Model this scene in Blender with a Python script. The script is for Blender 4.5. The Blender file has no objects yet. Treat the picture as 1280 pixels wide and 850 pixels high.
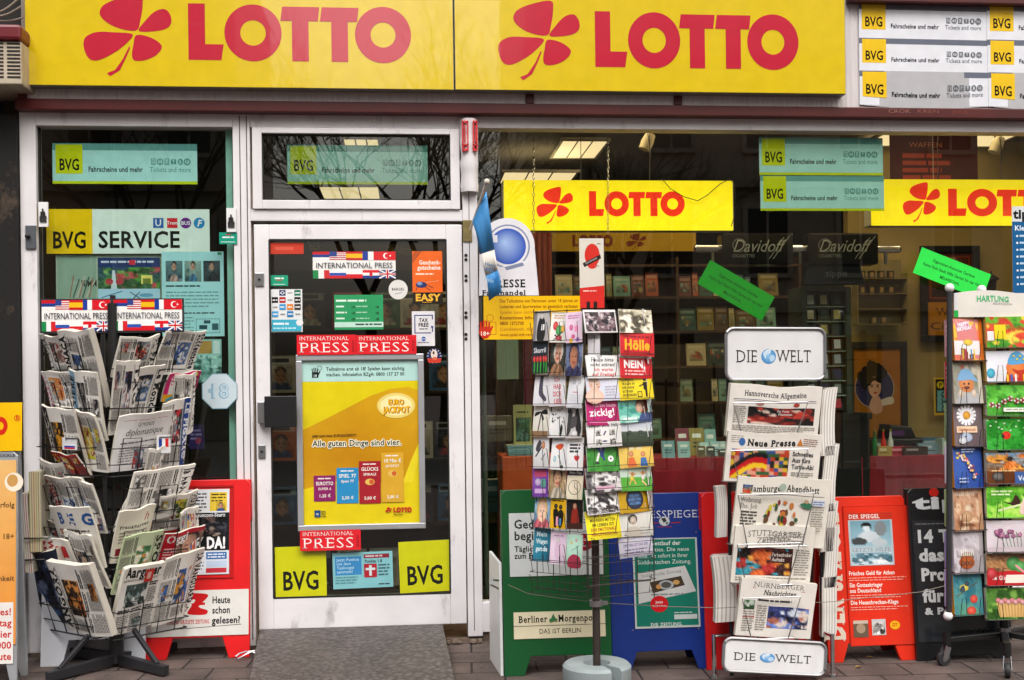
import bpy, math, random
from mathutils import Vector, Matrix
R = math.radians
S = bpy.context.scene
COL = S.collection

# ------------------------------------------------------------------ camera, sky, sun, exposure
F, CX, CY = 1400.0, 640.0, 485.0                  # focal length and principal point in photo pixels (1280 x 850)
YAW, ROLL = R(5.28), -0.0130
CAM = Vector((0.0, -5.686, 1.29))
CROT = (Matrix.Rotation(-YAW, 3, 'Z') @ Matrix.Rotation(R(90), 3, 'X') @ Matrix.Rotation(ROLL, 3, 'Z'))
cd = bpy.data.cameras.new('camera'); co = bpy.data.objects.new('camera', cd); COL.objects.link(co)
cd.sensor_width = 36; cd.lens = 36 * F / 1280; cd.shift_y = (CY - 425) / 1280
cd.clip_start = .05; cd.clip_end = 2000
co.matrix_world = Matrix.Translation(CAM) @ CROT.to_4x4()
S.camera = co

SUN_EL, SUN_AZ = R(52), R(-28)                    # soft overcast sun, from behind the camera and a little left
w = bpy.data.worlds.new('World'); S.world = w; w.use_nodes = True
nt = w.node_tree; bg = nt.nodes['Background']
sky = nt.nodes.new('ShaderNodeTexSky'); sky.sky_type = 'NISHITA'; sky.sun_disc = False
sky.sun_elevation = SUN_EL; sky.sun_rotation = R(180) + SUN_AZ
sky.air_density = 2.0; sky.dust_density = 8.0; sky.ozone_density = 1.0
hs = nt.nodes.new('ShaderNodeHueSaturation'); hs.inputs['Saturation'].default_value = .35
nt.links.new(sky.outputs[0], hs.inputs['Color']); nt.links.new(hs.outputs[0], bg.inputs[0])
bg.inputs[1].default_value = .12
sl = bpy.data.lights.new('sun', 'SUN'); sl.energy = 1.5; sl.angle = R(25); sl.color = (1, .975, .95)
so = bpy.data.objects.new('sun', sl); COL.objects.link(so)
sdir = Vector((math.sin(SUN_AZ) * math.cos(SUN_EL), -math.cos(SUN_AZ) * math.cos(SUN_EL), math.sin(SUN_EL)))
so.rotation_euler = sdir.to_track_quat('Z', 'Y').to_euler()
S.view_settings.view_transform = 'Standard'; S.view_settings.look = 'None'
S.view_settings.exposure = 0.50; S.view_settings.gamma = 1.0
S.cycles.use_denoising = True
S.cycles.max_bounces = 8; S.cycles.transparent_max_bounces = 16; S.cycles.caustics_reflective = False
S.cycles.caustics_refractive = False; S.cycles.sample_clamp_indirect = 4

# ------------------------------------------------------------------ measuring helpers
def ray(px, py):
    return CROT @ Vector(((px - CX) / F, (CY - py) / F, -1))
def atY(px, py, Y):
    d = ray(px, py); return CAM + d * ((Y - CAM.y) / d.y)
def atZ(px, py, Z=0.0):
    d = ray(px, py); return CAM + d * ((Z - CAM.z) / d.z)
def onplane(px, py, O, N):
    d = ray(px, py); return CAM + d * ((O - CAM).dot(N) / d.dot(N))
class Fr:
    """a flat frame: origin, x to the right, z up in the plane, y backwards"""
    def __init__(s, O, yaw=0, lean=0, roll=0):
        m = Matrix.Rotation(yaw, 3, 'Z') @ Matrix.Rotation(lean, 3, 'X') @ Matrix.Rotation(roll, 3, 'Y')
        s.O = Vector(O); s.m = m; s.U = m.col[0]; s.B = m.col[1]; s.V = m.col[2]
    def uv(s, px, py):
        p = onplane(px, py, s.O, s.B) - s.O
        return p.dot(s.U), p.dot(s.V)
    def mat(s):
        return Matrix.Translation(s.O) @ s.m.to_4x4()
def rectY(x0, y0, x1, y1, Y):
    xm, ym = (x0 + x1) / 2, (y0 + y1) / 2
    return atY(x0, ym, Y).x, atY(x1, ym, Y).x, atY(xm, y1, Y).z, atY(xm, y0, Y).z   # X0 X1 Z0 Z1

# ------------------------------------------------------------------ colour and materials
def hexc(h):
    if not isinstance(h, str): return h
    return tuple(int(h[i:i + 2], 16) / 255 for i in (0, 2, 4))
def lin(c):
    c = hexc(c)
    return tuple((x / 12.92 if x <= .04045 else ((x + .055) / 1.055) ** 2.4) for x in c[:3])
MC = {}
def _new(name):
    m = bpy.data.materials.new(name); m.use_nodes = True
    n = m.node_tree.nodes; return m, n, m.node_tree.links, n['Principled BSDF']
def mat(name, col, rough=.5, metal=0., var=.12, scale=9, bump=0., bscale=60, dirt=0., dirtcol='2a231c', spec=.5):
    if name in MC: return MC[name]
    m, n, l, p = _new(name); c = lin(col)
    tc = n.new('ShaderNodeTexCoord')
    nz = n.new('ShaderNodeTexNoise'); nz.inputs['Scale'].default_value = scale; nz.inputs['Detail'].default_value = 6
    l.new(tc.outputs['Object'], nz.inputs['Vector'])
    rm = n.new('ShaderNodeMapRange'); rm.inputs['From Min'].default_value = .3; rm.inputs['From Max'].default_value = .7
    rm.inputs['To Min'].default_value = 1 - var; rm.inputs['To Max'].default_value = 1 + var * .5
    l.new(nz.outputs[0], rm.inputs[0])
    mx = n.new('ShaderNodeMix'); mx.data_type = 'RGBA'; mx.blend_type = 'MULTIPLY'; mx.inputs[0].default_value = 1
    mx.inputs[6].default_value = (*c, 1); l.new(rm.outputs[0], mx.inputs[7])
    out = mx.outputs[2]
    if dirt:
        mp = n.new('ShaderNodeMapping'); mp.inputs['Scale'].default_value = (9, 9, 3.2); l.new(tc.outputs['Object'], mp.inputs[0])
        d = n.new('ShaderNodeTexNoise'); d.inputs['Scale'].default_value = 1; d.inputs['Detail'].default_value = 8; d.inputs['Roughness'].default_value = .65
        l.new(mp.outputs[0], d.inputs['Vector'])
        dr = n.new('ShaderNodeMapRange'); dr.inputs['From Min'].default_value = .58; dr.inputs['From Max'].default_value = .82
        dr.inputs['To Max'].default_value = dirt; l.new(d.outputs[0], dr.inputs[0])
        m2 = n.new('ShaderNodeMix'); m2.data_type = 'RGBA'; l.new(dr.outputs[0], m2.inputs[0])
        l.new(out, m2.inputs[6]); m2.inputs[7].default_value = (*lin(dirtcol), 1); out = m2.outputs[2]
    l.new(out, p.inputs['Base Color'])
    p.inputs['Roughness'].default_value = rough; p.inputs['Metallic'].default_value = metal
    p.inputs['Specular IOR Level'].default_value = spec
    if bump:
        b = n.new('ShaderNodeTexNoise'); b.inputs['Scale'].default_value = bscale; b.inputs['Detail'].default_value = 4
        l.new(tc.outputs['Object'], b.inputs['Vector'])
        bp = n.new('ShaderNodeBump'); bp.inputs['Strength'].default_value = bump; bp.inputs['Distance'].default_value = .004
        l.new(b.outputs[0], bp.inputs['Height']); l.new(bp.outputs[0], p.inputs['Normal'])
    MC[name] = m; return m
def printmat(name, rough=.6, spec=.4, emit=0., var=.10, wave=0.):
    if name in MC: return MC[name]
    m, n, l, p = _new(name)
    at = n.new('ShaderNodeAttribute'); at.attribute_name = 'Col'
    tc = n.new('ShaderNodeTexCoord'); nz = n.new('ShaderNodeTexNoise'); nz.inputs['Scale'].default_value = 14; nz.inputs['Detail'].default_value = 7
    l.new(tc.outputs['Object'], nz.inputs['Vector'])
    rm = n.new('ShaderNodeMapRange'); rm.inputs['From Min'].default_value = .3; rm.inputs['From Max'].default_value = .7
    rm.inputs['To Min'].default_value = 1 - var; rm.inputs['To Max'].default_value = 1; l.new(nz.outputs[0], rm.inputs[0])
    mx = n.new('ShaderNodeMix'); mx.data_type = 'RGBA'; mx.blend_type = 'MULTIPLY'; mx.inputs[0].default_value = 1
    l.new(at.outputs['Color'], mx.inputs[6]); l.new(rm.outputs[0], mx.inputs[7])
    l.new(mx.outputs[2], p.inputs['Base Color']); p.inputs['Roughness'].default_value = rough
    p.inputs['Specular IOR Level'].default_value = spec
    if emit:
        l.new(mx.outputs[2], p.inputs['Emission Color']); p.inputs['Emission Strength'].default_value = emit
    if wave:
        b = n.new('ShaderNodeTexNoise'); b.inputs['Scale'].default_value = 3.2; b.inputs['Detail'].default_value = 2
        l.new(tc.outputs['Object'], b.inputs['Vector'])
        bp = n.new('ShaderNodeBump'); bp.inputs['Strength'].default_value = wave; bp.inputs['Distance'].default_value = .02
        l.new(b.outputs[0], bp.inputs['Height']); l.new(bp.outputs[0], p.inputs['Normal'])
    MC[name] = m; return m
P_MATT = printmat('printed_paper', .72, .3)
P_SIGN = printmat('printed_sign', .14, .75, var=.10, wave=.08)
P_BIG = printmat('sign_acrylic', .22, .6, var=.09, wave=.07)
P_BIG.node_tree.nodes['Principled BSDF'].inputs['Coat Weight'].default_value = 1.0
P_BIG.node_tree.nodes['Principled BSDF'].inputs['Coat Roughness'].default_value = .02
P_BIG.node_tree.nodes['Principled BSDF'].inputs['Coat IOR'].default_value = 1.8
P_CARD = printmat('printed_card', .38, .4, var=.04, wave=.25)
P_LIT = printmat('lit_sign', .35, .4, emit=.75, var=.12)
def glassmat(name, tint, refl=1.25):
    m = bpy.data.materials.new(name); m.use_nodes = True; n = m.node_tree.nodes; l = m.node_tree.links
    n.clear(); o = n.new('ShaderNodeOutputMaterial'); tr = n.new('ShaderNodeBsdfTransparent'); tr.inputs[0].default_value = (*tint, 1)
    gl = n.new('ShaderNodeBsdfGlossy'); gl.inputs['Roughness'].default_value = .006
    tc = n.new('ShaderNodeTexCoord'); nz = n.new('ShaderNodeTexNoise'); nz.inputs['Scale'].default_value = 1.3; nz.inputs['Detail'].default_value = 1
    l.new(tc.outputs['Object'], nz.inputs['Vector'])
    bp = n.new('ShaderNodeBump'); bp.inputs['Strength'].default_value = .05; bp.inputs['Distance'].default_value = .01
    l.new(nz.outputs[0], bp.inputs['Height']); l.new(bp.outputs[0], gl.inputs['Normal'])
    fr = n.new('ShaderNodeFresnel'); fr.inputs[0].default_value = 1.52
    ge = n.new('ShaderNodeNewGeometry')
    inv = n.new('ShaderNodeMath'); inv.operation = 'SUBTRACT'; inv.inputs[0].default_value = 1; l.new(ge.outputs['Backfacing'], inv.inputs[1])
    k = n.new('ShaderNodeMath'); k.operation = 'MULTIPLY'; k.inputs[1].default_value = refl; l.new(fr.outputs[0], k.inputs[0])
    k2 = n.new('ShaderNodeMath'); k2.operation = 'MULTIPLY'; k2.use_clamp = True; l.new(k.outputs[0], k2.inputs[0]); l.new(inv.outputs[0], k2.inputs[1])
    ms = n.new('ShaderNodeMixShader'); l.new(k2.outputs[0], ms.inputs[0]); l.new(tr.outputs[0], ms.inputs[1]); l.new(gl.outputs[0], ms.inputs[2])
    l.new(ms.outputs[0], o.inputs[0]); return m

# ------------------------------------------------------------------ object helpers
def tag(o, label=None, cat=None, group=None, kind=None):
    if label: o['label'] = label
    if cat: o['category'] = cat
    if group: o['group'] = group
    if kind: o['kind'] = kind
    return o
def empty(name, loc, label, cat, group=None, rz=0):
    o = bpy.data.objects.new(name, None); COL.objects.link(o); o.location = loc; o.rotation_euler = (0, 0, rz)
    o.empty_display_size = .1
    tag(o, label, cat, group); bpy.context.view_layer.update(); return o
class MB:
    """collects shapes in world (or parent) space; build() links ONE mesh object"""
    def __init__(s): s.v = []; s.f = []; s.sm = []
    def add(s, vs, fs, smooth=False):
        k = len(s.v); s.v += [tuple(x) for x in vs]; s.f += [tuple(i + k for i in f) for f in fs]; s.sm += [smooth] * len(fs)
        return s
    def box(s, x0, x1, y0, y1, z0, z1, M=None):
        vs = [Vector(p) for p in ((x0,y0,z0),(x1,y0,z0),(x1,y1,z0),(x0,y1,z0),(x0,y0,z1),(x1,y0,z1),(x1,y1,z1),(x0,y1,z1))]
        if M: vs = [M @ v for v in vs]
        return s.add(vs, [(0,3,2,1),(4,5,6,7),(0,1,5,4),(1,2,6,5),(2,3,7,6),(3,0,4,7)])
    def bar(s, a, b, w, h=None, up=(0,0,1)):
        a, b = Vector(a), Vector(b); d = (b - a); L = d.length; d.normalize()
        u = Vector(up); x = d.cross(u)
        if x.length < 1e-4: x = d.cross(Vector((0, 1, 0)))
        x.normalize(); z = x.cross(d); M = Matrix((x, d, z)).transposed().to_4x4(); M.translation = a
        h = h or w
        return s.box(-w/2, w/2, 0, L, -h/2, h/2, M)
    def tube(s, pts, r, n=6, close=False, r2=None):
        pts = [Vector(p) for p in pts]; N = len(pts); rings = []
        for i, p in enumerate(pts):
            if close: d = pts[(i+1) % N] - pts[i-1]
            else: d = pts[min(i+1, N-1)] - pts[max(i-1, 0)]
            d.normalize(); u = Vector((0,0,1)) if abs(d.z) < .9 else Vector((1,0,0))
            x = d.cross(u).normalized(); y = x.cross(d)
            rr = r if r2 is None else r + (r2 - r) * i / max(N-1, 1)
            rings.append([p + (x*math.cos(2*math.pi*k/n) + y*math.sin(2*math.pi*k/n))*rr for k in range(n)])
        vs = [v for q in rings for v in q]; fs = []
        for i in range(N if close else N-1):
            j = (i+1) % N
            for k in range(n):
                k2 = (k+1) % n; fs.append((i*n+k, i*n+k2, j*n+k2, j*n+k))
        if not close: fs += [tuple(range(n))[::-1], tuple((N-1)*n + k for k in range(n))]
        return s.add(vs, fs, True)
    def lathe(s, c, prof, n=24, a0=0, a1=None):
        c = Vector(c); full = a1 is None; a1 = a0 + 2*math.pi if full else a1; m = n if full else n + 1
        vs = []
        for i in range(m):
            a = a0 + (a1 - a0)*i/n
            vs += [c + Vector((r*math.cos(a), r*math.sin(a), z)) for r, z in prof]
        k = len(prof); fs = []
        for i in range(n):
            j = (i+1) % m
            for q in range(k-1): fs.append((i*k+q, j*k+q, j*k+q+1, i*k+q+1))
        if not full: fs += [tuple(range(k)), tuple((m-1)*k + q for q in range(k))[::-1]]
        return s.add(vs, fs, True)
    def ball(s, c, r, n=14):
        return s.lathe(c, [(max(r*math.sin(math.pi*i/8), 1e-4), -r*math.cos(math.pi*i/8)) for i in range(9)], n)
    def prism(s, pts, y0, y1, M=None):
        """outline in x,z pushed through y"""
        n = len(pts); vs = [Vector((x, y0, z)) for x, z in pts] + [Vector((x, y1, z)) for x, z in pts]
        if M: vs = [M @ v for v in vs]
        fs = [tuple(range(n)), tuple(range(n, 2*n))[::-1]] + [(i, i+n, (i+1) % n + n, (i+1) % n) for i in range(n)]
        return s.add(vs, fs)
    def build(s, name, m, parent=None, bevel=0., local=False):
        me = bpy.data.meshes.new(name); me.from_pydata(s.v, [], s.f); me.materials.append(m)
        me.polygons.foreach_set('use_smooth', s.sm)
        o = bpy.data.objects.new(name, me); COL.objects.link(o)
        if parent is not None:
            o.parent = parent
            if not local:
                bpy.context.view_layer.update()
                inv = parent.matrix_world.inverted(); me.transform(inv)
        if any(s.sm):
            try: me.set_sharp_from_angle(angle=R(40))
            except Exception: pass
        if bevel:
            b = o.modifiers.new('bevel', 'BEVEL'); b.width = bevel; b.segments = 2; b.limit_method = 'ANGLE'; b.angle_limit = R(50)
        me.update(); return o
def recenter(o, c):
    """move a top-level mesh's origin to c, shape unmoved"""
    o.data.transform(Matrix.Translation(-Vector(c))); o.location = c; return o

# ------------------------------------------------------------------ lettering and print
GL = {}
def _mesh_of(txt, off):
    cu = bpy.data.curves.new('t', 'FONT'); cu.body = txt; cu.size = 1; cu.resolution_u = 2; cu.offset = off
    ob = bpy.data.objects.new('t', cu); me = bpy.data.meshes.new_from_object(ob)
    vs = [(v.co.x, v.co.y) for v in me.vertices]; fs = [tuple(p.vertices) for p in me.polygons]
    bpy.data.objects.remove(ob); bpy.data.curves.remove(cu); bpy.data.meshes.remove(me)
    return vs, fs
IW = {}
CAPH = max(y for x, y in _mesh_of('H', 0)[0])
def glyph(ch, bold):
    k = (ch, bold)
    if k in GL: return GL[k]
    off = .022 * bold
    if bold not in IW: IW[bold] = max(x for x, y in _mesh_of('I', off)[0])
    if ch == ' ': GL[k] = ([], [], .3, []); return GL[k]
    vs, fs = _mesh_of(ch, off)
    adv = max(x for x, y in _mesh_of(ch + 'I', off)[0]) - IW[bold] if vs else .3
    ec = {}
    for f in fs:
        for i in range(len(f)):
            e = (min(f[i], f[i-1]), max(f[i], f[i-1])); ec[e] = ec.get(e, 0) + 1
    ser = []
    if ch not in 'OCGQSoecsa0368.,!?-:&9t' and vs:
        ys = [y for x, y in vs]; y0, y1 = min(ys), max(ys)
        for (a, b), c in ec.items():
            if c == 1 and abs(vs[a][1] - vs[b][1]) < 1e-3:
                L = abs(vs[a][0] - vs[b][0]); y = vs[a][1]
                if .05 < L < .2:
                    x0, x1 = sorted((vs[a][0], vs[b][0]))
                    if abs(y - y0) < .03 or abs(y) < .03: ser.append((x0 - .08, x1 + .08, y, y + .042))
                    elif abs(y - y1) < .03 or (ch.islower() and abs(y - .449) < .03): ser.append((x0 - .08, x1 + (.0 if ch.islower() else .08), y - .042, y))
            if c == 1 and abs(vs[a][0] - vs[b][0]) < 3e-3 and ch.isupper():
                x = vs[a][0]; lo, hi = sorted((vs[a][1], vs[b][1]))
                if hi - lo > .3 and x < min(q[0] for q in vs) + .01: ser += [(x - .08, x + .01, 0, .042), (x - .08, x + .01, y1 - .042, y1)]
                elif hi - lo < .13 and ch in 'EFLTZ':
                    rt = x > .3; xa, xb = (x - .04, x) if (rt or ch != 'T') else (x, x + .04)
                    if abs(hi - y1) < .02: ser.append((xa, xb, lo - .07, lo + .01))
                    elif abs(lo) < .02: ser.append((xa, xb, hi - .01, hi + .08))
    GL[k] = (vs, fs, adv, ser); return GL[k]
def smooth(pts, n=5):
    out = []; N = len(pts)
    for i in range(N):
        p0, p1, p2, p3 = (pts[(i+k-1) % N] for k in range(4))
        for q in range(n):
            t = q / n
            out.append(tuple(.5*((2*p1[c]) + (-p0[c]+p2[c])*t + (2*p0[c]-5*p1[c]+4*p2[c]-p3[c])*t*t + (-p0[c]+3*p1[c]-3*p2[c]+p3[c])*t**3) for c in (0, 1)))
    return out
SHADE = [0]
class Art:
    """a printed face; x right, y DOWN, in the photograph's pixel units of its own rectangle"""
    def __init__(s, w, h, sub=1): s.w = w; s.h = h; s.v = []; s.f = []; s.c = []; s.L = 0; s.sub = sub
    def _add(s, vs, fs, cs):
        s.L += 1; k = len(s.v)
        s.v += [(x, y, s.L) for x, y in vs]; s.f += [tuple(i + k for i in f) for f in fs]
        s.c += cs
    def rect(s, x, y, w, h, c, n=None):
        n = n or (s.sub if max(abs(w)/s.w, abs(h)/s.h) > .25 else 1)
        vs = [(x + w*i/n, y + h*j/n) for j in range(n+1) for i in range(n+1)]
        fs = [(j*(n+1)+i, (j+1)*(n+1)+i, (j+1)*(n+1)+i+1, j*(n+1)+i+1) for j in range(n) for i in range(n)]
        s._add(vs, fs, [lin(c)] * len(vs)); return s
    def frame(s, x, y, w, h, t, c):
        L = s.L
        for q in ((x, y, w, t), (x, y+h-t, w, t), (x, y+t, t, h-2*t), (x+w-t, y+t, t, h-2*t)):
            s.L = L; s.rect(*q, c)
        return s
    def poly(s, pts, c, sm=0):
        if sm: pts = smooth(pts, sm)
        a = sum(pts[i-1][0]*pts[i][1] - pts[i][0]*pts[i-1][1] for i in range(len(pts)))
        if a > 0: pts = pts[::-1]
        s._add(pts, [tuple(range(len(pts)))], [lin(c)] * len(pts)); return s
    def ell(s, x, y, rx, ry, c, n=20, c2=None):
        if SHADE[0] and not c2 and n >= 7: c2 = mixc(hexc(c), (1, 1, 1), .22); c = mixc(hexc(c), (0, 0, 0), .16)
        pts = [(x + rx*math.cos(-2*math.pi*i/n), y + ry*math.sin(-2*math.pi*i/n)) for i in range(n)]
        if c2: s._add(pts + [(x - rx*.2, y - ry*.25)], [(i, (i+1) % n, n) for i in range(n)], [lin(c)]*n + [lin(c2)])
        else: s._add(pts, [tuple(range(n))], [lin(c)]*n)
        return s
    def ring(s, x, y, r, r1, c, n=32):
        pts = [(x + q*math.cos(-2*math.pi*i/n), y + q*math.sin(-2*math.pi*i/n)) for q in (r, r1) for i in range(n)]
        s._add(pts, [(i, (i+1) % n, n + (i+1) % n, n + i) for i in range(n)], [lin(c)] * (2*n)); return s
    def line(s, x0, y0, x1, y1, t, c):
        d = math.hypot(x1-x0, y1-y0) or 1; nx, ny = -(y1-y0)/d*t/2, (x1-x0)/d*t/2
        return s.poly([(x0+nx, y0+ny), (x1+nx, y1+ny), (x1-nx, y1-ny), (x0-nx, y0-ny)], c)
    def t(s, txt, x, y, h, c='111111', b=0, w=None, al='l', serif=0, rot=0, sh=0, cond=1.0):
        """baseline at (x, y); h = cap height; w = fit to this width; rot degrees clockwise"""
        k = h / CAPH; X = 0; vs = []; fs = []
        if serif and b == 0: b = -.45
        for ch in txt:
            gv, gf, adv, ser = glyph(ch, b); q = len(vs)
            vs += [(X + a, bb) for a, bb in gv]; fs += [tuple(i + q for i in f) for f in gf]
            if serif:
                for x0, x1, y0, y1 in ser:
                    q = len(vs); vs += [(X+x0, y0), (X+x1, y0), (X+x1, y1), (X+x0, y1)]; fs.append((q, q+1, q+2, q+3))
            X += adv + (.05 if serif else 0) + .02*b
        if not vs: return s
        kx = k * cond
        if w: kx = w / X
        W = X * kx; dx = {'l': 0, 'c': -W/2, 'r': -W}[al]
        ca, sa = math.cos(R(rot)), math.sin(R(rot)); out = []
        for a, bb in vs:
            u = a*kx + dx + sh*bb*k; v = -bb*k
            out.append((x + u*ca - v*sa, y + u*sa + v*ca))
        s._add(out, fs, [lin(c)] * len(out)); return s
    def greek(s, x, y, w, lines, lh, c='555555', seed=0, fill=.45, ragged=.25):
        """grey lines of words too small to read"""
        rn = random.Random(seed); vs = []; fs = []
        for i in range(lines):
            X = x; end = x + w*(1 - ragged*rn.random()*(i % 3 == 2 or i == lines-1))
            while X < end:
                ww = min(rn.uniform(1.2, 4.2)*lh*fill*1.4, end - X)
                y0 = y + i*lh; q = len(vs)
                vs += [(X, y0), (X, y0 + lh*fill), (X+ww, y0 + lh*fill), (X+ww, y0)]; fs.append((q, q+1, q+2, q+3)); X += ww + lh*.3
        if vs: s._add(vs, fs, [lin(c)] * len(vs))
        return s
    def photo(s, x, y, w, h, fn, nx=14, ny=12):
        nx = int(nx*1.5); ny = int(ny*1.5)
        vs = []; cs = []
        for j in range(ny+1):
            for i in range(nx+1):
                vs.append((x + w*i/nx, y + h*j/ny)); cs.append(lin(tuple(min(max(q, 0), 1) for q in fn(i/nx, j/ny))))
        fs = [(j*(nx+1)+i, (j+1)*(nx+1)+i, (j+1)*(nx+1)+i+1, j*(nx+1)+i+1) for j in range(ny) for i in range(nx)]
        s._add(vs, fs, cs); return s
def mixc(a, b, t): return tuple(p + (q-p)*t for p, q in zip(a, b))
def picture(seed, pal, n=9, grain=.10, horizon=None, fine=2):
    """a printed photograph: soft patches of a palette over a ground"""
    rn = random.Random(seed); pal = [hexc(p) for p in pal]
    bl = [(rn.random(), rn.uniform(.15, 1), rn.uniform(.06, .25), rn.uniform(.06, .28), rn.choice(pal[2:] or pal)) for _ in range(n)]
    bl += [(rn.random(), rn.random(), rn.uniform(.02, .07), rn.uniform(.03, .10), rn.choice(pal)) for _ in range(n*fine)]
    def fn(x, y):
        c = mixc(pal[0], pal[1], y) if horizon is None else (pal[0] if y < horizon else pal[1])
        for bx, by, rx, ry, bc in bl:
            d = ((x-bx)/rx)**2 + ((y-by)/ry)**2
            if d < 1.3: c = mixc(c, bc, min(1, (1.3-d)*2.2))
        g = rn.uniform(-grain, grain); return tuple(q + g for q in c)
    return fn
def portrait(seed, bg, skin, hair, cloth, cx=.5, cy=.42, r=.2, bw=0):
    rn = random.Random(seed); back = [(rn.random(), rn.random(), rn.uniform(.05, .2), rn.uniform(-.16, .14)) for _ in range(9)]; bg, skin, hair, cloth = map(hexc, (bg, skin, hair, cloth))
    def fn(x, y):
        c = mixc(bg, (0, 0, 0), .25*y)
        for qx, qy, qr, qd in back:
            if (x-qx)**2 + (y-qy)**2 < qr*qr: c = tuple(k + qd for k in c)
        if ((x-cx)/(r*2.0))**2 + ((y-1.05)/.42)**2 < 1: c = mixc(cloth, (0, 0, 0), .35*(.5 + .5*math.sin(x*19 + y*7)))
        if ((x-cx)/(r*1.28))**2 + ((y-cy+.04)/(r*1.65))**2 < 1: c = hair
        d = ((x-cx)/r)**2 + ((y-cy-.04)/(r*1.4))**2
        if d < 1: c = mixc(skin, hair, .35*d if x > cx else .1*d)
        if abs(y-cy-.02) < .03 and abs(abs(x-cx)-r*.42) < r*.22: c = mixc(c, (.1, .08, .08), .7)
        if abs(y-cy-r*.8) < .025 and abs(x-cx) < r*.35: c = mixc(c, (.6, .15, .15), .6)
        g = rn.uniform(-.05, .05); return tuple(q + g for q in c)
    return fn
GREY = ['d8d4d0', '6a6664', '1c1a1a', 'f0eeec', '3a3836', '8a8684']
EPS = .00009
def printed(name, fr, w, h, thick, art, m, edge='e8e4dc', bend=None, parent=None, y0=0., rough_edges=0, base=None, grid=1, label=None, cat=None, group=None, seed=0):
    """a flat printed body (card, poster, paper stack) in frame fr, lower left corner at its origin, front face towards -y"""
    bend = bend or (lambda u, v: (0., 0., 0.)); rn = random.Random(seed)
    V = []; Fc = []; C = []
    g = grid; ec = lin(edge); bc = lin(base or edge)
    for side, yy in ((0, 0.), (1, thick)):
        for j in range(g+1):
            for i in range(g+1):
                u, v = i/g, j/g; dx, dy, dz = bend(u, v)
                V.append((u*w + dx, y0 + yy + dy, v*h + dz)); C.append(bc if side == 0 else ec)
    n = g + 1; o2 = n*n
    for j in range(g):
        for i in range(g):
            a = j*n + i; Fc.append((a, a+1, a+n+1, a+n)); Fc.append((o2+a, o2+a+n, o2+a+n+1, o2+a+1))
    ring = [(i, 0) for i in range(g)] + [(g, j) for j in range(g)] + [(g-i, g) for i in range(g)] + [(0, g-j) for j in range(g)]
    # edge band, split in leaves so a stack of pages shows its lines
    nl = 1 if thick < .006 else max(3, min(9, int(thick/.0025)))
    for q in range(len(ring)):
        (i0, j0), (i1, j1) = ring[q], ring[(q+1) % len(ring)]
        for k in range(nl):
            t0, t1 = k/nl, (k+1)/nl; base_i = len(V)
            for (i, j), t in (((i0, j0), t0), ((i0, j0), t1), ((i1, j1), t1), ((i1, j1), t0)):
                p0 = V[j*n + i]; p1 = V[o2 + j*n + i]
                V.append(tuple(a + (b-a)*t for a, b in zip(p0, p1)))
            sh = 1 if nl == 1 else (.80 if k % 2 else 1.0); C += [tuple(x*sh for x in ec)]*4
            Fc.append((base_i, base_i+1, base_i+2, base_i+3))
    k0 = len(V)
    if art:
        G = [[bend(i/g, j/g) for i in range(g+1)] for j in range(g+1)]; ep = EPS if g == 1 else .0002; b0 = .0003 if g == 1 else .0007
        for x, y, L in art.v:
            u, v = x/art.w, 1 - y/art.h
            fi, fj = min(max(u, 0), 1)*g, min(max(v, 0), 1)*g; i, j = min(int(fi), g-1), min(int(fj), g-1); s, t = fi - i, fj - j
            dx, dy, dz = (G[j][i][c]*(1-s)*(1-t) + G[j][i+1][c]*s*(1-t) + G[j+1][i][c]*(1-s)*t + G[j+1][i+1][c]*s*t for c in (0, 1, 2))
            V.append((u*w + dx, y0 + dy - b0 - L*ep, v*h + dz))
        C += art.c; Fc += [tuple(i + k0 for i in f) for f in art.f]
    me = bpy.data.meshes.new(name); me.from_pydata(V, [], Fc); me.materials.append(m)
    at = me.color_attributes.new('Col', 'FLOAT_COLOR', 'POINT')
    at.data.foreach_set('color', [q for c in C for q in (*c, 1.)])
    o = bpy.data.objects.new(name, me); COL.objects.link(o)
    M = fr.mat()
    if parent is not None:
        o.parent = parent; bpy.context.view_layer.update(); me.transform(parent.matrix_world.inverted() @ M)
    else: o.matrix_world = M
    me.update(); tag(o, label, cat, group); return o
def sheet(name, label, cat, r, Y, art, m=None, thick=.002, edge='d8d4cc', group=None, rot=0, parent=None, bend=None, grid=1, base=None):
    """a printed sheet hung parallel to the shop front at depth Y, over photo rectangle r"""
    X0, X1, Z0, Z1 = rectY(*r, Y); w_, h_ = X1-X0, Z1-Z0
    fr = Fr((X0, Y, Z0), roll=R(rot))
    if rot:
        c = Vector(((X0+X1)/2, Y, (Z0+Z1)/2)); fr.O = c - fr.U*w_/2 - fr.V*h_/2
    return printed(name, fr, w_, h_, thick, art, m or P_SIGN, edge=edge, label=label, cat=cat, group=group, parent=parent, bend=bend, grid=grid, base=base)
def art_for(r, **k): return Art(r[2]-r[0], r[3]-r[1], **k)

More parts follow.
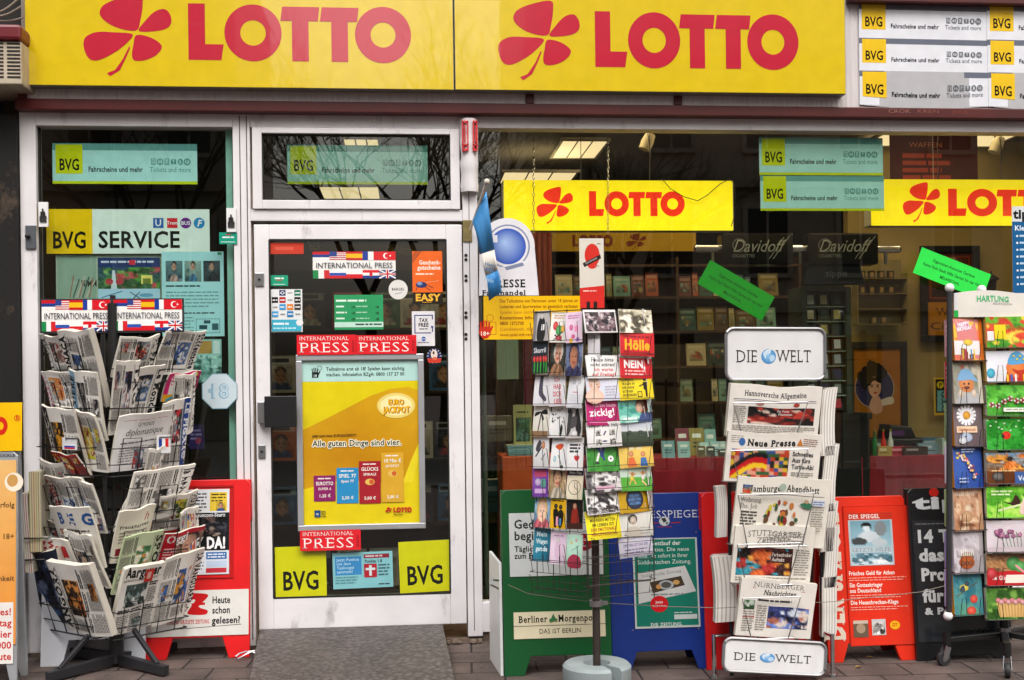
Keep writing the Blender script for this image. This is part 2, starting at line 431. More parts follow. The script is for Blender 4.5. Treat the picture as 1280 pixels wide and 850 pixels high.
# ------------------------------------------------------------------ recurring print designs
CLOVER = [[(166,40.5),(140,36),(123,23),(126,10),(145,1),(172,-4),(175,8),(172,27)],
          [(170,41),(178,28),(190,16),(203,13),(210,23),(208,34),(195,40)],
          [(162,45),(140,43),(118,43),(104,50),(102,62),(108,76),(120,78),(140,68),(155,56)],
          [(167,46),(185,49),(198,59),(192,70),(178,77),(165,78),(161,72),(163,58)]]
CSTEM = [(158,60),(150,76),(140,90),(130,94),(134,98),(146,90),(154,74),(159,62)]
def clover(a, x, y, w_, h_, c):
    f = lambda p: (x + (p[0]-102)/108*w_, y + (p[1]+4)/102*h_)
    for leaf in CLOVER:
        a.poly([f(p) for p in smooth(leaf, 4)], c)
    a.poly([f(p) for p in CSTEM], c)
def lotto(a, x, y, w_, h_, c):
    f = lambda px, py: (x + (px-231)/282*w_, y + (py-5)/73*h_); kx = w_/282; ky = h_/73
    a.poly([f(*p) for p in ((231,5),(252,5),(252,56),(275,56),(272,76),(231,76))], c)
    for ox in (312, 477):
        n = 36; cx_, cy_ = f(ox, 41)
        pts = [(cx_ + q*kx*math.cos(-2*math.pi*i/n), cy_ + q*ky*math.sin(-2*math.pi*i/n)) for q in (36, 16) for i in range(n)]
        a._add(pts, [(i, (i+1) % n, n + (i+1) % n, n + i) for i in range(n)], [lin(c)]*(2*n))
    for tx in (0, 50):
        a.poly([f(px + tx, py) for px, py in ((349,7),(396,7),(394,25),(382,25),(382,76),(361,76),(361,25),(346.5,25))], c)
def transit(a, x, y, w_, h_, white='e4e6ec', top='70757f', yel='f2d21c', band=None, dim='6a6e76'):
    a.rect(x, y, w_, h_, white); a.rect(x, y, w_, h_*.17, top)
    if band: a.rect(x, y + h_*.93, w_, h_*.07, band)
    a.rect(x + w_*.022, y + h_*.03, w_*.185, h_*.72, yel)
    a.t('BVG', x + w_*.045, y + h_*.66, h_*.27, '14120c', 1, w=w_*.142)
    a.t('Fahrscheine und mehr', x + w_*.245, y + h_*.70, h_*.125, '23252a', 1, w=w_*.375)
    a.t('Tickets and more', x + w_*.67, y + h_*.70, h_*.125, dim, 0, w=w_*.285)
    for i in range(6):
        X = x + w_*(.695 + i*.047); Y = y + h_*.445
        if i in (0, 2): a.frame(X - w_*.016, Y - h_*.08, w_*.032, h_*.16, w_*.005, dim)
        elif i in (1, 5): a.ring(X, Y, h_*.085, h_*.055, dim, 14)
        elif i == 3: a.rect(X - w_*.018, Y - h_*.06, w_*.036, h_*.12, dim)
        else: a.ell(X, Y, w_*.019, h_*.08, dim, 12)
        a.t('ESUTBF'[i], X, Y + h_*.05, h_*.085, dim if i not in (3, 4) else white, 1, al='c', cond=.8)
def flag(a, k, x, y, w_, h_):
    t = h_/3
    H3 = {'sr': ('c8202c','24408c','f2f2f2'), 'ru': ('f2f2f2','2a56b0','d2222c'), 'es': ('cc2028','f4c020','cc2028'), 'hr': ('e02030','f2f2f2','24408c')}
    V3 = {'fr': ('24409a','f2f2f2','d8222e'), 'it': ('1e8a4c','f2f2f2','d22a30')}
    if k in H3:
        for i in range(3): a.rect(x, y + i*t, w_, t, H3[k][i])
        if k == 'es': a.rect(x, y + h_*.25, w_, h_*.5, 'f4c020')
        if k == 'hr': a.ell(x + w_/2, y + h_/2, h_*.2, h_*.28, 'd02030', 10)
    elif k in V3:
        for i in range(3): a.rect(x + i*w_/3, y, w_/3, h_, V3[k][i])
    elif k == 'us':
        a.rect(x, y, w_, h_, 'f0eeee')
        for i in range(5): a.rect(x, y + h_*(i*2)/9.5, w_, h_/9.5, 'c8303c')
        a.rect(x, y, w_*.45, h_*.55, '34468c')
    elif k == 'tr':
        a.rect(x, y, w_, h_, 'dc1e2a'); a.ell(x + w_*.42, y + h_*.5, h_*.33, h_*.33, 'f4f0f0', 16); a.ell(x + w_*.48, y + h_*.5, h_*.26, h_*.26, 'dc1e2a', 16)
        a.ell(x + w_*.68, y + h_*.5, h_*.1, h_*.1, 'f4f0f0', 5)
    elif k == 'pl': a.rect(x, y, w_, h_/2, 'f2f2f2'); a.rect(x, y + h_/2, w_, h_/2, 'd8202c')
    elif k == 'uk':
        a.rect(x, y, w_, h_, '24387c')
        for X in (0, 1): a.line(x + X*w_, y, x + (1-X)*w_, y + h_, h_*.16, 'f2f2f2')
        a.rect(x + w_*.4, y, w_*.2, h_, 'f2f2f2'); a.rect(x, y + h_*.36, w_, h_*.28, 'f2f2f2')
        a.rect(x + w_*.45, y, w_*.1, h_, 'd0202c'); a.rect(x, y + h_*.42, w_, h_*.16, 'd0202c')
def flagpress(a, x, y, w_, h_):
    a.rect(x, y, w_, h_, 'f4f3f0')
    for i, k in enumerate(('sr','us','es','fr','tr')): flag(a, k, x + i*w_/5, y, w_/5, h_*.32)
    for i, k in enumerate(('it','ru','pl','hr','uk')): flag(a, k, x + i*w_/5, y + h_*.69, w_/5, h_*.31)
    a.t('INTERNATIONAL PRESS', x + w_*.035, y + h_*.615, h_*.2, '23263a', 0, w=w_*.93)
def redpress(a, x, y, w_, h_):
    a.rect(x, y, w_, h_, 'e0202c')
    a.t('INTERNATIONAL', x + w_*.04, y + h_*.27, h_*.19, 'f8f0ee', 0, w=w_*.84, serif=1)
    a.t('PRESS', x + w_*.04, y + h_*.88, h_*.5, 'f8f0ee', 0, w=w_*.86, serif=1)
    for i in range(6): a.rect(x + w_*.93, y + h_*(.3 + i*.1), w_*.04, h_*.05, '9a1420')
# ------------------------------------------------------------------ the setting: pavement, road, buildings
def ground_mats():
    m, n, l, p = _new('paving_stones')
    tc = n.new('ShaderNodeTexCoord'); br = n.new('ShaderNodeTexBrick')
    mp = n.new('ShaderNodeMapping'); mp.inputs['Rotation'].default_value = (0, 0, R(3)); l.new(tc.outputs['Object'], mp.inputs[0]); l.new(mp.outputs[0], br.inputs[0])
    br.inputs['Scale'].default_value = 1; br.inputs['Brick Width'].default_value = .30; br.inputs['Row Height'].default_value = .20
    br.inputs['Mortar Size'].default_value = .006; br.inputs['Mortar Smooth'].default_value = .4; br.inputs['Bias'].default_value = -.2
    br.inputs['Color1'].default_value = (*lin('635550'), 1); br.inputs['Color2'].default_value = (*lin('514541'), 1); br.inputs['Mortar'].default_value = (*lin('221c1a'), 1)
    nz = n.new('ShaderNodeTexNoise'); nz.inputs['Scale'].default_value = 5; nz.inputs['Detail'].default_value = 9; l.new(tc.outputs['Object'], nz.inputs[0])
    rm = n.new('ShaderNodeMapRange'); rm.inputs['From Min'].default_value = .3; rm.inputs['From Max'].default_value = .7; rm.inputs['To Min'].default_value = .55; rm.inputs['To Max'].default_value = 1.15; l.new(nz.outputs[0], rm.inputs[0])
    mx = n.new('ShaderNodeMix'); mx.data_type = 'RGBA'; mx.blend_type = 'MULTIPLY'; mx.inputs[0].default_value = 1
    l.new(br.outputs[0], mx.inputs[6]); l.new(rm.outputs[0], mx.inputs[7]); l.new(mx.outputs[2], p.inputs['Base Color']); p.inputs['Roughness'].default_value = .8
    vo = n.new('ShaderNodeTexVoronoi'); vo.inputs['Scale'].default_value = 9; vo.inputs['Randomness'].default_value = 1; l.new(tc.outputs['Object'], vo.inputs[0])
    vr = n.new('ShaderNodeMapRange'); vr.inputs['From Min'].default_value = .10; vr.inputs['From Max'].default_value = .16; vr.inputs['To Min'].default_value = .45; vr.inputs['To Max'].default_value = 1; l.new(vo.outputs['Distance'], vr.inputs[0])
    m3 = n.new('ShaderNodeMix'); m3.data_type = 'RGBA'; m3.blend_type = 'MULTIPLY'; m3.inputs[0].default_value = .55; l.new(mx.outputs[2], m3.inputs[6]); l.new(vr.outputs[0], m3.inputs[7]); l.new(m3.outputs[2], p.inputs['Base Color'])
    n2 = n.new('ShaderNodeTexNoise'); n2.inputs['Scale'].default_value = 90; n2.inputs['Detail'].default_value = 4; l.new(tc.outputs['Object'], n2.inputs[0])
    ad = n.new('ShaderNodeMath'); ad.operation = 'MULTIPLY_ADD'; ad.inputs[1].default_value = -1.6; l.new(br.outputs['Fac'], ad.inputs[0]); l.new(n2.outputs[0], ad.inputs[2])
    bp = n.new('ShaderNodeBump'); bp.inputs['Strength'].default_value = .6; bp.inputs['Distance'].default_value = .006; l.new(ad.outputs[0], bp.inputs['Height']); l.new(bp.outputs[0], p.inputs['Normal'])
    return m
PAVE = ground_mats()
FRAME = mat('white_lacquered_aluminium', 'e2dfe2', .42, 0, .12, 3, .06, 40, .75, '54453c')
FRAME_D = mat('door_lacquer', 'e6e3e6', .42, 0, .12, 4, .12, 30, .9, '4e4038')
RED_P = mat('dark_red_paint', '4c1110', .38, 0, .30, 4, .05, 30, .5, '2a0c0a')
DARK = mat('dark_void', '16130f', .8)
BLACKM = mat('black_powder_coat', '141416', .42, 0, .2, 20, .04, 120)
STEEL = mat('brushed_steel', 'a9a9ad', .32, .9, .15, 12)
CHROME = mat('chrome', 'd6d6da', .15, 1., .05, 8)
GALV = mat('galvanised_wire', '7d7a78', .42, .85, .2, 30)
RUSTW = mat('dull_brown_wire', '3a322e', .5, .5, .3, 25)
WHITE_PL = mat('white_plastic', 'e4e4e6', .4, 0, .06, 6, 0, 60, .2, '8a8580')
TAN = mat('tan_wall_paint', 'b09a62', .8, 0, .12, 2)
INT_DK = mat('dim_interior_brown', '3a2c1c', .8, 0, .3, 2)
RED_CLOTH = mat('dark_red_cloth', '8e1626', .9, 0, .25, 6, .4, 25)
GLASS_W = glassmat('window_glass', (.92, .95, .91), 3.3)
GLASS_L = glassmat('green_window_glass', (.93, .97, .955), 2.2)
GLASS_D = glassmat('door_glass', (.68, .72, .66), 1.9)
GLASS_T = glassmat('transom_glass', (.8, .85, .8), 3.6)

g = MB().add([(-150,-200,0),(150,-200,0),(150,60,0),(-150,60,0)], [(0,1,2,3)]).build('pavement', PAVE); tag(g, kind='structure')
ROAD = mat('asphalt', '4a4a4c', .85, 0, .25, 3, .5, 80)
r_ = MB().box(-150, 150, -16.5, -9.0, -.02, .006).build('road', ROAD); tag(r_, kind='structure')
kb = MB().box(-150, 150, -9.0, -8.85, -.02, .05).build('kerb', mat('granite_kerb', '8a8682', .8, 0, .2, 12, .2)); tag(kb, kind='structure')

X = lambda px, py=400: atY(px, py, 0).x
Z = lambda px, py: atY(px, py, 0).z
X_L, X_G0, X_G1, X_J0, X_DF, X_D0, X_DG0, X_DG1, X_D1, X_W0 = X(27), X(47.5), X(293.5), X(300), X(315), X(319), X(338), X(558.5), X(578.5), X(598.5)
X_R = X_W0 + 4.2
Z_TOP, Z_RAIL, Z_TR1, Z_TR0, Z_DTOP, Z_DG1, Z_DG0, Z_DB = Z(440, 141), Z(440, 160), Z(440, 262), Z(440, 277), Z(440, 281), Z(440, 300), Z(455, 744), Z(455, 783)
Z_SILL = .17
shop = empty('shop_front', (X_D0, 0, 0), 'white framed newsagent shop front with glass door and dark red beam', 'shop')
fm = MB()
E = .0015
# posts and rails, butted end to end
fm.box(X_L, X_G0, 0, .09, .02, Z_TOP)                      # left post
fm.box(X_G1, X_DF, .002, .09, .02, Z_TOP)                 # mullion
fm.box(X_D1 + .006, X_W0, .0, .09, .03, Z_TOP)            # post by the window
fm.box(X_G0, X_G1, 0, .09, Z_RAIL, Z_TOP); fm.box(X_DF, X_D1 + .006, 0.004, .09, Z_RAIL, Z_TOP); fm.box(X_W0, X_R, 0, .09, Z_RAIL + .006, Z_TOP)
fm.box(X_DF, X_D1 + .006, .004, .09, Z_TR0 + .003, Z_TR1 - .0)     # transom
fm.box(X_G0, X_G1, 0, .09, .02, Z_SILL); fm.box(X_W0, X_R, 0, .09, .05, .20)
fm.build('frame', FRAME, shop, bevel=.003)
gk = MB()
for x_ in (X_G0 + .003, X_G1 - .003): gk.box(x_ - .004, x_ + .004, .03, .06, Z_SILL, Z_RAIL)
for x_ in (X(302.5), X(311)): gk.box(x_ - .0018, x_ + .0018, -.0005, .02, .05, Z_TOP - .02)
gk.box(X_DF, X_D1, -.0005, .02, Z_TR0 - .001, Z_TR0 + .0025)
gk.box(X(588) - .0015, X(588) + .0015, -.0012, .02, .06, Z_TOP - .02)
gk.build('seal', mat('black_rubber', '1a1715', .7), shop)
# transom light
tl = MB(); X1_, X2_, Z1_, Z2_ = X(327.5, 210), X(563, 210), Z(440, 250), Z(440, 168)
for q in ((X_DF + .012, X1_, Z_TR1, Z_RAIL), (X2_, X_D1 - .006, Z_TR1, Z_RAIL), (X1_, X2_, Z_TR1, Z1_), (X1_, X2_, Z2_, Z_RAIL)):
    tl.box(q[0], q[1], -.008, .05, q[2] + .002, q[3] - .002)
tw = tl.build('transom_window', FRAME, shop, bevel=.003)
MB().box(X1_, X2_, .02, .026, Z1_, Z2_).build('pane', GLASS_T, tw)
MB().box(X1_ - .001, X1_ + .006, .008, .02, Z1_, Z2_).box(X2_ - .006, X2_ + .001, .008, .02, Z1_, Z2_).box(X1_, X2_, .008, .02, Z1_ - .001, Z1_ + .006).box(X1_, X2_, .008, .02, Z2_ - .006, Z2_ + .001).build('seal', MC['black_rubber'], tw)
# fixed panes
MB().box(X_G0, X_G1, .045, .051, Z_SILL, Z_RAIL).build('window_pane', GLASS_L, shop)
MB().box(X_W0, X_R, .045, .051, .20, Z_RAIL + .006).build('window_pane', GLASS_W, shop)
teal = MB().box(X(282.5), X(291.5), .06, .10, Z_SILL, Z_RAIL - .0); teal.build('inner_frame', mat('pale_green_lacquer', '93cbb9', .5, 0, .15, 6), shop)
MB().box(X_L, X_W0, .0, .5, -.01, .02).box(X_W0, X_R, .012, .3, -.02, .05).build('plinth', mat('crumbling_mortar', '6a5a4e', .95, 0, .45, 18, .8, 30), shop)
# door
dm = MB()
dm.box(X_D0, X_DG0, -.012, .04, Z_DB, Z_DTOP); dm.box(X_DG1, X_D1, -.012, .04, Z_DB, Z_DTOP)
dm.box(X_DG0, X_DG1, -.012, .04, Z_DG1, Z_DTOP); dm.box(X_DG0, X_DG1, -.012, .04, Z_DB, Z_DG0)
door = dm.build('door', FRAME_D, shop, bevel=.004)
dl = MB()
for x_, z0, z1 in ((X_DG0, Z_DG0, Z_DG1), (X_DG1, Z_DG0, Z_DG1)): dl.box(x_ - .004, x_ + .004, -.0125, 0, z0, z1)
dl.box(X_DG0, X_DG1, -.0125, 0, Z_DG0 - .004, Z_DG0 + .004).box(X_DG0, X_DG1, -.0125, 0, Z_DG1 - .004, Z_DG1 + .004)
dl.build('seal', MC['black_rubber'], door)
MB().box(X_DG0, X_DG1, .004, .010, Z_DG0, Z_DG1).build('door_pane', GLASS_D, door)
hx0, hx1, hz0, hz1 = rectY(331, 495, 371, 534, -.07)
hb = MB().box(hx0, hx1, -.085, -.068, hz0, hz1); hb.box(hx0 + .003, hx0 + .03, -.068, -.012, hz0 + .05, hz1 - .05)
hd = hb.build('door_handle', BLACKM, door, bevel=.003)
sx0, sx1, sz0, sz1 = rectY(323, 502, 332, 529, -.02)
MB().box(sx0, sx1, -.055, -.0125, sz0, sz1).build('handle_mount', STEEL, door, bevel=.003)
for q in ((323, 556, 332, 573), (318.5, 341, 330, 358)):
    a0, a1, b0, b1 = rectY(*q, -.014); lk = MB().box(a0, a1, -.02, -.0125, b0, b1); lk.build('lock', STEEL, door, bevel=.003)
    xm, zm = (a0+a1)/2, (b0+b1)/2
    kh = MB().lathe((0,0,0), [(.0001,-.004),(.006,-.004),(.006,.004),(.0001,.004)], 12); kh.v = [(x + xm, z - .0205, y + zm) for x, y, z in kh.v]; kh.box(xm-.0015, xm+.0015, -.0262, -.0255, zm-.005, zm+.005); kh.build('keyhole', BLACKM, door)
# fascia: light ribbed panel behind the signs, dark red beam below it
def ribbed():
    m, n, l, p = _new('ribbed_panel'); tc = n.new('ShaderNodeTexCoord'); wv = n.new('ShaderNodeTexWave'); wv.inputs['Scale'].default_value = 12; wv.inputs['Distortion'].default_value = .3
    l.new(tc.outputs['Object'], wv.inputs[0]); nz = n.new('ShaderNodeTexNoise'); nz.inputs['Scale'].default_value = 5; nz.inputs['Detail'].default_value = 8
    mp = n.new('ShaderNodeMapping'); mp.inputs['Scale'].default_value = (6, 1, .8); l.new(tc.outputs['Object'], mp.inputs[0]); l.new(mp.outputs[0], nz.inputs[0])
    cr = n.new('ShaderNodeMix'); cr.data_type = 'RGBA'; cr.inputs[6].default_value = (*lin('bdb4b6'), 1); cr.inputs[7].default_value = (*lin('ded8d8'), 1); l.new(nz.outputs[0], cr.inputs[0]); l.new(cr.outputs[2], p.inputs['Base Color'])
    bp = n.new('ShaderNodeBump'); bp.inputs['Strength'].default_value = .5; bp.inputs['Distance'].default_value = .004; l.new(wv.outputs[0], bp.inputs['Height']); l.new(bp.outputs[0], p.inputs['Normal']); p.inputs['Roughness'].default_value = .55; return m
RIB = ribbed()
zb0, zb1, zp1 = atY(640, 142.5, -.06).z, atY(640, 129, -.06).z, Z(1150, 4)
MB().box(X(41), X_R, -.045, .05, zb1 + .001, zp1).build('fascia_panel', RIB, shop)
bm_ = MB().box(X_L, X_R, -.06, .05, zb0, zb1)
for px in (664.5, 848, 36):
    bm_.box(X(px) - .022, X(px) + .022, -.055, -.0455, zb1 + .001, zb1 + .2)
bm_.box(X(1058), X_R, -.10, -.0455, zp1 - .03, zp1 + .3)
bm_.build('fascia_beam', RED_P, shop, bevel=.006)
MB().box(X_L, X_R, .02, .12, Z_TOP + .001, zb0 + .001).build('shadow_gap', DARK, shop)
MB().box(X_L, X_R, .05, .3, zb0 + .002, 5.4).build('upper_wall', mat('grey_render', '8c8074', .9, 0, .2, 3, .3, 30), shop)
# room behind the glass
XW = X_R
zc = Z_RAIL + .35
MB().box(X_L, XW, .3, 5.0, -.015, .015).build('interior_floor', mat('worn_lino', '4a4038', .6, 0, .3, 5), shop)
MB().box(X_L, XW, .31, 5.0, zc, zc + .05).build('interior_ceiling', mat('grey_ceiling_panel', '84807a', .85, 0, .12, 2), shop)
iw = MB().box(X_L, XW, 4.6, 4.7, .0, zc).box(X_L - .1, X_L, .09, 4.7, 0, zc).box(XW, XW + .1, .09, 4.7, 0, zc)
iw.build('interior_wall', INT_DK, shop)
xt = atY(1062, 450, 1.75).x
MB().box(xt, XW, 1.75, 1.83, 0.016, zc - .001).build('partition_wall', TAN, shop)
MB().box(X_G0, X_G1 + .02, 1.25, 1.27, .016, zc - .002).build('dark_partition', mat('dark_green_board', '141a14', .8, 0, .3, 2), shop)
# neighbouring building, left
nb = empty('old_house', (X_L - .8, 0, 0), 'old house with stained dark plaster left of the white shop frame', 'building')
def plaster():
    m, n, l, p = _new('stained_plaster'); tc = n.new('ShaderNodeTexCoord'); nz = n.new('ShaderNodeTexNoise'); nz.inputs['Scale'].default_value = 3.0; nz.inputs['Detail'].default_value = 10; nz.inputs['Roughness'].default_value = .7
    l.new(tc.outputs['Object'], nz.inputs[0]); cr = n.new('ShaderNodeValToRGB'); cr.color_ramp.elements[0].position = .58; cr.color_ramp.elements[0].color = (*lin('131110'), 1); cr.color_ramp.elements[1].position = .74; cr.color_ramp.elements[1].color = (*lin('6e5a48'), 1)
    l.new(nz.outputs[0], cr.inputs[0]); l.new(cr.outputs[0], p.inputs['Base Color']); p.inputs['Roughness'].default_value = .92
    bp = n.new('ShaderNodeBump'); bp.inputs['Strength'].default_value = .8; bp.inputs['Distance'].default_value = .01; l.new(nz.outputs[0], bp.inputs['Height']); l.new(bp.outputs[0], p.inputs['Normal']); return m
MB().box(X_L - 6, X_L - .004, -.03, .4, 0, zb0 - .02).build('wall', plaster(), nb)
MB().box(X_L - 6, X_L - .004, .12, .4, zb0 - .018, 5.4).build('upper_wall', MC['dark_void'], nb)

# ------------------------------------------------------------------ the big signs above
def big_sign(x0, x1, ytop, ybot, cl, wd, label):
    Y = -.115
    X0, X1 = atY(x0, 60, Y).x, atY(x1, 60, Y).x; Z0 = atY((x0+x1)/2, ybot, Y).z; Z1 = atY((x0+x1)/2, ytop, Y).z
    root = empty('light_box_sign', ((X0+X1)/2, Y, Z0), label, 'sign', 'yellow light box signs above the shop front')
    c = MB().box(X0, X1, Y + .004, -.047, Z0, Z1); c.build('casing', mat('aluminium_sign_casing', '8f8a80', .4, .5, .2, 8), root, bevel=.002)
    fr = Fr((X0 + .003, Y, Z0 + .003)); W_, H_ = X1-X0-.006, Z1-Z0-.006
    yw, rd = 'e0c20e', 'c41c38'
    a = Art(x1-x0, ybot-ytop); printed('face', fr, W_, H_, .0035, a, P_BIG, edge='e8bc12', base=yw, parent=root)
    b = Art(x1-x0, ybot-ytop); clover(b, *cl, rd); printed_only('clover_emblem', fr, W_, H_, b, root)
    b = Art(x1-x0, ybot-ytop); lotto(b, *wd, rd); printed_only('lettering', fr, W_, H_, b, root)
    return root
def printed_only(name, fr, w_, h_, art, parent):
    """vinyl marks with no backing of their own"""
    V = [(x/art.w*w_, -.0008 - L*EPS, (1 - y/art.h)*h_) for x, y, L in art.v]
    me = bpy.data.meshes.new(name); me.from_pydata(V, [], art.f); me.materials.append(P_BIG if name in ('clover_emblem', 'lettering') and parent.name.startswith('light_box') else P_SIGN)
    at = me.color_attributes.new('Col', 'FLOAT_COLOR', 'POINT'); at.data.foreach_set('color', [q for c in art.c for q in (*c, 1.)])
    o = bpy.data.objects.new(name, me); COL.objects.link(o); o.parent = parent; bpy.context.view_layer.update()
    me.transform(parent.matrix_world.inverted() @ fr.mat()); me.update(); return o
# (photo rectangle; clover x, y, w, h and word x, y, w, h inside it, y counted from the rectangle's top)
big_sign(31, 567, -42, 109.5, (102-31, -4+42, 108, 102), (231-31, 5+42, 282, 73), 'left yellow sign with red clover above the glass door')
big_sign(568.2, 1057, -40, 115, (621-568.2, 3+40, 100, 100), (740-568.2, 15+40, 257, 72), 'right yellow sign with red clover above the large window')

# six small transit strips on the ribbed panel
TS = [('upper', 6, 49), ('middle', 49, 90), ('lowest', 89.5, 132)]
for i, (nm, y0, y1) in enumerate(TS):
    for j, (x0, x1) in enumerate(((1073.5 + i*.5, 1233.5 + i), (1233.5 + i, 1393))):
        r = (x0, y0 + 2.2*j, x1, y1 + 2.2*j); a = art_for(r); transit(a, 0, 0, a.w, a.h, 'e4e6ee', '6c7180', 'eec42a')
        sheet('transit_sign', '%s grey strip with yellow square, %s column beside the yellow sign' % (nm, ('left', 'right')[j]), 'sign', r, -.052 - .002*j, a, P_SIGN, .003, 'b8b8bc',
              group='grey transit strips at the top right', rot=.35 if i < 2 else .2, grid=8, bend=(lambda u, v: (0, 0, 0)) if i < 2 else (lambda u, v: (0, -.002*math.sin(math.pi*u), -.018*math.sin(math.pi*u)*(1-v))))
ck = Art(112, 7); ck.t('CROK', 2, 5.5, 4, 'a06a64', 0, w=28); ck.t('KREN', 38, 5.5, 4, '945a54', 0, w=28); ck.t('JNCK', 82, 6, 4, '8a4a46', 0, w=20)
q0, q1, q2, q3 = rectY(1108, 135.5, 1220, 143, -.061); printed_only('chalk_writing', Fr((q0, -.0605, q2)), q1-q0, q3-q2, ck, shop)
# air conditioner and pipework, top left
ax0, ax1, az0, az1 = rectY(-60, 51, 27, 105, -.22)
ac = empty('air_conditioner', ((ax0+ax1)/2, -.1, az0), 'cream air conditioner with rusty slats left of the yellow sign', 'air conditioner')
MB().box(ax0, ax1, -.22, .11, az0, az1).build('casing', mat('aged_cream_metal', 'b5a894', .5, 0, .2, 6, 0, 60, .6, '7a3a14'), ac, bevel=.006)
gr = MB()
for i in range(10):
    z = az0 + .03 + i*.0175
    gr.box(atY(-50, 80, -.22).x, atY(4.5, 80, -.22).x, -.222, -.2205, z, z + .008); gr.box(atY(9, 80, -.22).x, atY(25.5, 80, -.22).x, -.222, -.2205, z, z + .008)
gr.build('grille', DARK, ac)
cx0, cx1, cz0, cz1 = rectY(-60, 29, 26, 49, -.24)
wc = MB().box(cx0, cx1, -.24, .11, cz0, cz1).build('awning_box', mat('maroon_metal', '6e1420', .4, 0, .2, 5), bevel=.015)
tag(wc, 'small maroon metal box on top of the cream air conditioner', 'awning box')
cb = MB()
for k, (dz, sg) in enumerate(((.0, .05), (.03, .085), (.06, .06), (.015, .11))):
    p0 = atY(-45, 2 - 6*k, -.12); p1 = atY(29, 22 - 5*k, -.12)
    cb.tube([p0.lerp(p1, t) + Vector((0, -.02*k, -sg*math.sin(math.pi*t) + dz)) for t in [i/12 for i in range(13)]], .0045, 6)
tag(cb.build('cable', mat('grey_cable', '8a8074', .6)), 'loops of grey cable hanging above the maroon box', 'cable')
# ------------------------------------------------------------------ inside the shop
LAMP = bpy.data.materials.new('lit_ceiling_lamp'); LAMP.use_nodes = True
LAMP.node_tree.nodes['Principled BSDF'].inputs['Emission Color'].default_value = (1, .74, .40, 1); LAMP.node_tree.nodes['Principled BSDF'].inputs['Emission Strength'].default_value = .85
LAMP.node_tree.nodes['Principled BSDF'].inputs['Base Color'].default_value = (.9, .86, .75, 1)
FILL_LAMP = LAMP.copy(); FILL_LAMP.name = 'added_fill_lamp'; FILL_LAMP.node_tree.nodes['Principled BSDF'].inputs['Emission Strength'].default_value = 6.5
TRIM = mat('lamp_trim', 'c8c4ba', .5)
def ceiling_lamp(px, py, w_, d_, label, z=None):
    z = z or zc - .02
    p = atZ(px, py, z)
    e = empty('ceiling_lamp', p, label, 'ceiling lamp', 'lit square lamps on the shop ceiling')
    MB().box(p.x - w_/2, p.x + w_/2, p.y - d_/2, p.y + d_/2, z, z + .01).build('diffuser', LAMP, e)
    fr_ = MB()
    for a0, a1, b0, b1 in ((-w_/2-.02, w_/2+.02, -d_/2-.02, -d_/2), (-w_/2-.02, w_/2+.02, d_/2, d_/2+.02), (-w_/2-.02, -w_/2, -d_/2, d_/2), (w_/2, w_/2+.02, -d_/2, d_/2)):
        fr_.box(p.x + a0, p.x + a1, p.y + b0, p.y + b1, z - .004, z + .015)
    for k in (-.166, .166): fr_.box(p.x + k*w_ - .005, p.x + k*w_ + .005, p.y - d_/2, p.y + d_/2, z - .003, z - .0005)
    fr_.build('lamp_frame', TRIM, e)
ceiling_lamp(724, 187, .30, .55, 'lit square ceiling lamp nearest the top of the large window')
ceiling_lamp(672, 222, .5, .4, 'lit ceiling lamp just above the hanging yellow sign', zc - .18)
ceiling_lamp(438, 241, .42, .5, 'lit ceiling lamp seen low in the pane above the door', zc - .2)
ceiling_lamp(452, 180, .22, .3, 'small lit ceiling lamp at the top of the pane above the door')
for lx, ly in ((1.0, .5), (1.9, .5), (2.9, .5), (3.6, .6), (2.4, .85), (1.45, .9), (.2, .5)):  # added lamps, out of view above the lintel, to brighten the interior
    e = empty('ceiling_lamp', (lx, ly, zc - .02), 'unseen fill lamp added above the window lintel to light the goods', 'ceiling lamp', 'added fill lamps above the lintel')
    MB().box(lx - .3, lx + .3, ly - .15, ly + .15, zc - .03, zc - .012).build('diffuser', FILL_LAMP, e)
    MB().box(lx - .33, lx + .33, ly - .18, ly - .151, zc - .034, zc - .002).box(lx - .33, lx + .33, ly + .151, ly + .18, zc - .034, zc - .002).build('lamp_frame', TRIM, e)
ceiling_lamp(1180, 172, .9, .5, 'lit ceiling lamp over the red cloth table, behind the window top', zc - .05)

# hanging lit signs
def hanging(r, Y, cl, wd, label):
    X0, X1, Z0, Z1 = rectY(*r, Y)
    root = empty('hanging_sign', ((X0+X1)/2, Y, Z0), label, 'sign', 'lit yellow signs hanging behind the window')
    MB().box(X0 - .006, X1 + .006, Y + .004, Y + .09, Z0, Z1).build('casing', mat('pale_sign_casing', 'c2bfae', .4, .2), root, bevel=.004)
    fr = Fr((X0, Y, Z0)); a = art_for(r)
    printed('face', fr, X1-X0, Z1-Z0, .0035, a, P_LIT, base='f8da10', edge='f0d010', parent=root)
    b = art_for(r); clover(b, *cl, 'e02c10'); lotto(b, *wd, 'e02c10'); o = printed_only('lettering', fr, X1-X0, Z1-Z0, b, root); o.data.materials[0] = P_LIT
    return root
hs1 = hanging((630, 225.5, 916, 288), .20, (670-630, 234-225.5, 45, 46), (735-630, 239-225.5, 120, 32), 'lit yellow sign with red clover on chains, at the window\'s left')
hs2 = hanging((1089, 224.5, 1330, 282), .30, (1128-1089, 228-224.5, 46, 50), (1184-1089, 236-224.5, 148, 35), 'lit yellow sign with red clover at the right edge of the window')
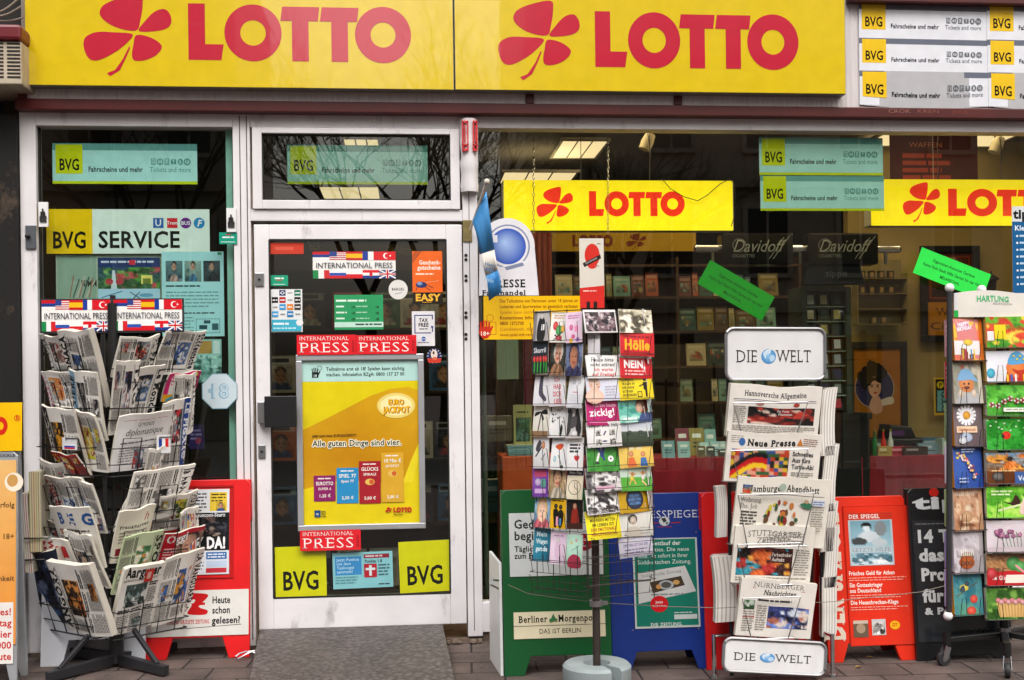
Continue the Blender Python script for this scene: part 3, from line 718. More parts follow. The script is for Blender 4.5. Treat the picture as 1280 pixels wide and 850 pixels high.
def chain(px, py0, py1, Y, root):
    p0 = atY(px, py0, Y); p1 = atY(px, py1, Y); m = MB(); n = 22
    for i in range(n):
        a = p0.lerp(p1, i/n); b = p0.lerp(p1, (i+1.25)/n); r = .005; L = (a-b).length/2; c = (a+b)/2
        m.tube([c + Vector((r*math.cos(q), 0, L*math.sin(q))) if i % 2 else c + Vector((0, r*math.cos(q), L*math.sin(q))) for q in [2*math.pi*k/8 for k in range(8)]], .0014, 4, close=True)
    m.build('chain', CHROME, root)
chain(667, 168, 290, .185, hs1); chain(760, 168, 290, .185, hs1)
w1 = MB()
for px in (726, 812): w1.tube([atY(px, 166, .24), atY(px, 226, .24)], .002, 5)
w1.build('hanger_wire', GALV, hs1)
w2 = MB()
for px in (1172, 1251): w2.tube([atY(px, 168, .34), atY(px, 226, .34)], .002, 5)
w2.build('hanger_wire', GALV, hs2)
cw = MB().tube([atY(x, y, .185) for x, y in ((826,222),(838,236),(855,246),(872,251),(884,244),(900,230),(912,224),(917,229),(919,245),(918,270),(914,283))], .0022, 5)
tag(cw.build('cable', mat('black_cable', '121212', .5)), 'thin black cable drooping over the front of the hanging yellow sign', 'cable')
# spot light on the ceiling
for px, py, lb in ((809, 178, 'white spot lamp with black cable behind the window top'), (1246, 182, 'round white spot lamp at the top right of the window')):
    p = atY(px, py, .55); e = empty('spot_lamp', p, lb, 'spot lamp')
    h = MB().lathe((0,0,0), [(.001,-.045),(.032,-.045),(.036,.0),(.028,.05),(.001,.055)], 16); M_ = Matrix.Translation(p) @ Matrix.Rotation(R(25), 4, 'Y'); h.v = [tuple(M_ @ Vector(v)) for v in h.v]
    h.build('lamp_head', mat('cream_lamp', 'c2b89a', .5), e)
    MB().tube([p + Vector((0,0,.03)), p + Vector((-.015,.01,.10)), p + Vector((-.02,.02,zc - p.z))], .008, 6).build('arm', BLACKM, e)
    MB().tube([p + Vector((-.005,-.04,.04)), p + Vector((.004,-.045,-.03)), p + Vector((.01,-.03,-.10))], .003, 5).build('lead', BLACKM, e)

# window stickers and posters
def strip(r, Y, label, fade=0, b=True):
    a = art_for(r); transit(a, 0, 0, a.w, a.h, 'b2e6e2', '6aa8a4', 'd3e010', 'c8d81a' if b else None, '5f9a94')
    sheet('transit_poster', label, 'poster', r, Y, a, P_SIGN, .002, group='teal transit strips behind the glass')
strip((65.5, 179.5, 246.5, 230), .058, 'teal transit strip with yellow square high in the left window')
strip((359, 181.5, 534.5, 230.5), .034, 'teal transit strip in the narrow pane above the door')
strip((949, 172, 1103.5, 219), .058, 'upper teal transit strip of the pair at the window\'s top right')
strip((950.5, 219.2, 1105, 263.5), .061, 'lower teal transit strip of the pair at the window\'s top right')
r = (58, 261.5, 262, 317); a = art_for(r); a.rect(0, 0, a.w, a.h, 'e4f4ec'); a.rect(0, 0, 57, a.h, 'fad010')
a.t('BVG', 7, 48.5, 20, '1c1a10', 1, w=43); a.t('SERVICE', 64, 48, 20, '20221e', 1, w=103)
a.rect(133, 11, 13, 12.5, '2a62b0'); a.t('U', 139.5, 21, 8, 'f0f4f4', 1, al='c'); a.rect(150.5, 11, 13, 12.5, 'd8303a'); a.t('Tram', 157, 19, 4, 'f0f4f4', 1, al='c')
a.ell(174, 17.3, 7, 6.8, '70308a'); a.t('BUS', 174, 19.5, 4.4, 'f0f4f4', 1, al='c'); a.ell(191, 17.3, 7, 6.8, '2a8ac6'); a.t('F', 191, 21.5, 8, 'f0f4f4', 1, al='c', sh=.2)
sheet('service_sign', 'white and yellow service sign with four round and square symbols, left window', 'sign', r, .085, a, P_SIGN, .006)
r = (70, 318, 203, 376); a = art_for(r); a.rect(0, 0, a.w, a.h, 'a8b8a4'); a.rect(2, 2, 48, 54, '8aa694')
a.t('NIMM', 31, 40, 7.5, '1c241c', 1, w=20)
for i in range(7): a.line(17 + i*4, 54, 22 + i*4 + (i % 3)*3, 26 + (i*5) % 9, 1.6, ('94705c','3c4a44','c0b8a8')[i % 3])
sheet('backing_board', 'pale board with a leaflet fan below the service sign', 'board', r, .10, a, P_MATT, .004)
r = (122.5, 322, 200, 374); a = art_for(r); a.photo(0, 0, a.w, 40, picture(11, ['203a78','3e6a3a','4a8a3a','2a4a24','80b060','305030','b84a50'], 16, .09), 18, 14)
a.rect(0, 0, a.w, 12, '1e3468'); a.greek(4, 4, 70, 1, 5, 'c8d4e8', 3, .5); a.rect(39, 3, 8, 6, 'c83040')
a.poly([(16,40),(24,40),(21,16),(18,16)], 'c8d8e0'); a.ell(14, 30, 5, 4, 'b03a44'); a.ell(27, 30, 5, 4, 'b03a44'); a.rect(54, 22, 14, 11, 'e0d870'); a.rect(56, 26, 10, 7, '6a7a30')
a.rect(0, 39, a.w, 13, 'a8d0e4'); a.line(4, 50, 30, 42, 1.2, '3c6a90'); a.line(40, 43, 52, 51, 1.2, '2a4a68'); a.line(52, 43, 44, 51, 1.2, '2a4a68'); a.ell(60, 47, 9, 2.4, '68a0c0')
sheet('tourism_poster', 'landscape poster with blue header and green park, left window', 'poster', r, .092, a, P_CARD)
r = (202.5, 314.5, 280, 420.5); a = art_for(r); a.rect(0, 0, a.w, a.h, 'a6dce0')
for i in range(3):
    a.photo(5 + i*23.5, 11.5, 21, 26, portrait(i, ('5a7a80','88a8a0','3c4c50')[i], 'c09a84', '241c18', ('c8a8a0','4a80a8','282c34')[i], r=.13, cy=.25), 12, 14)
a.greek(5, 42, 44, 1, 4, '30484e', 1, .5); a.greek(5, 50, 66, 5, 4.4, '68969c', 2, .35); a.greek(22, 76, 46, 1, 4, '30484e', 4, .4); a.greek(5, 82, 34, 5, 4, '68969c', 5, .35)
a.frame(42, 84, 30, 18, .6, '4a7a80'); a.rect(52, 86, 8, 4, '2e4e5a'); a.rect(46, 92, 10, 5, '2e4e5a'); a.rect(62, 90, 8, 8, '35606a'); a.rect(70, 1, 5, 3, '2a8a4a')
sheet('info_poster', 'pale teal info sheet with three small photos, left window', 'poster', r, .075, a, P_CARD)
r = (241, 424, 277, 478); a = art_for(r); a.rect(0, 0, a.w, a.h, '8ec4bc'); a.rect(3, 2, 21, 16, 'a8843c'); a.rect(26, 2, 8, 16, 'c4dcd8'); a.photo(0, 20, a.w, 34, picture(4, ['a8d4cc','5c9a90','2a5850','3a6a60','88b8b0'], 14), 12, 12)
sheet('city_poster', 'teal poster with an old street view beside the octagonal sticker', 'poster', r, .085, a, P_CARD)
r = (236, 531, 255, 561); a = art_for(r); a.rect(0, 0, a.w, a.h, '2c2458'); a.greek(2, 6, 14, 3, 5, '8a80b0', 2); a.ell(12, 20, 4, 4, '8a3050')
sheet('leaflet', 'small purple leaflet low in the left window', 'leaflet', r, .12, a, P_CARD)
# octagonal age sticker
r = (252, 466.5, 297, 511.5); a = art_for(r)
oc = [(a.w/2 + a.w/2*1.06*math.cos(R(22.5 + 45*i)), a.h/2 + a.h/2*1.06*math.sin(R(22.5 + 45*i))) for i in range(8)]
a.poly(oc, '8cb4c4'); a.poly([(a.w/2 + (x-a.w/2)*.95, a.h/2 + (y-a.h/2)*.95) for x, y in oc], 'ccdde6'); a.t('18', 21.5, 31, 17, '8fb4cc', 2, al='c'); a.t('18', 22, 30.6, 17, 'c4dcea', 0, al='c'); a.ell(11, 22, 3.4, 3, '98bcd2')
X0, X1, Z0, Z1 = rectY(*r, -.004)
ob = printed_only('age_sticker', Fr((X0, -.0035, Z0)), X1-X0, Z1-Z0, a, shop); mw = ob.matrix_world.copy(); ob.parent = None; ob.matrix_world = mw
ob.data.transform(mw); ob.matrix_world = Matrix(); sm_ = ob.modifiers.new('thick', 'SOLIDIFY'); sm_.thickness = .0008; recenter(ob, ((X0+X1)/2, -.004, Z0))
tag(ob, 'pale blue octagonal sticker with an 18 on the left window', 'sticker')
# latches and small sticker on the left frames
for q, lb in (((48, 252.5, 60, 283.5), 'latch with white tag on the left window post'), ((283, 260, 295, 290), 'latch with white tag left of the door')):
    x0, x1, z0, z1 = rectY(*q, -.012); e = empty('latch', ((x0+x1)/2, -.01, z0), lb, 'latch')
    MB().box(x0, x1, -.012, -.0003, z0, z1).build('tag', WHITE_PL, e, bevel=.001)
    b = MB(); xm = (x0+x1)/2; dz = z1-z0
    for k in (-1, 0, 1): b.tube([(xm + k*.010, -.015, z0 + dz*.3), (xm + k*.007, -.020, z0 + dz*(.6 + .12*(k == 0)))], .004, 6)
    b.box(xm - .016, xm + .016, -.018, -.0125, z0 + dz*.2, z0 + dz*.42); b.build('bolt', mat('dark_zinc', '4a4a4c', .4, .7), e)
x0, x1, z0, z1 = rectY(31.5, 281.5, 45, 311, -.01); e = empty('lock_plate', ((x0+x1)/2, -.01, z0), 'grey lock plate with black knob on the leftmost post', 'lock')
MB().box(x0, x1, -.010, -.0003, z0, z1).build('plate', mat('grey_zinc', '70747c', .4, .7), e, bevel=.002)
MB().ball(((x0+x1)/2 - .012, -.02, (z0+z1)/2 + .003), .012).build('knob', BLACKM, e)
r = (274, 290.5, 296.5, 305); a = art_for(r); a.rect(0, 0, a.w, a.h, '1c9a80'); a.t('HERMES', 11, 5.8, 2.6, 'e8f4f0', 1, al='c', w=13); a.greek(3, 8, 16, 2, 3, 'd0ece4', 2); a.rect(8, 1, 7, 1.4, 'c83038')
del a
a = art_for(r); a.rect(0, 0, a.w, a.h, '1c9a80'); a.rect(8, 2.2, 7, 1.2, 'c83038'); a.greek(4, 5.2, 15, 1, 3, 'e8f4f0', 1, .6); a.rect(2, 11.5, 18, .8, 'd0ece4')
sheet('sticker', 'small green sticker between the left window and the door frame', 'sticker', r, -.004, a, P_SIGN, .0015)

# door stickers
DY = -.0005
r = (391, 314.5, 494.5, 348); a = art_for(r); flagpress(a, 0, 0, a.w, a.h)
sheet('flag_sticker', 'white press sticker with two rows of flags, top of the door', 'sticker', r, DY, a, P_SIGN, .001)
r = (338, 303.5, 379.5, 317.5); a = art_for(r); a.rect(0, 0, a.w, a.h, 'c63c28'); a.greek(6, 5, 30, 1, 5, 'd85a44', 2, .8); sheet('sticker', 'plain red sticker at the top left of the door glass', 'sticker', r, DY, a, P_MATT, .001)
r = (385, 301, 402, 313); a = art_for(r); a.t('BER', 1, 11, 9, '9a7a2c', 0, w=15, serif=1); a.poly([(-1,1),(1.5,1),(.5,5)], 'b08a2a')
def cut_letters(name, r, a, lb, Y=.0125):
    X0, X1, Z0, Z1 = rectY(*r, Y); ob = printed_only(name, Fr((X0, Y, Z0)), X1-X0, Z1-Z0, a, shop); mw = ob.matrix_world.copy(); ob.parent = None
    ob.data.transform(mw); ob.matrix_world = Matrix(); s_ = ob.modifiers.new('thick', 'SOLIDIFY'); s_.thickness = .0006; recenter(ob, ((X0+X1)/2, Y, Z0)); tag(ob, lb, 'lettering'); return ob
cut_letters('window_lettering', r, a, 'three gold letters at the top of the door glass')
r = (481, 305, 518, 322); a = art_for(r); a.t('DER TAGESSP', 1, 10, 7.5, '8c7430', 0, w=36, serif=1, rot=7); cut_letters('window_lettering', r, a, 'slanting gold letters beside the orange poster on the door')
r = (515.5, 314, 553, 380); a = art_for(r); a.rect(0, 0, a.w, 51.5, 'f0681c')
a.t('Geschenk-', 35.5, 16.5, 5.2, 'fff2e4', 1, al='r', w=27); a.t('gutscheine', 35.5, 23, 5.2, 'fff2e4', 1, al='r', w=29); a.greek(4, 27.5, 30, 1, 3.6, 'ffe0c4', 2, .55)
for i in range(3): a.line(0, 14 - 3.5*i, 11 - 3*i, 0, 1.1, '7a3a2c')
a.ell(11, 42, 7, 3.8, '2a3468'); a.ell(9, 40.5, 3.5, 2.4, '5878b0', c2='9ab4d8'); a.line(15, 41, 26, 46, .7, '2a2840'); a.line(14, 43, 22, 49, .7, '2a2840'); a.line(16, 39, 33, 37, .4, 'ffd0a0'); a.line(6, 45, 4, 49, .7, '2a2840')
a.rect(0, 51.5, a.w, 14.5, '1c140c'); a.t('EASY', 3.5, 62, 8.2, 'f4b83a', 2, w=31); a.greek(12, 63.4, 16, 1, 2.2, 'c08a30', 2)
sheet('voucher_poster', 'orange voucher poster with black foot, top right of the door', 'poster', r, DY, a, P_SIGN, .001)
r = (485.5, 349.5, 510, 374.5); a = art_for(r); a.ell(12.2, 12.5, 12, 12.3, 'e4e2de', 28); a.t('BARGEL', 12.2, 13.5, 3, '23262c', 1, al='c', w=16, serif=1); a.line(8, 18, 17, 16, .6, '4a6aa0')
ob = cut_letters('round_sticker', r, a, 'round white sticker under the flags on the door', DY); ob['category'] = 'sticker'
r = (338.5, 344, 360, 357.5); a = art_for(r); a.rect(0, 0, a.w, a.h, '1aa07a'); a.greek(5, 3, 12, 1, 3, 'e8f4f0', 3, .6); a.rect(7, 5.5, 7, 1.2, 'c02a34'); a.rect(3, 11, 15, .8, 'd0ece4')
sheet('sticker', 'small green sticker at the left of the door glass', 'sticker', r, DY, a, P_SIGN, .001)
r = (338.5, 361.5, 378, 415); a = art_for(r); a.rect(0, 0, a.w, a.h, 'e8eaec')
cols = ['', '1c2f6c', 'e8eaec', '14745c', '1a1a1c', 'b8242e', 'e8eaec', '1c1c1e', 'e8eaec', '3a9ad8', 'e8862c', '3a3432', '4aa4dc', 'e8eaec', '2a80c0', 'e8eaec']
for i, c in enumerate(cols):
    if c and c != 'e8eaec': a.rect(1.5 + (i % 4)*9.4, 1 + (i//4)*8.8, 7.8, 7.2, c)
    if c: a.greek(2.5 + (i % 4)*9.4, 4 + (i//4)*8.8, 6, 1, 3, 'f0f0f0' if c != 'e8eaec' else '9a9a9a', i, .5, 0)
a.ell(15, 4.5, 2.2, 2.2, 'e8eef4'); a.ell(15, 4.5, 1.3, 1.3, '1c2f6c'); a.rect(1, 38, 37, 14.5, '42b0cc'); a.greek(3, 42, 26, 1, 4, 'e8f6fa', 2, .6); a.greek(3, 48, 30, 1, 3, 'c8ecf4', 4, .5); a.ell(36, 42, 4.5, 4, 'e8eaec')
sheet('logo_sticker', 'white sheet of small coloured logos on the door glass', 'sticker', r, DY, a, P_SIGN, .001)
r = (418, 368.5, 479, 412); a = art_for(r); a.rect(0, 0, a.w, a.h, '2a9a60'); a.greek(2, 6, 38, 1, 5, 'e0f4e8', 1, .5, 0)
for i in range(3): a.greek(2, 13.5 + i*7.5, 14, 1, 4, 'd8f0e0', i, .5); a.t('10', 21, 17 + i*7.5, 3, '12241a', 1); a.greek(27, 13.8 + i*7.5, 18, 1, 3.4, 'a8dcbc', i + 5, .4); a.t('18', 51, 17 + i*7.5, 3, '12241a', 1)
a.rect(0, 34, a.w, 6.5, 'bfe4d4'); a.greek(26, 36, 34, 1, 4, '30483c', 2, .5, 0)
sheet('opening_hours', 'green opening hours sign on the middle of the door glass', 'sign', r, DY, a, P_SIGN, .0015)
r = (515, 389, 543.5, 432.5); a = art_for(r); a.rect(0, 0, a.w, a.h, 'e4e2e6')
for q in ((3, 4.5, 23, 1.3), (3, 4.5, 1.3, 23), (3, 26.5, 21, 1.3), (25, 4.5, 1.3, 6), (25, 20, 1.3, 6)): a.rect(*q, '243a80')
a.poly([(24,18),(27.5,19.5),(24,21.5)], '243a80'); a.t('TAX', 14.4, 13.5, 4.6, '1c1e24', 1, al='c', w=11); a.t('FREE', 14.4, 19.4, 4.6, '1c1e24', 1, al='c', w=13); a.greek(9, 21.5, 11, 1, 2.4, '5a6070', 1, .5); a.ell(14.4, 34.6, 2.8, 2.8, '2f5ab0'); a.rect(11.6, 34.2, 5.6, .9, 'd8dce8'); a.greek(7, 38.6, 15, 1, 2, '6a7080', 1, .5)
sheet('tax_sticker', 'white sticker with blue square bracket at the right of the door', 'sticker', r, DY, a, P_SIGN, .001)
r = (532, 435, 553.5, 454.5); a = art_for(r); a.ell(10.7, 10, 9.5, 9.5, '28305c', 22)
for i in range(14): a.line(10.7 + 7*math.cos(i*.45), 10 + 7*math.sin(i*.45), 10.7 + 9.3*math.cos(i*.45), 10 + 9.3*math.sin(i*.45), .7, 'd8d8e0')
a.ell(10.7, 8, 4.2, 6, 'e8d8d0'); a.poly([(1.5,13),(20,13),(18,18.5),(4,18.5)], 'd04030'); a.ell(10, 6, 1.2, 2, '443028'); a.ell(11.5, 13, 3, 2, 'd87050')
ob = cut_letters('round_sticker', r, a, 'small round red and blue sticker low at the right of the door', DY); ob['category'] = 'sticker'
# framed poster on the door
fx0, fx1, fz0, fz1 = rectY(370.5, 442.5, 531, 663, -.035)
pf_ = empty('poster_frame', ((fx0+fx1)/2, -.02, fz0), 'silver framed yellow lottery poster on the door', 'poster frame')
t_ = .030; b = MB(); b.box(fx0, fx1, -.022, -.012 + .0115, fz0, fz0 + t_).box(fx0, fx1, -.022, -.0005, fz1 - t_, fz1).box(fx0, fx0 + t_, -.022, -.0005, fz0 + t_, fz1 - t_).box(fx1 - t_, fx1, -.022, -.0005, fz0 + t_, fz1 - t_)
b.build('frame', mat('silver_frame', 'c4c6cc', .3, .6, .1, 8), pf_, bevel=.004)
r = (378.5, 450.5, 523.5, 655.5); a = art_for(r); a.rect(0, 0, a.w, a.h, 'cc980c')
a.photo(0, 26, a.w, 134, lambda x, y: mixc((.76,.52,.03), (.88,.70,.10), min(1, abs(x-.45)*.7 + abs(y-.72)*.9)), 12, 14)
a.poly([(0,26),(a.w,26),(a.w,38),(132,34),(110,36),(84,45),(60,57),(30,72),(0,86)], 'e2ce10'); a.poly([(0,160),(30,152),(60,149),(80,153),(124,154),(134,128),(145,104),(145,205),(0,205)], 'e6d012'); a.poly([(124,154),(134,128),(145,104),(145,124),(136,154)], 'eeda28')
a.rect(0, 0, a.w, 26, 'b8e0da'); a.t('Teilnahme erst ab 18! Spielen kann süchtig', 30, 12.5, 4.2, '1c2a2a', 1, w=98); a.t('machen. Infotelefon BZgA: 0800 137 27 00', 30, 19.5, 4.2, '1c2a2a', 1, w=98)
for i in range(4): a.line(13.5 + i*2, 16, 12.5 + i*2.3, 8 + abs(i-1.5)*1.2, 1.2, '141c1c')
a.rect(12.5, 14, 8, 7, '141c1c'); a.line(20, 18, 22.5, 13, 1.4, '141c1c'); a.ring(22, 9, 3, 2.5, '3a4848', 12); a.t('18', 14, 20, 3, 'd0e8e4', 1)
a.ell(117, 57, 24, 16, 'f0d878', 24); a.ell(117, 57, 20, 12.5, 'f8ecb0', 24)
for dx, c in ((.9, '7a4a08'), (0, 'f2b414')): a.t('EURO', 107 + dx, 56 + dx*.6, 6.5, c, 2, w=20); a.t('JACKPOT', 101 + dx, 66 + dx*.6, 7.5, c, 2, w=33)
a.t('Jetzt auch beim EUROJACKPOT!', 12, 95, 3.2, '4a3408', 1, w=55)
for dx, dy in ((-.9,0),(.9,0),(0,-.9),(0,.9),(-.6,.6),(.6,.6)): a.t('Alle guten Dinge sind vier.', 12 + dx, 106.5 + dy, 7.2, 'f8f4d8', 2, w=111)
a.t('Alle guten Dinge sind vier.', 12, 106.5, 7.2, '17202a', 1, w=111)
for x, y, w_, h_, c, t1, t2, pr in ((13, 143, 27, 32, '8c2064', 'EUROTTO', 'SUPER 6', '1,25 €'), (41.5, 134, 27, 44, '2a90c8', 'SPIEL 77', 'Spiel 77', '2,50 €'), (69.5, 126, 27, 53, 'a8202c', 'GLÜCKS', 'SPIRALE', '5,00 €'), (97.5, 116, 28, 62, 'dcaa30', '10 Mio €', 'JACKPOT', '2,00 €')):
    a.rect(x, y, w_, h_, c); a.greek(x + 5, y + 3, 17, 1, 3, 'f4e8e8', 1, .5, 0); a.t(t1, x + w_/2, y + 12, 4.2, 'f8f4ee', 1, al='c', w=w_*.8); a.t(t2, x + w_/2, y + 18, 3, 'f4e8e0', 1, al='c', w=w_*.6); a.t(pr, x + w_/2, y + h_ - 5, 3.6, 'f8f4ee', 1, al='c')
    if h_ > 50: a.ell(x + w_/2, y + 26, 6, 4, 'e8c060'); a.ell(x + w_/2 + 2, y + 26, 3, 3, 'd06030')
a.rect(13.5, 186, 7.5, 8.5, '1c4a80'); a.t('*', 15, 196, 6, 'f0f0e0', 1); a.greek(22, 187, 6, 4, 2.2, '6a5a18', 1)
lotto(a, 112, 184.5, 23, 6.5, 'c8241c'); clover(a, 102, 184, 8, 7.5, 'c8241c'); a.greek(112, 193, 12, 1, 2.4, '8a6a10', 1)
X0, X1, Z0, Z1 = rectY(*r, -.006); printed('poster_sheet', Fr((X0, -.006, Z0)), X1-X0, Z1-Z0, .002, a, P_SIGN, parent=pf_)
for r, lb in (((371, 418.5, 445, 443.5), 'upper left red press sticker, on the poster frame'), ((445.3, 418.8, 520.5, 442.5), 'upper right red press sticker, on the poster frame'), ((375, 662.5, 451, 688), 'lone red press sticker under the framed poster')):
    a = art_for(r); redpress(a, 0, 0, a.w, a.h); sheet('press_sticker', lb, 'sticker', r, -.026, a, P_SIGN, .002, 'b81a24', group='red press stickers on the door')
for r, lb, ro in (((344, 683, 408, 747), 'yellow square transit sticker at the bottom left of the door', -.5), ((499, 676, 563, 740), 'yellow square transit sticker at the bottom right of the door', -1.5)):
    a = art_for(r); a.rect(0, 0, a.w, a.h, 'cfd010'); a.t('BVG', 8.5, 54, 22.5, '15160c', 1, w=47); sheet('transit_sticker', lb, 'sticker', r, DY, a, P_SIGN, .001, rot=ro, group='yellow square stickers on the door')
r = (416, 690, 491, 735); a = art_for(r); a.rect(0, 0, a.w, a.h, '84c4cc'); a.rect(3, 5, 33, 23, '3a8cc8'); a.t('Jetzt Punkte', 5, 10.5, 3.6, 'c8ecf4', 0, w=28)
a.t('mit dem', 5, 15.5, 3.6, 'c8ecf4', 0); a.t('Tankvogel', 5, 20.5, 3.6, 'c8ecf4', 0); a.t('sammeln!', 5, 25.5, 3.6, 'c8ecf4', 0)
a.rect(39, 3, 32, 5, '8a2434'); a.greek(41, 4.4, 28, 1, 4, 'd8c0c4', 2, .5); a.t('Punkte 1.8', 40, 13.5, 3.6, '28343c', 1, w=22); a.rect(39, 15, 16, 17, 'b02434'); a.line(47, 17, 47, 30, 3.2, 'd8e4e8'); a.line(41, 21.5, 53, 21.5, 2.8, 'd8e4e8'); a.greek(57, 16, 14, 4, 4, '40646c', 2); a.greek(3, 30, 28, 3, 3.4, '5a98a4', 2); a.greek(57, 40, 14, 1, 3, '28444c', 1)
sheet('payment_sticker', 'teal card with a red square between the yellow stickers', 'sticker', r, DY, a, P_SIGN, .001, rot=-1)
# rolled stickers round the post
tp = [atY(586, y, -.02) for y in (149, 240)]
m = MB(); zs = [tp[1].z + (tp[0].z - tp[1].z)*i/10 for i in range(11)]
m.lathe((tp[0].x, -.004, 0), [(.044 + .004*math.sin(i*2.1), z) for i, z in enumerate(zs)], 14, R(180), R(360))
wr = m.build('wrapped_poster', printmat('white_film', .3, .5)); at = wr.data.color_attributes.new('Col', 'FLOAT_COLOR', 'POINT')
at.data.foreach_set('color', [q for v in wr.data.vertices for q in (*lin('dcd8da'), 1)])
recenter(wr, (tp[0].x, -.004, zs[0])); tag(wr, 'white sheet with red marks wrapped round the post top', 'poster')
b = MB()
for k, x0_ in enumerate((577.5, 591)):
    for q in ((x0_, 152, x0_ + 1.6, 187), (x0_ + (6.5 if k == 0 else 4.5), 152, x0_ + (8 if k == 0 else 6), 187), (x0_, 151, x0_ + (8 if k == 0 else 6), 153.5), (x0_, 180, x0_ + (8 if k == 0 else 6), 181.5), (x0_, 186, x0_ + (8 if k == 0 else 6), 188.5), (x0_ + 3, 157, x0_ + 4.2, 177)):
        u0, u1, v0, v1 = rectY(*q, -.05); b.box(u0, u1, -.0535, -.030, v0, v1)
b.build('red_print', mat('red_ink', 'd02a30', .5), wr)
for y in (319, 324.5, 345, 350.5, 391, 396.5, 418, 423.5):
    p = atY(582.5, y, -.0012); q = MB().lathe((0,0,0), [(.0001,-.0025),(.0075,-.002),(.0085,.002)], 10); q.v = [(v[0] + p.x, v[2] - .0022, v[1] + p.z) for v in q.v]; q.build('screw', mat('dark_screw', '2a2422', .5, .6), shop)
x0, x1, z0, z1 = rectY(578.5, 275, 590, 302, -.008); MB().box(x0, x1, -.006, -.0013, z0, z1).build('strike_plate', mat('brass_plate', '9a8a5c', .4, .7, .3, 20), shop, bevel=.001)
# pennant on a short pole
p0, p1 = atY(588, 287, -.03), atY(608.5, 227, -.22)
pe = empty('pennant', p0, 'blue and white pennant on a short white pole beside the door', 'flag')
MB().tube([p0, p1], .007, 8).ball(p1, .015, 12).build('pole', mat('white_stick', 'd8cfc4', .4), pe)
r = (590, 238, 628, 376); P = lambda x, y, Y=-.14: atY(x, y, Y)
rows = [((590.5,277),(608,239)), ((595,290),(611,262)), ((600,318),(618,312)), ((607,345),(622.5,338)), ((609,352),(625,345)), ((611,376),(627,365))]
V = []; C = []; Fq = []; n_ = 6
for (a0, b0) in rows:
    for i in range(n_ + 1):
        t = i/n_; x = a0[0] + (b0[0]-a0[0])*t; y = a0[1] + (b0[1]-a0[1])*t; V.append(P(x, y, -.14 + .018*math.sin(t*5 + y*.05))); 
fl = MB(); k = n_ + 1
def band(i0, i1): 
    q = MB(); q.add([v for i in range(i0, i1 + 1) for v in V[i*k:(i+1)*k]], [(j*k + i, j*k + i + 1, (j+1)*k + i + 1, (j+1)*k + i) for j in range(i1 - i0) for i in range(n_)], True); return q
for i0, i1, nm, mt in ((0, 2, 'blue_cloth', mat('blue_nylon', '3f8ac8', .6, 0, .15, 8)), (2, 3, 'white_cloth', mat('white_nylon', 'cbc6c0', .6, 0, .1, 8)), (3, 5, 'blue_cloth', MC['blue_nylon'])):
    o = band(i0, i1).build(nm, mt, pe); sd = o.modifiers.new('thick', 'SOLIDIFY'); sd.thickness = .0015
fr_p = Fr(P(600, 345, -.17), roll=R(12)); a = Art(20, 20); a.t('Hann', 3, 6, 4.5, '4a6a94', 1, w=13); a.t('Alle', 4, 12, 4.5, '4a6a94', 1, w=11); a.t('Hallo', 6, 25, 5, 'a8c4dc', 0, w=12)
printed_only('lettering', fr_p, .08, .08, a, pe)
# press dealer sign with rounded top
Y = -.006; pts = [(598, 369.5), (673, 369.5), (668.5, 310)] + [(634 + 34.5*math.cos(R(t)), 307 - 34.5*math.sin(R(t))) for t in range(0, 181, 12)] + [(599.5, 310)]
r = (598, 272, 673, 370); a = art_for(r); a.poly([(x - 598, y - 272) for x, y in pts], 'e6e4ea')
a.ell(37, 36, 27.5, 27.5, '8a90ac', 30); a.ell(37, 36, 25.5, 25.5, 'e6e4ea', 30); a.ell(37, 36, 22.5, 22.5, '2a52b8', 36, 'a8c4f0'); a.rect(11, 22, 13, 9, 'e6e4ea'); a.poly([(28,62),(56,54),(60,60),(32,67)], 'e6e4ea'); a.poly([(32,62),(55,56),(57,60),(35,66)], '8088a4')
a.t('PRESSE', 14, 87, 9.5, '14161c', 1, w=45, serif=1); a.t('Fachhandel', 4, 97, 6.2, '14161c', 1, w=55, serif=1)
ob = cut_letters('dealer_sign', r, a, 'white arched sign with a blue ball beside the pennant', -.008); ob['category'] = 'sign'
r = (598.5, 370, 726, 424); a = art_for(r); a.rect(6, 0, a.w - 6, a.h, 'f4c014')
for i, (s_, c) in enumerate((('Die Teilnahme von Personen unter 18 Jahren an', '8a4a10'), ('Lotterien und Sportwetten ist gesetzlich verboten', '8a4a10'), ('Spielen kann süchtig machen.', 'c88a20'), ('Kostenloses Info-Telefon:', '8a3a10'), ('0800 1372700', '8a3a10'), ('(Landesweit, täglich für)', 'c88a20'), ('www.spiel-mit-verantwortung.de', 'b06a18'))): a.t(s_, 26, 8 + i*7, 4, c, 1, w=[98, 98, 66, 62, 30, 60, 70][i])
a.ring(14, 27, 4.5, 3.9, 'b06a18', 16)
a.frame(6.5, 32, 15, 16, .6, 'b06a18')
for i in range(4): a.line(3 + i*3.2, 42, 2 + i*3.6, 29 + abs(i-1.4)*2, 2.3, 'd03018')
a.poly([(1,38),(14.5,38),(14.5,48),(10,52.5),(4,52.5),(0,46)], 'd03018'); a.line(13, 46, 17, 37, 2.2, 'd03018'); a.t('18+', 1.2, 49, 5, 'f8e8d8', 1, w=12)
ob = cut_letters('age_sign', r, a, 'yellow age limit notice with a red hand, under the arched sign', -.010); ob['category'] = 'sign'
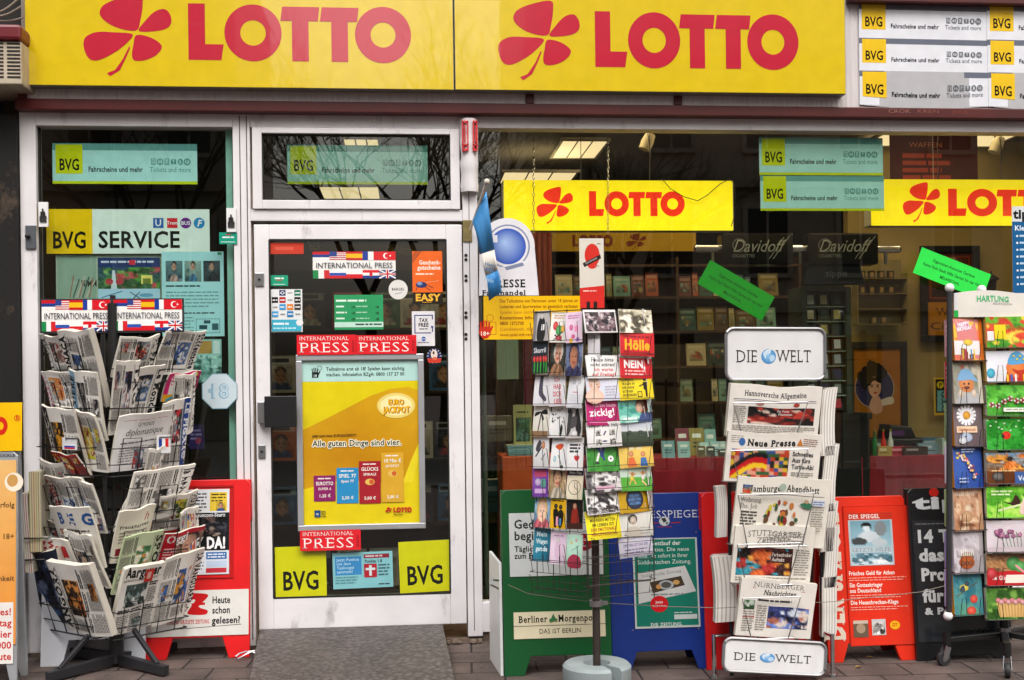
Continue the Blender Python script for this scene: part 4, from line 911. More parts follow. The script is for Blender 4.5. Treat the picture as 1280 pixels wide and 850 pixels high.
# card hanging behind the glass
r = (724.5, 298, 755, 385); a = art_for(r); a.rect(0, 0, a.w, a.h, 'd8d2c8'); a.poly([(0,62),(30.5,59),(30.5,87),(0,87)], 'd42a24'); a.ell(16, 21, 9.5, 14.5, 'd02c22'); a.ell(16, 33, 6, 5, 'd02c22'); a.poly([(4,31),(26,20),(27,25),(6,36)], '1c1a1a'); a.t('nordmann', 8, 32.5, 3, 'c8c4c0', 0, w=16, rot=-26); a.greek(22, 6, 6, 1, 3, '8a847c', 2); a.greek(19, 34, 8, 1, 2.2, '8a847c', 2); a.greek(4, 65, 22, 1, 3, 'f0d0c8', 2); a.rect(8, 79, 4.5, 8, '241818'); a.rect(17, 79, 4.5, 8, '241818')
sheet('display_card', 'white and red hanging card with a red cap drawing', 'card', r, -.012, a, P_CARD)
for r, c, ro, lb, Y in (((874, 346, 966, 380), '1fae2c', 30, 'darker green slanted notice on the glass under the rail', .056), ((1144, 325, 1236, 359), '2ae04c', 21, 'bright green slanted notice above the card rack at the right', -.02)):
    a = art_for(r); a.rect(0, 0, a.w, a.h, c)
    for i, s_ in enumerate(('Zigaretten-Automat Gerätes', 'Keine Park Stadt Hilfe Garten bis der Hof', 'MELANSCHAL')): a.t(s_, a.w/2, 12 + i*8, 3.6, '0c5a1c', 1, al='c', w=[56, 76, 26][i])
    sheet('green_notice', lb, 'notice', r, Y, a, P_MATT, .0012, '28b040', rot=ro, group='green slanted notices')
r = (1265.5, 258, 1330, 366); a = art_for(r); a.rect(0, 0, a.w, a.h, '1c5f94'); a.rect(0, 0, a.w, 19, 'd8dce0'); a.t('tip', 2, 15, 11, '14161a', 2); a.t('Kleinanzeigen', 3, 30, 6, 'e8f0f8', 1)
for i in range(8): a.ell(6, 37 + i*8.6, 1.4, 1.4, 'e8f0f8', 8); a.greek(9, 35.5 + i*8.6, 40, 1, 5, 'b8d4e8', i, .5)
sheet('small_ads_sign', 'blue list sign with white head at the right window edge', 'sign', r, -.004, a, P_SIGN, .002)

# rail with black tobacco displays
rl = empty('display_rail', atY(1000, 312, .7), 'steel rail carrying two black tobacco displays behind the window', 'rail')
a0, a1 = atY(872, 310.5, .8), atY(1122, 311.5, .8); MB().tube([a0, a1], .024, 12).ball(a0, .024).ball(a1, .024).build('rail', CHROME, rl)
m = MB()
for px in (891, 1000, 1107): p = atY(px, 312, .8); m.tube([p, p + Vector((0, .0, -.085))], .011, 8)
m.build('bracket', STEEL, rl)
for x0, x1 in ((903.5, 993), (1011, 1099.5)):
    u0, u1, v0, v1 = rectY(x0, 290.5, x1, 330, .74)
    b = MB().prism([(u0, v0), (u1, v0), (u1, v1), (u0, v1)], .75, .87); bx = b.build('display_box', mat('black_gloss', '0a0c10', .22, 0, .2, 6), rl, bevel=.012)
    a = Art(x1-x0, 39.5); a.t('Davidoff', 12, 24, 15, 'b4c0c2', 0, w=62, sh=.35); a.ring(21, 16, 8.5, 7.9, 'b4c0c2', 20); a.line(63, 33, 84, 4, .9, 'b4c0c2'); a.line(58, 33, 77, 6, .9, 'b4c0c2'); a.t('CIGARETTES', 12, 31, 3.8, '98a4a6', 0, w=28)
    printed_only('lettering', Fr((u0, .7465, v0)), u1-u0, v1-v0, a, bx)
u0, u1, v0, v1 = rectY(1008, 331, 1081, 355, .78); b = MB().prism([(u0 - .01, v0), (u1 + .01, v0), (u1 - .02, v1), (u0 + .02, v1)], .79, .87); bx = b.build('display_box', mat('slate_gloss', '1d2c3a', .3, 0, .2, 6), rl, bevel=.008)
a = Art(73, 24); a.t('zippo', 24, 14, 7, '8a9aa8', 1, w=28); printed_only('lettering', Fr((u0, .7865, v0)), u1-u0, v1-v0, a, bx)
# lighter cabinet
u0, u1, v0, v1 = rectY(1003, 358, 1065, 523, .95); cab = empty('lighter_cabinet', ((u0+u1)/2, 1.1, v0), 'lit glass cabinet of lighters standing on a black chest', 'cabinet')
b = MB(); b.box(u0, u0 + .03, .95, 1.2, v0, v1).box(u1 - .035, u1, .95, 1.2, v0, v1).box(u0 + .03, u1 - .035, .95, 1.2, v1 - .03, v1).box(u0 + .03, u1 - .035, 1.18, 1.2, v0, v1 - .03).box(u0 + .03, u1 - .035, .95, 1.18, v0, v0 + .03)
b.build('casing', mat('grey_green_cabinet', '34443e', .4, .2), cab, bevel=.003)
m = MB(); nrow = 8
for i in range(1, nrow): z = v0 + .05 + (v1 - v0 - .08)*i/nrow; m.box(u0 + .031, u1 - .036, .96, 1.17, z - .005, z)
m.build('shelf', mat('pale_shelf', 'a8c4b4', .4), cab)
rn = random.Random(5); LC = ['2c3468','c8d0d4','d8c878','b8c4c8','d84858','3a4a48','e0e4e4','9aa4a0','c4b890','28404c']
for i in range(nrow):
    z = v0 + .05 + (v1 - v0 - .08)*i/nrow
    for j in range(3):
        x = u0 + .050 + j*(u1 - u0 - .125)/2.25
        o = MB().box(-.034, .034, -.01, .02, 0, .080).box(-.020, .020, -.0125, -.0105, .012, .068).build('lighter_pack', mat('black_pack', '15191a', .5))
        o.data.materials.append(mat('lighter_%s' % LC[(i*3 + j*7) % 10], LC[(i*3 + j*7) % 10], .3, .3)); 
        for pz in list(o.data.polygons)[6:]: pz.material_index = 1
        o.location = (x + .015, .985, z + .001); o.rotation_euler = (R(-8), 0, 0); tag(o, 'small boxed lighter on a shelf of the lit cabinet', 'lighter', 'boxed lighters in the glass cabinet')
u0, u1, v0, v1 = rectY(1000, 525, 1090, 760, .9); b = MB().box(u0, u1, .92, 1.45, .016, v1).box(u0 - .01, u1 + .01, .90, 1.47, v1 + .001, v1 + .04)
tag(b.build('chest', mat('black_stained_wood', '0f1214', .35, 0, .2, 3)), 'black chest under the lighter cabinet', 'chest')
# acrylic pipe stand
u0, u1, v0, v1 = rectY(1076, 340, 1139, 405, 1.55); st = empty('acrylic_stand', ((u0+u1)/2, 1.6, v0), 'clear wall stand of small tobacco goods behind the window', 'stand')
b = MB().box(u0, u1, 1.70, 1.703, v0, v1 + .1)
for k in range(4): b.box(u0, u1, 1.60, 1.70, v0 + (v1 - v0)*k/3.4, v0 + (v1 - v0)*k/3.4 + .004)
for x in (u0, u1 - .004): b.box(x, x + .004, 1.6, 1.70, v0 - .003, v1)
b.build('shelves', mat('clear_acrylic_edge', '94865c', .2), st)
for k, cnt in ((0, 2), (2, 4), (3, 4)):
    for j in range(cnt):
        x = u0 + .05 + j*(u1 - u0 - .08)/4 + (.08 if k == 0 else 0); z = v0 + (v1 - v0)*k/3.4 + .0045
        o = MB().box(-.022, .022, -.01, .01, 0, .055).box(-.012, .012, -.0125, -.0105, .01, .045).build('small_box', mat('brown_pack', '2c2014', .5)); o.data.materials.append(mat('tan_pack', '9a7c4a', .5))
        for pz in list(o.data.polygons)[6:]: pz.material_index = 1
        o.location = (x, 1.65, z); tag(o, 'tiny dark box on the clear wall stand', 'box', 'tiny boxes on the clear stand')
# framed pictures on the tan wall
def framed(r, Y, art_fn, label):
    u0, u1, v0, v1 = rectY(*r, Y); e = empty('framed_picture', ((u0+u1)/2, Y, v0), label, 'picture'); t_ = .045
    MB().box(u0, u1, Y, Y + .03, v0, v0 + t_).box(u0, u1, Y, Y + .03, v1 - t_, v1).box(u0, u0 + t_, Y, Y + .03, v0 + t_, v1 - t_).box(u1 - t_, u1, Y, Y + .03, v0 + t_, v1 - t_).build('frame', mat('black_frame', '15110e', .4), e, bevel=.004)
    a = Art(u1 - u0 - 2*t_, v1 - v0 - 2*t_); a.w *= 100; a.h *= 100; art_fn(a); printed('print', Fr((u0 + t_, Y + .018, v0 + t_)), u1-u0-2*t_, v1-v0-2*t_, .004, a, P_MATT, parent=e)
def woman(a):
    W, H = a.w, a.h; a.rect(0, 0, W, H, 'ac6c10'); cx, cy = W*.45, H*.44; rr = W*.42
    a.ell(cx, cy, rr, rr*1.02, '2c2c5c', 40); a.ring(cx, cy, rr*1.0, rr*.96, 'c8b0a0', 40)
    a.poly([(cx + .05*W, cy + rr*.9), (cx + .08*W, cy + .15*H), (cx + .36*W, cy + .10*H), (cx + .40*W, cy + .17*H), (cx + .25*W, cy + rr*.85)], 'e0d4c8', 4)
    a.poly([(cx - .12*W, cy + .22*H), (cx - .04*W, cy + .1*H), (cx + .1*W, cy + .1*H), (cx + .16*W, cy + .25*H), (cx, cy + .29*H)], 'd8a890', 4)
    rn = random.Random(2)
    for i in range(26):
        t = rn.random()*6.28; q = rn.random()**.5; a.ell(cx - .04*W + .25*W*q*math.cos(t), cy - .13*H + .13*H*q*math.sin(t), .085*W, .055*H, '17120f', 7)
    a.ell(cx + .0*W, cy - .01*H, .135*W, .115*H, 'e0b098', 24); a.poly([(cx - .15*W, cy - .1*H), (cx + .14*W, cy - .12*H), (cx + .13*W, cy - .05*H), (cx - .02*W, cy - .08*H), (cx - .12*W, cy - .02*H)], '17120f', 4)
    for s in (-1, 1): a.ell(cx + s*.06*W, cy - .012*H, .03*W, .008*H, '2a1c18', 10); a.line(cx + s*.03*W, cy - .03*H, cx + s*.09*W, cy - .034*H, .6, '2a1c18')
    a.line(cx + .005*W, cy - .01*H, cx + .012*W, cy + .03*H, .5, 'b88068'); a.ell(cx + .01*W, cy + .055*H, .04*W, .012*H, 'b02028', 12)
framed((1060, 427, 1135, 556), 1.69, woman, 'framed orange poster of a dark haired woman behind the counter')
def smoker(a):
    W, H = a.w, a.h; a.rect(0, 0, W, H, '4a2010'); a.rect(W*.06, H*.04, W*.88, H*.52, '8a3a14'); a.photo(W*.1, H*.06, W*.8, H*.48, portrait(8, '5a2410', 'b87850', 'a09080', '2a1410', r=.24, cy=.38), 14, 12)
    a.rect(0, H*.60, W, H*.40, 'c8861c'); a.t('We', W*.2, H*.77, H*.1, '1c120c', 0, serif=1); a.t('Cigars', W*.06, H*.93, H*.085, '1c120c', 0, w=W*.85)
framed((1152, 307, 1226, 427), 1.69, smoker, 'framed brown portrait poster half hidden by the green notice')
r = (1167.5, 472, 1194, 519); a = art_for(r); a.rect(0, 0, a.w, a.h, 'e8c014'); a.rect(2, 2, 22, 42, '1c1c1a'); a.ell(8, 9, 4.5, 4.5, 'e8d020', 14); a.t('P', 6.3, 12, 5.5, '1c1c1a', 1); a.rect(4, 16, 18, 26, '78c0d0'); [a.ring(13, 21 + i*6, 4, 2.6, '28404c', 12) for i in range(4)]
sheet('yellow_sign', 'small yellow and black sign on the tan wall behind the pole', 'sign', r, 1.68, a, P_MATT)
r = (1112, 168, 1222, 228); a = art_for(r); a.rect(0, 0, a.w, a.h, '40100c'); a.t('WAFFEN', 24, 16, 6, 'b06a4a', 0, w=42); [a.greek(16, 24 + i*9, 64, 1, 8, '9a3c2c', i, .7) for i in range(4)]; a.line(54, 0, 54, 60, .8, 'c0b0a0')
sheet('red_banner', 'dark red banner hanging above the right lit sign', 'banner', r, 1.2, a, P_MATT)
# lantern on the wall
p = atY(1239, 356, 1.6); e = empty('wall_lantern', p, 'black carriage lantern on the tan wall behind the green notice', 'lantern')
MB().lathe(p, [(.001,.10),(.01,.07),(.05,.045),(.055,.035),(.04,.03)], 8).build('lantern_roof', BLACKM, e); MB().lathe(p, [(.04,.029),(.03,-.06),(.001,-.07)], 6).build('lantern_body', mat('dark_lantern_glass', '241f1a', .2), e); MB().tube([p + Vector((0,.14,-.03)), p + Vector((0,.05,-.09)), p + Vector((0,0,-.07))], .008).build('bracket', BLACKM, e)
# counters under red cloth
def cloth_table(r, Y, dep, label, name='counter_table'):
    u0, u1, v0, v1 = rectY(*r, Y); e = empty(name, ((u0+u1)/2, Y + dep/2, 0), label, 'table')
    MB().box(u0 + .02, u1 - .02, Y + .02, Y + dep, .7, v1 - .004).build('tabletop', mat('wood_board', '6a4a30', .6), e)
    for x in (u0 + .06, u1 - .1):
        for y in (Y + .06, Y + dep - .1): MB().box(x, x + .04, y, y + .04, .016, .70).build('leg', MC['wood_board'], e)
    m = MB(); n = 40; rn = random.Random(3)
    top = [(u0 + (u1-u0)*i/n, Y + .012*math.sin(i*1.1), v1) for i in range(n+1)]; bot = [(x, Y - .012 + .022*math.sin(i*1.1 + .3), .05) for i, (x, y, z) in enumerate(top)]; bk = [(x, Y + dep, v1) for x, y, z in top]
    m.add(bk + top + bot, [(r_*(n+1)+i, r_*(n+1)+i+1, (r_+1)*(n+1)+i+1, (r_+1)*(n+1)+i) for r_ in (0, 1) for i in range(n)], True)
    o = m.build('tablecloth', RED_CLOTH, e); s_ = o.modifiers.new('t', 'SOLIDIFY'); s_.thickness = .003; return v1
zt1 = cloth_table((1078, 570, 1250, 740), .92, .5, 'counter with red cloth under the woman poster')
zt2 = cloth_table((700, 574, 910, 740), .62, .5, 'display table with red cloth behind the postcard rack')
# orange table with books at far left of the window
u0, u1, v0, v1 = rectY(628, 570, 700, 640, .5); tag(MB().box(u0, u1, .5, .85, .016, v1).build('orange_stand', mat('orange_board', 'c85018', .6, 0, .2, 4), bevel=.006), 'orange display block behind the green board', 'display block')
def block(name, r, Y, d, col, label, cat, art=None, rot=0, lean=0, group=None):
    u0, u1, v0, v1 = rectY(*r, Y); a = art or Art(10, 10)
    if not art: a.rect(2, 2, 6, 1.5, mixc(hexc(col), (1,1,1), .4)); a.greek(2, 5, 6, 2, 1.4, mixc(hexc(col), (0,0,0), .5), 1)
    return printed(name, Fr((u0, Y, v0), yaw=R(rot), lean=R(lean)), u1-u0, v1-v0, d, a, P_CARD, edge='c8c4b4', base=col, label=label, cat=cat, group=group)
a = Art(24, 50); a.rect(0, 0, 24, 50, 'b8b878'); a.photo(3, 16, 18, 30, picture(3, ['4a7a58','2a4a30','7a9a60','1c3028','5a8a80'], 10), 10, 12); a.greek(4, 8, 16, 1, 5, '4a5a30', 1)
block('book', (642, 506, 665, 556), .6, .03, 'b8b878', 'green and cream book standing on the orange block', 'book', a)
for i in range(3): block('book', (634 + i, 556.5 + i*4.5, 667, 560.6 + i*4.5), .52, .16, ['7ab0b8','8ac0c4','68a0a8'][i], '%s thin teal book lying on the orange block' % ('top', 'middle', 'lowest')[i], 'book', group='teal books on the orange block')
# magazine shelf seen through the door
MY = 1.5; ms = empty('magazine_shelf', atY(420, 600, MY), 'dim magazine shelf inside the shop, seen through the door glass', 'shelf')
u0, u1, v0, v1 = rectY(325, 300, 620, 760, MY); m = MB(); zm = [atY(430, y, MY).z for y in (735, 655, 575, 490, 410, 335)]
m.box(u0, u1, MY + .2, MY + .22, .016, v1).box(u0 - .02, u0, MY - .02, MY + .22, .016, v1).box(u1, u1 + .02, MY - .02, MY + .22, .016, v1); m.build('carcass', mat('shelf_brown', '4a3420', .6, 0, .2, 4), ms)
m = MB()
for z in zm: m.box(u0 + .001, u1 - .001, MY, MY + .199, z - .015, z)
m.build('board', MC['shelf_brown'], ms)
rn = random.Random(19)
for z in zm[:-1]:
    x = u0 + .03
    while x < u1 - .22:
        c = rn.choice(['a83430','3a68a0','d8b040','3a6a44','c8c4bc','8a3a68','2c3448','d87030','b8b0a0']); a = Art(20, 26); a.photo(2, 7, 16, 17, portrait(rn.random(), c, 'c89878', '2a1c18', rn.choice(['3a5a98','a83438','c8c4bc','28242c']), r=.22), 7, 8); a.rect(1, 1, 18, 5, mixc(hexc(c), (1,1,1), .5)); a.greek(2, 2, 14, 1, 4, '1c1a1a', 1, .7)
        printed('magazine', Fr((x, MY + .04, z + .001), lean=R(-10)), .19, .24, .006, a, P_CARD, edge='c8c4bc', base=c, label='magazine facing out on the dim shelf behind the door', cat='magazine', group='magazines on the shelf behind the door')
        x += rn.uniform(.19, .24)
# goods on both red tables
for i, (x, y0, y1, w_, c) in enumerate(((828,553,575,16,'6a98a0'),(848,554,575,15,'88b4b4'),(846,536,550,16,'7a3448'),(863,535,549,18,'8a8040'),(882,536,548,14,'7aa8a4'),(875,548,566,12,'a0c4c4'),(889,548,567,12,'94b8bc'),(900,548,567,8,'a8c0c0'),(872,560,575,10,'5a5434'),(884,560,574,10,'38342c'),(898,564,574,14,'2c2c2c'))):
    Y = .66 if y1 > 570 else (.74 if y1 > 560 else .84); u0, u1, v0, v1 = rectY(x, y0, x + w_, y1, Y); h_ = v1 - v0
    a = Art(10, 10); a.rect(2, 2, 6, 1.5, 'd8e0dc'); a.greek(2, 5, 6, 2, 1.4, '2c3c40', 1)
    printed('small_book', Fr((u0, Y, zt2 + .0005 + (0 if Y < .7 else .0)), lean=R(-12)), u1-u0, h_ if Y < .8 else h_ + .10, .02, a, P_CARD, edge='c8c4b4', base=c, label='little gift book standing on the red cloth behind the glass', cat='book', group='gift books on the red table')
# bottles, till and goods on the right counter
for x, c in ((1090, '2a7a44'), (1101, 'c8301c'), (1110, 'c8ccc8')):
    u0, u1, v0, v1 = rectY(x, 500 if x < 1105 else 504, x + 9, 540, 1.0); xm = (u0+u1)/2
    e = empty('bottle', (xm, 1.02, zt1), '%s bottle on the red counter below the woman poster' % {1090: 'green', 1101: 'red', 1110: 'pale'}[x], 'bottle')
    m = MB().lathe((xm, 1.02, zt1 + .001), [(.001,0),(.017,0),(.018,.06),(.016,.09),(.007,.12),(.007,.15),(.001,.15)], 12); m.build('body', mat('bottle_%s' % c, c, .2), e); MB().lathe((xm, 1.02, zt1 + .151), [(.001,0),(.008,0),(.008,.014),(.001,.014)], 10).build('cap', mat('gold_cap', 'b89a3a', .3, .6), e)
p = atY(1125, 560, 1.15); e = empty('till', (p.x, 1.2, zt1), 'black till on the red counter right of the bottles', 'till')
MB().box(p.x - .10, p.x + .12, 1.08, 1.38, zt1 + .001, zt1 + .10).build('drawer_box', BLACKM, e, bevel=.008); MB().prism([(p.x - .09, zt1 + .101), (p.x + .10, zt1 + .101), (p.x + .07, zt1 + .17), (p.x - .07, zt1 + .19)], 1.13, 1.3).build('keyboard_block', BLACKM, e, bevel=.006); MB().box(p.x - .06, p.x + .02, 1.125, 1.128, zt1 + .12, zt1 + .15).build('display', mat('violet_display', '5a3468', .3), e)
for r, Y, c, lb in (((1112,558,1140,569),1.0,'b02438','red carton on the counter in front of the till'), ((1098,556,1115,568),.98,'a89048','small yellow carton beside the red carton'), ((1148,548,1176,562),1.05,'7a98a8','pale blue box right of the till'), ((1152,528,1180,547),1.2,'4a6a80','blue round tin above the pale box'), ((1178,540,1196,560),1.0,'a8c0b8','white box beside the rack pole'), ((1130,560,1160,571),.97,'3a2820','brown tray on the counter edge'), ((1090,540,1110,560),1.02,'3c4a3c','green display box on the red counter')):
    u0, u1, v0, v1 = rectY(*r, Y); a = Art(20, 10); a.rect(2, 2, 10, 2.5, mixc(hexc(c), (1,1,1), .5)); a.greek(2, 6, 14, 1, 2, mixc(hexc(c), (0,0,0), .5), 1)
    printed('carton', Fr((u0, Y, zt1 + .001)), u1-u0, v1-v0, .09, a, P_CARD, edge=c, base=c, label=lb, cat='carton')
# book shelves in the depth
bs = empty('bookshelf', atY(800, 560, 2.0), 'dim bookshelf deep in the shop behind the postcard rack', 'bookshelf'); SY = 2.0
u0, u1, v0, v1 = rectY(690, 330, 1000, 600, SY); m = MB()
zsh = [atY(860, y, SY).z for y in (600, 548, 502, 457, 413, 370, 330)]
for x in (u0 - .02, (u0+u1)/2, u1): m.box(x, x + .02, SY, SY + .28, .016, v1 + .05)
m.build('upright', mat('shelf_brown', '4a3420', .6, 0, .2, 4), bs); m = MB()
for z in zsh:
    for q in ((u0 + .001, (u0+u1)/2 - .001), ((u0+u1)/2 + .021, u1 - .001)): m.box(q[0], q[1], SY, SY + .27, z - .018, z)
m.build('shelf', MC['shelf_brown'], bs)
rn = random.Random(9); BC = ['4a8a84','2f5a58','7ab0a4','8a7a3c','6a3430','305a78','94b4a0','5a4430','a8a070','28403c','b05030','d0c8a0']
for zi, z in enumerate(zsh[:6]):
    x = u0 + .04
    while x < u1 - .16:
        if abs(x - (u0+u1)/2) < .17: x = max(x, (u0+u1)/2 + .035)
        w_ = rn.choice([.10, .13, .15, .05]); h_ = rn.uniform(.14, .175)
        if rn.random() < .16: x += w_; continue
        c = rn.choice(BC); a = Art(10, 15); a.rect(1, 1.5, 8, 2, mixc(hexc(c), (1,1,1), .35)); a.photo(1.5, 5, 7, 7, picture(rn.random(), [mixc(hexc(c),(1,1,1),.3), mixc(hexc(c),(0,0,0),.4)] + [rn.choice(BC) for _ in range(3)], 4, .04), 6, 6)
        if x + w_ > u1: break
        if not (x < (u0+u1)/2 < x + w_):
            printed('book', Fr((x, SY + .06, z + .001), lean=R(-8)), w_ - .01, h_, .02, a, P_CARD, edge='b8b4a0', base=c, label='book facing out on the dim shelf deep in the shop', cat='book', group='books on the dim shelves')
        x += w_
# red curtain panel, pale pillar
m = MB(); u0, u1, v0, v1 = rectY(664, 288, 690, 600, .95); n = 14
m.add([(u0 + (u1-u0)*i/n, .95 + .018*math.sin(i*1.7), z) for z in (v0, v1) for i in range(n+1)], [(i, i+1, n+2+i, n+1+i) for i in range(n)], True); o = m.build('curtain', mat('dark_orange_cloth', '7c2c14', .8, 0, .3, 5)); s_ = o.modifiers.new('t', 'SOLIDIFY'); s_.thickness = .003; recenter(o, (u0, .95, v0)); tag(o, 'dark orange curtain strip behind the arched white sign', 'curtain')
u0, u1, v0, v1 = rectY(612, 424, 648, 475, .9); a = Art(36, 51); a.rect(0, 0, 36, 51, '8aa48c'); sheet('pale_panel', 'plain pale green panel hanging under the age limit notice', 'panel', (621, 424, 648, 474), .8, a, P_MATT)
u0, u1, v0, v1 = rectY(603, 360, 609, 745, .25); tag(MB().tube([((u0+u1)/2, .25, v0), ((u0+u1)/2, .25, v1 + .3)], .012, 8).build('standpipe', mat('grey_green_pipe', '5a6a60', .4, .4)), 'thin grey pipe just inside the window by the door', 'pipe')
for r, Y, c, lb in (((604,520,640,552),.9,'5a5a48','bundle of dim magazines left of the orange block'), ((604,600,626,640),.8,'2c4450','dark wire basket behind the glass beside the green board')):
    block('goods_pile', r, Y, .12, c, lb, 'goods')
u0, u1, v0, v1 = rectY(655, 420, 700, 560, 1.3); tag(MB().box(u0, u1, 1.3, 1.34, .02, v1).build('magenta_panel', mat('magenta_board', '6a1440', .7, 0, .2, 3)), 'dark magenta panel behind the postcard rack', 'panel')
# yellow reversed sign deeper in the shop
u0, u1, v0, v1 = rectY(690, 290, 905, 318, 1.5); a = Art(215, 28); a.rect(0, 0, 215, 28, 'a8861c'); lotto(a, 30, 4, 60, 18, '6a2c14'); clover(a, 110, 2, 30, 24, '6a2c14')
sheet('inner_sign', 'dim yellow sign deep in the shop below the hanging lit sign', 'sign', (690, 290, 870, 314), 1.5, a, P_MATT, .02)
# ------------------------------------------------------------------ street: ramp and standing boards
pa, pb, pc_, pd = atZ(318, 852), atZ(569, 852), atY(325, 786.5, -.02), atY(553, 780, -.02)
nr = 10; m = MB(); vs = []
for j in range(nr + 1):
    t = j/nr
    for i in range(nr + 1):
        l_ = pc_.lerp(Vector((pa.x, pa.y - .25, .012)), t); r_ = pd.lerp(Vector((pb.x, pb.y - .25, .012)), t); vs.append(l_.lerp(r_, i/nr))
m.add(vs, [(j*(nr+1)+i, (j+1)*(nr+1)+i, (j+1)*(nr+1)+i+1, j*(nr+1)+i+1) for j in range(nr) for i in range(nr)])
def checker():
    mt, n, l, p = _new('tread_plate'); tc = n.new('ShaderNodeTexCoord'); v = n.new('ShaderNodeTexVoronoi'); v.inputs['Scale'].default_value = 34; l.new(tc.outputs['Object'], v.inputs[0])
    nz = n.new('ShaderNodeTexNoise'); nz.inputs['Scale'].default_value = 3.5; nz.inputs['Detail'].default_value = 9; l.new(tc.outputs['Object'], nz.inputs[0])
    cr = n.new('ShaderNodeMix'); cr.data_type = 'RGBA'; cr.inputs[6].default_value = (*lin('4c4544'), 1); cr.inputs[7].default_value = (*lin('7e7573'), 1); l.new(nz.outputs[0], cr.inputs[0]); l.new(cr.outputs[2], p.inputs['Base Color'])
    vr = n.new('ShaderNodeMapRange'); vr.inputs['From Max'].default_value = .6; vr.inputs['To Min'].default_value = 1.25; vr.inputs['To Max'].default_value = .55; l.new(v.outputs['Distance'], vr.inputs[0]); m2 = n.new('ShaderNodeMix'); m2.data_type = 'RGBA'; m2.blend_type = 'MULTIPLY'; m2.inputs[0].default_value = 1; l.new(cr.outputs[2], m2.inputs[6]); l.new(vr.outputs[0], m2.inputs[7]); l.new(m2.outputs[2], p.inputs['Base Color']); p.inputs['Metallic'].default_value = .3; p.inputs['Roughness'].default_value = .5
    bp = n.new('ShaderNodeBump'); bp.inputs['Strength'].default_value = 1; bp.inputs['Distance'].default_value = .012; l.new(v.outputs['Distance'], bp.inputs['Height']); l.new(bp.outputs[0], p.inputs['Normal']); return mt
rp = m.build('entrance_ramp', checker()); s_ = rp.modifiers.new('t', 'SOLIDIFY'); s_.thickness = .008; s_.offset = -1; tag(rp, 'grey tread plate ramp lying in front of the glass door', 'ramp')
rn = random.Random(4)
for i in range(9):
    p = atZ(556 + rn.random()*72, 797 + rn.random()*9); o = MB().lathe((0,0,0), [(.001,-.01),(.02,0),(.016,.018),(.001,.024)], 7).build('rubble_stone', mat('mortar_lump', '7a6a5c', .95, 0, .3, 20, .6, 60))
    o.location = (p.x, min(p.y, -.03), .008); o.scale = (rn.uniform(.5, 1.3), rn.uniform(.5, 1.1), rn.uniform(.4, .9)); o.rotation_euler = (0, 0, rn.random()*6); tag(o, 'lump of broken mortar under the door frame beside the ramp', 'stone', 'mortar lumps by the door')
for i, (px, py) in enumerate(((1087, 823), (1096, 815), (1073, 835), (1120, 818), (628, 838))):
    p = atZ(px, py); o = MB().add([(-.02,0,0),(0,-.011,.004),(.022,0,0),(0,.012,.006)], [(0,1,2,3)]).build('dead_leaf', mat('dry_leaf', '8a6a3a', .8)); s_ = o.modifiers.new('t', 'SOLIDIFY'); s_.thickness = .001
    o.location = (p.x, p.y, .006); o.rotation_euler = (0, .1, i*1.7); tag(o, 'dry brown leaf on the pavement by the boards', 'leaf', 'dry leaves on the pavement')

def board(name, label, px0, px1, ptop, pbot, col, lean=9, yaw=0, leg=.10, gap=.085, mt=None, thick=.022, cat='sandwich board', pxw=None, back=True, group='newspaper sandwich boards along the shop front'):
    """a standing board: leaning front panel with cut-out foot, back panel; returns root, front frame, size and photo->art map"""
    O = atZ(px0, pbot); fr = Fr(O, yaw=R(yaw), lean=R(-lean))
    W_ = fr.uv(px1, pbot)[0]; H_ = fr.uv((px0+px1)/2, ptop)[1]
    root = empty(name, O, label, cat, group, R(yaw)); M = fr.mat(); mt = mt or mat('board_' + col, col, .35, 0, .10, 5, .04, 30, .18, '1a1614')
    q = MB().prism([(0,0),(leg,0),(leg+.03,gap),(W_-leg-.03,gap),(W_-leg,0),(W_,0),(W_,H_-.02),(W_-.02,H_),(.02,H_),(0,H_-.02)], 0, thick, M); q.build('front_panel', mt, root, bevel=.003)
    if back:
        T = M @ Vector((0, thick + .002, H_)); fb = Fr(T, yaw=R(yaw), lean=R(lean)); hb = T.z/math.cos(R(lean))
        q = MB().prism([(0,-hb),(leg,-hb),(leg+.03,-hb+gap),(W_-leg-.03,-hb+gap),(W_-leg,-hb),(W_,-hb),(W_,-.004),(0,-.004)], 0, thick, fb.mat()); q.build('back_panel', mt, root, bevel=.003)
    return root, fr, W_, H_
def on_board(root, fr, r, art, name='poster', m=None, thick=.003, edge='c8c4bc', base=None, y0=-.0042):
    u0, v0 = fr.uv(r[0], r[3]); u1, v1 = fr.uv(r[2], r[1])
    f2 = Fr(fr.O + fr.U*u0 + fr.V*v0); f2.m = fr.m; f2.U, f2.B, f2.V = fr.U, fr.B, fr.V
    return printed(name, f2, u1-u0, v1-v0, thick, art, m or P_SIGN, edge=edge, base=base, parent=root, y0=y0)
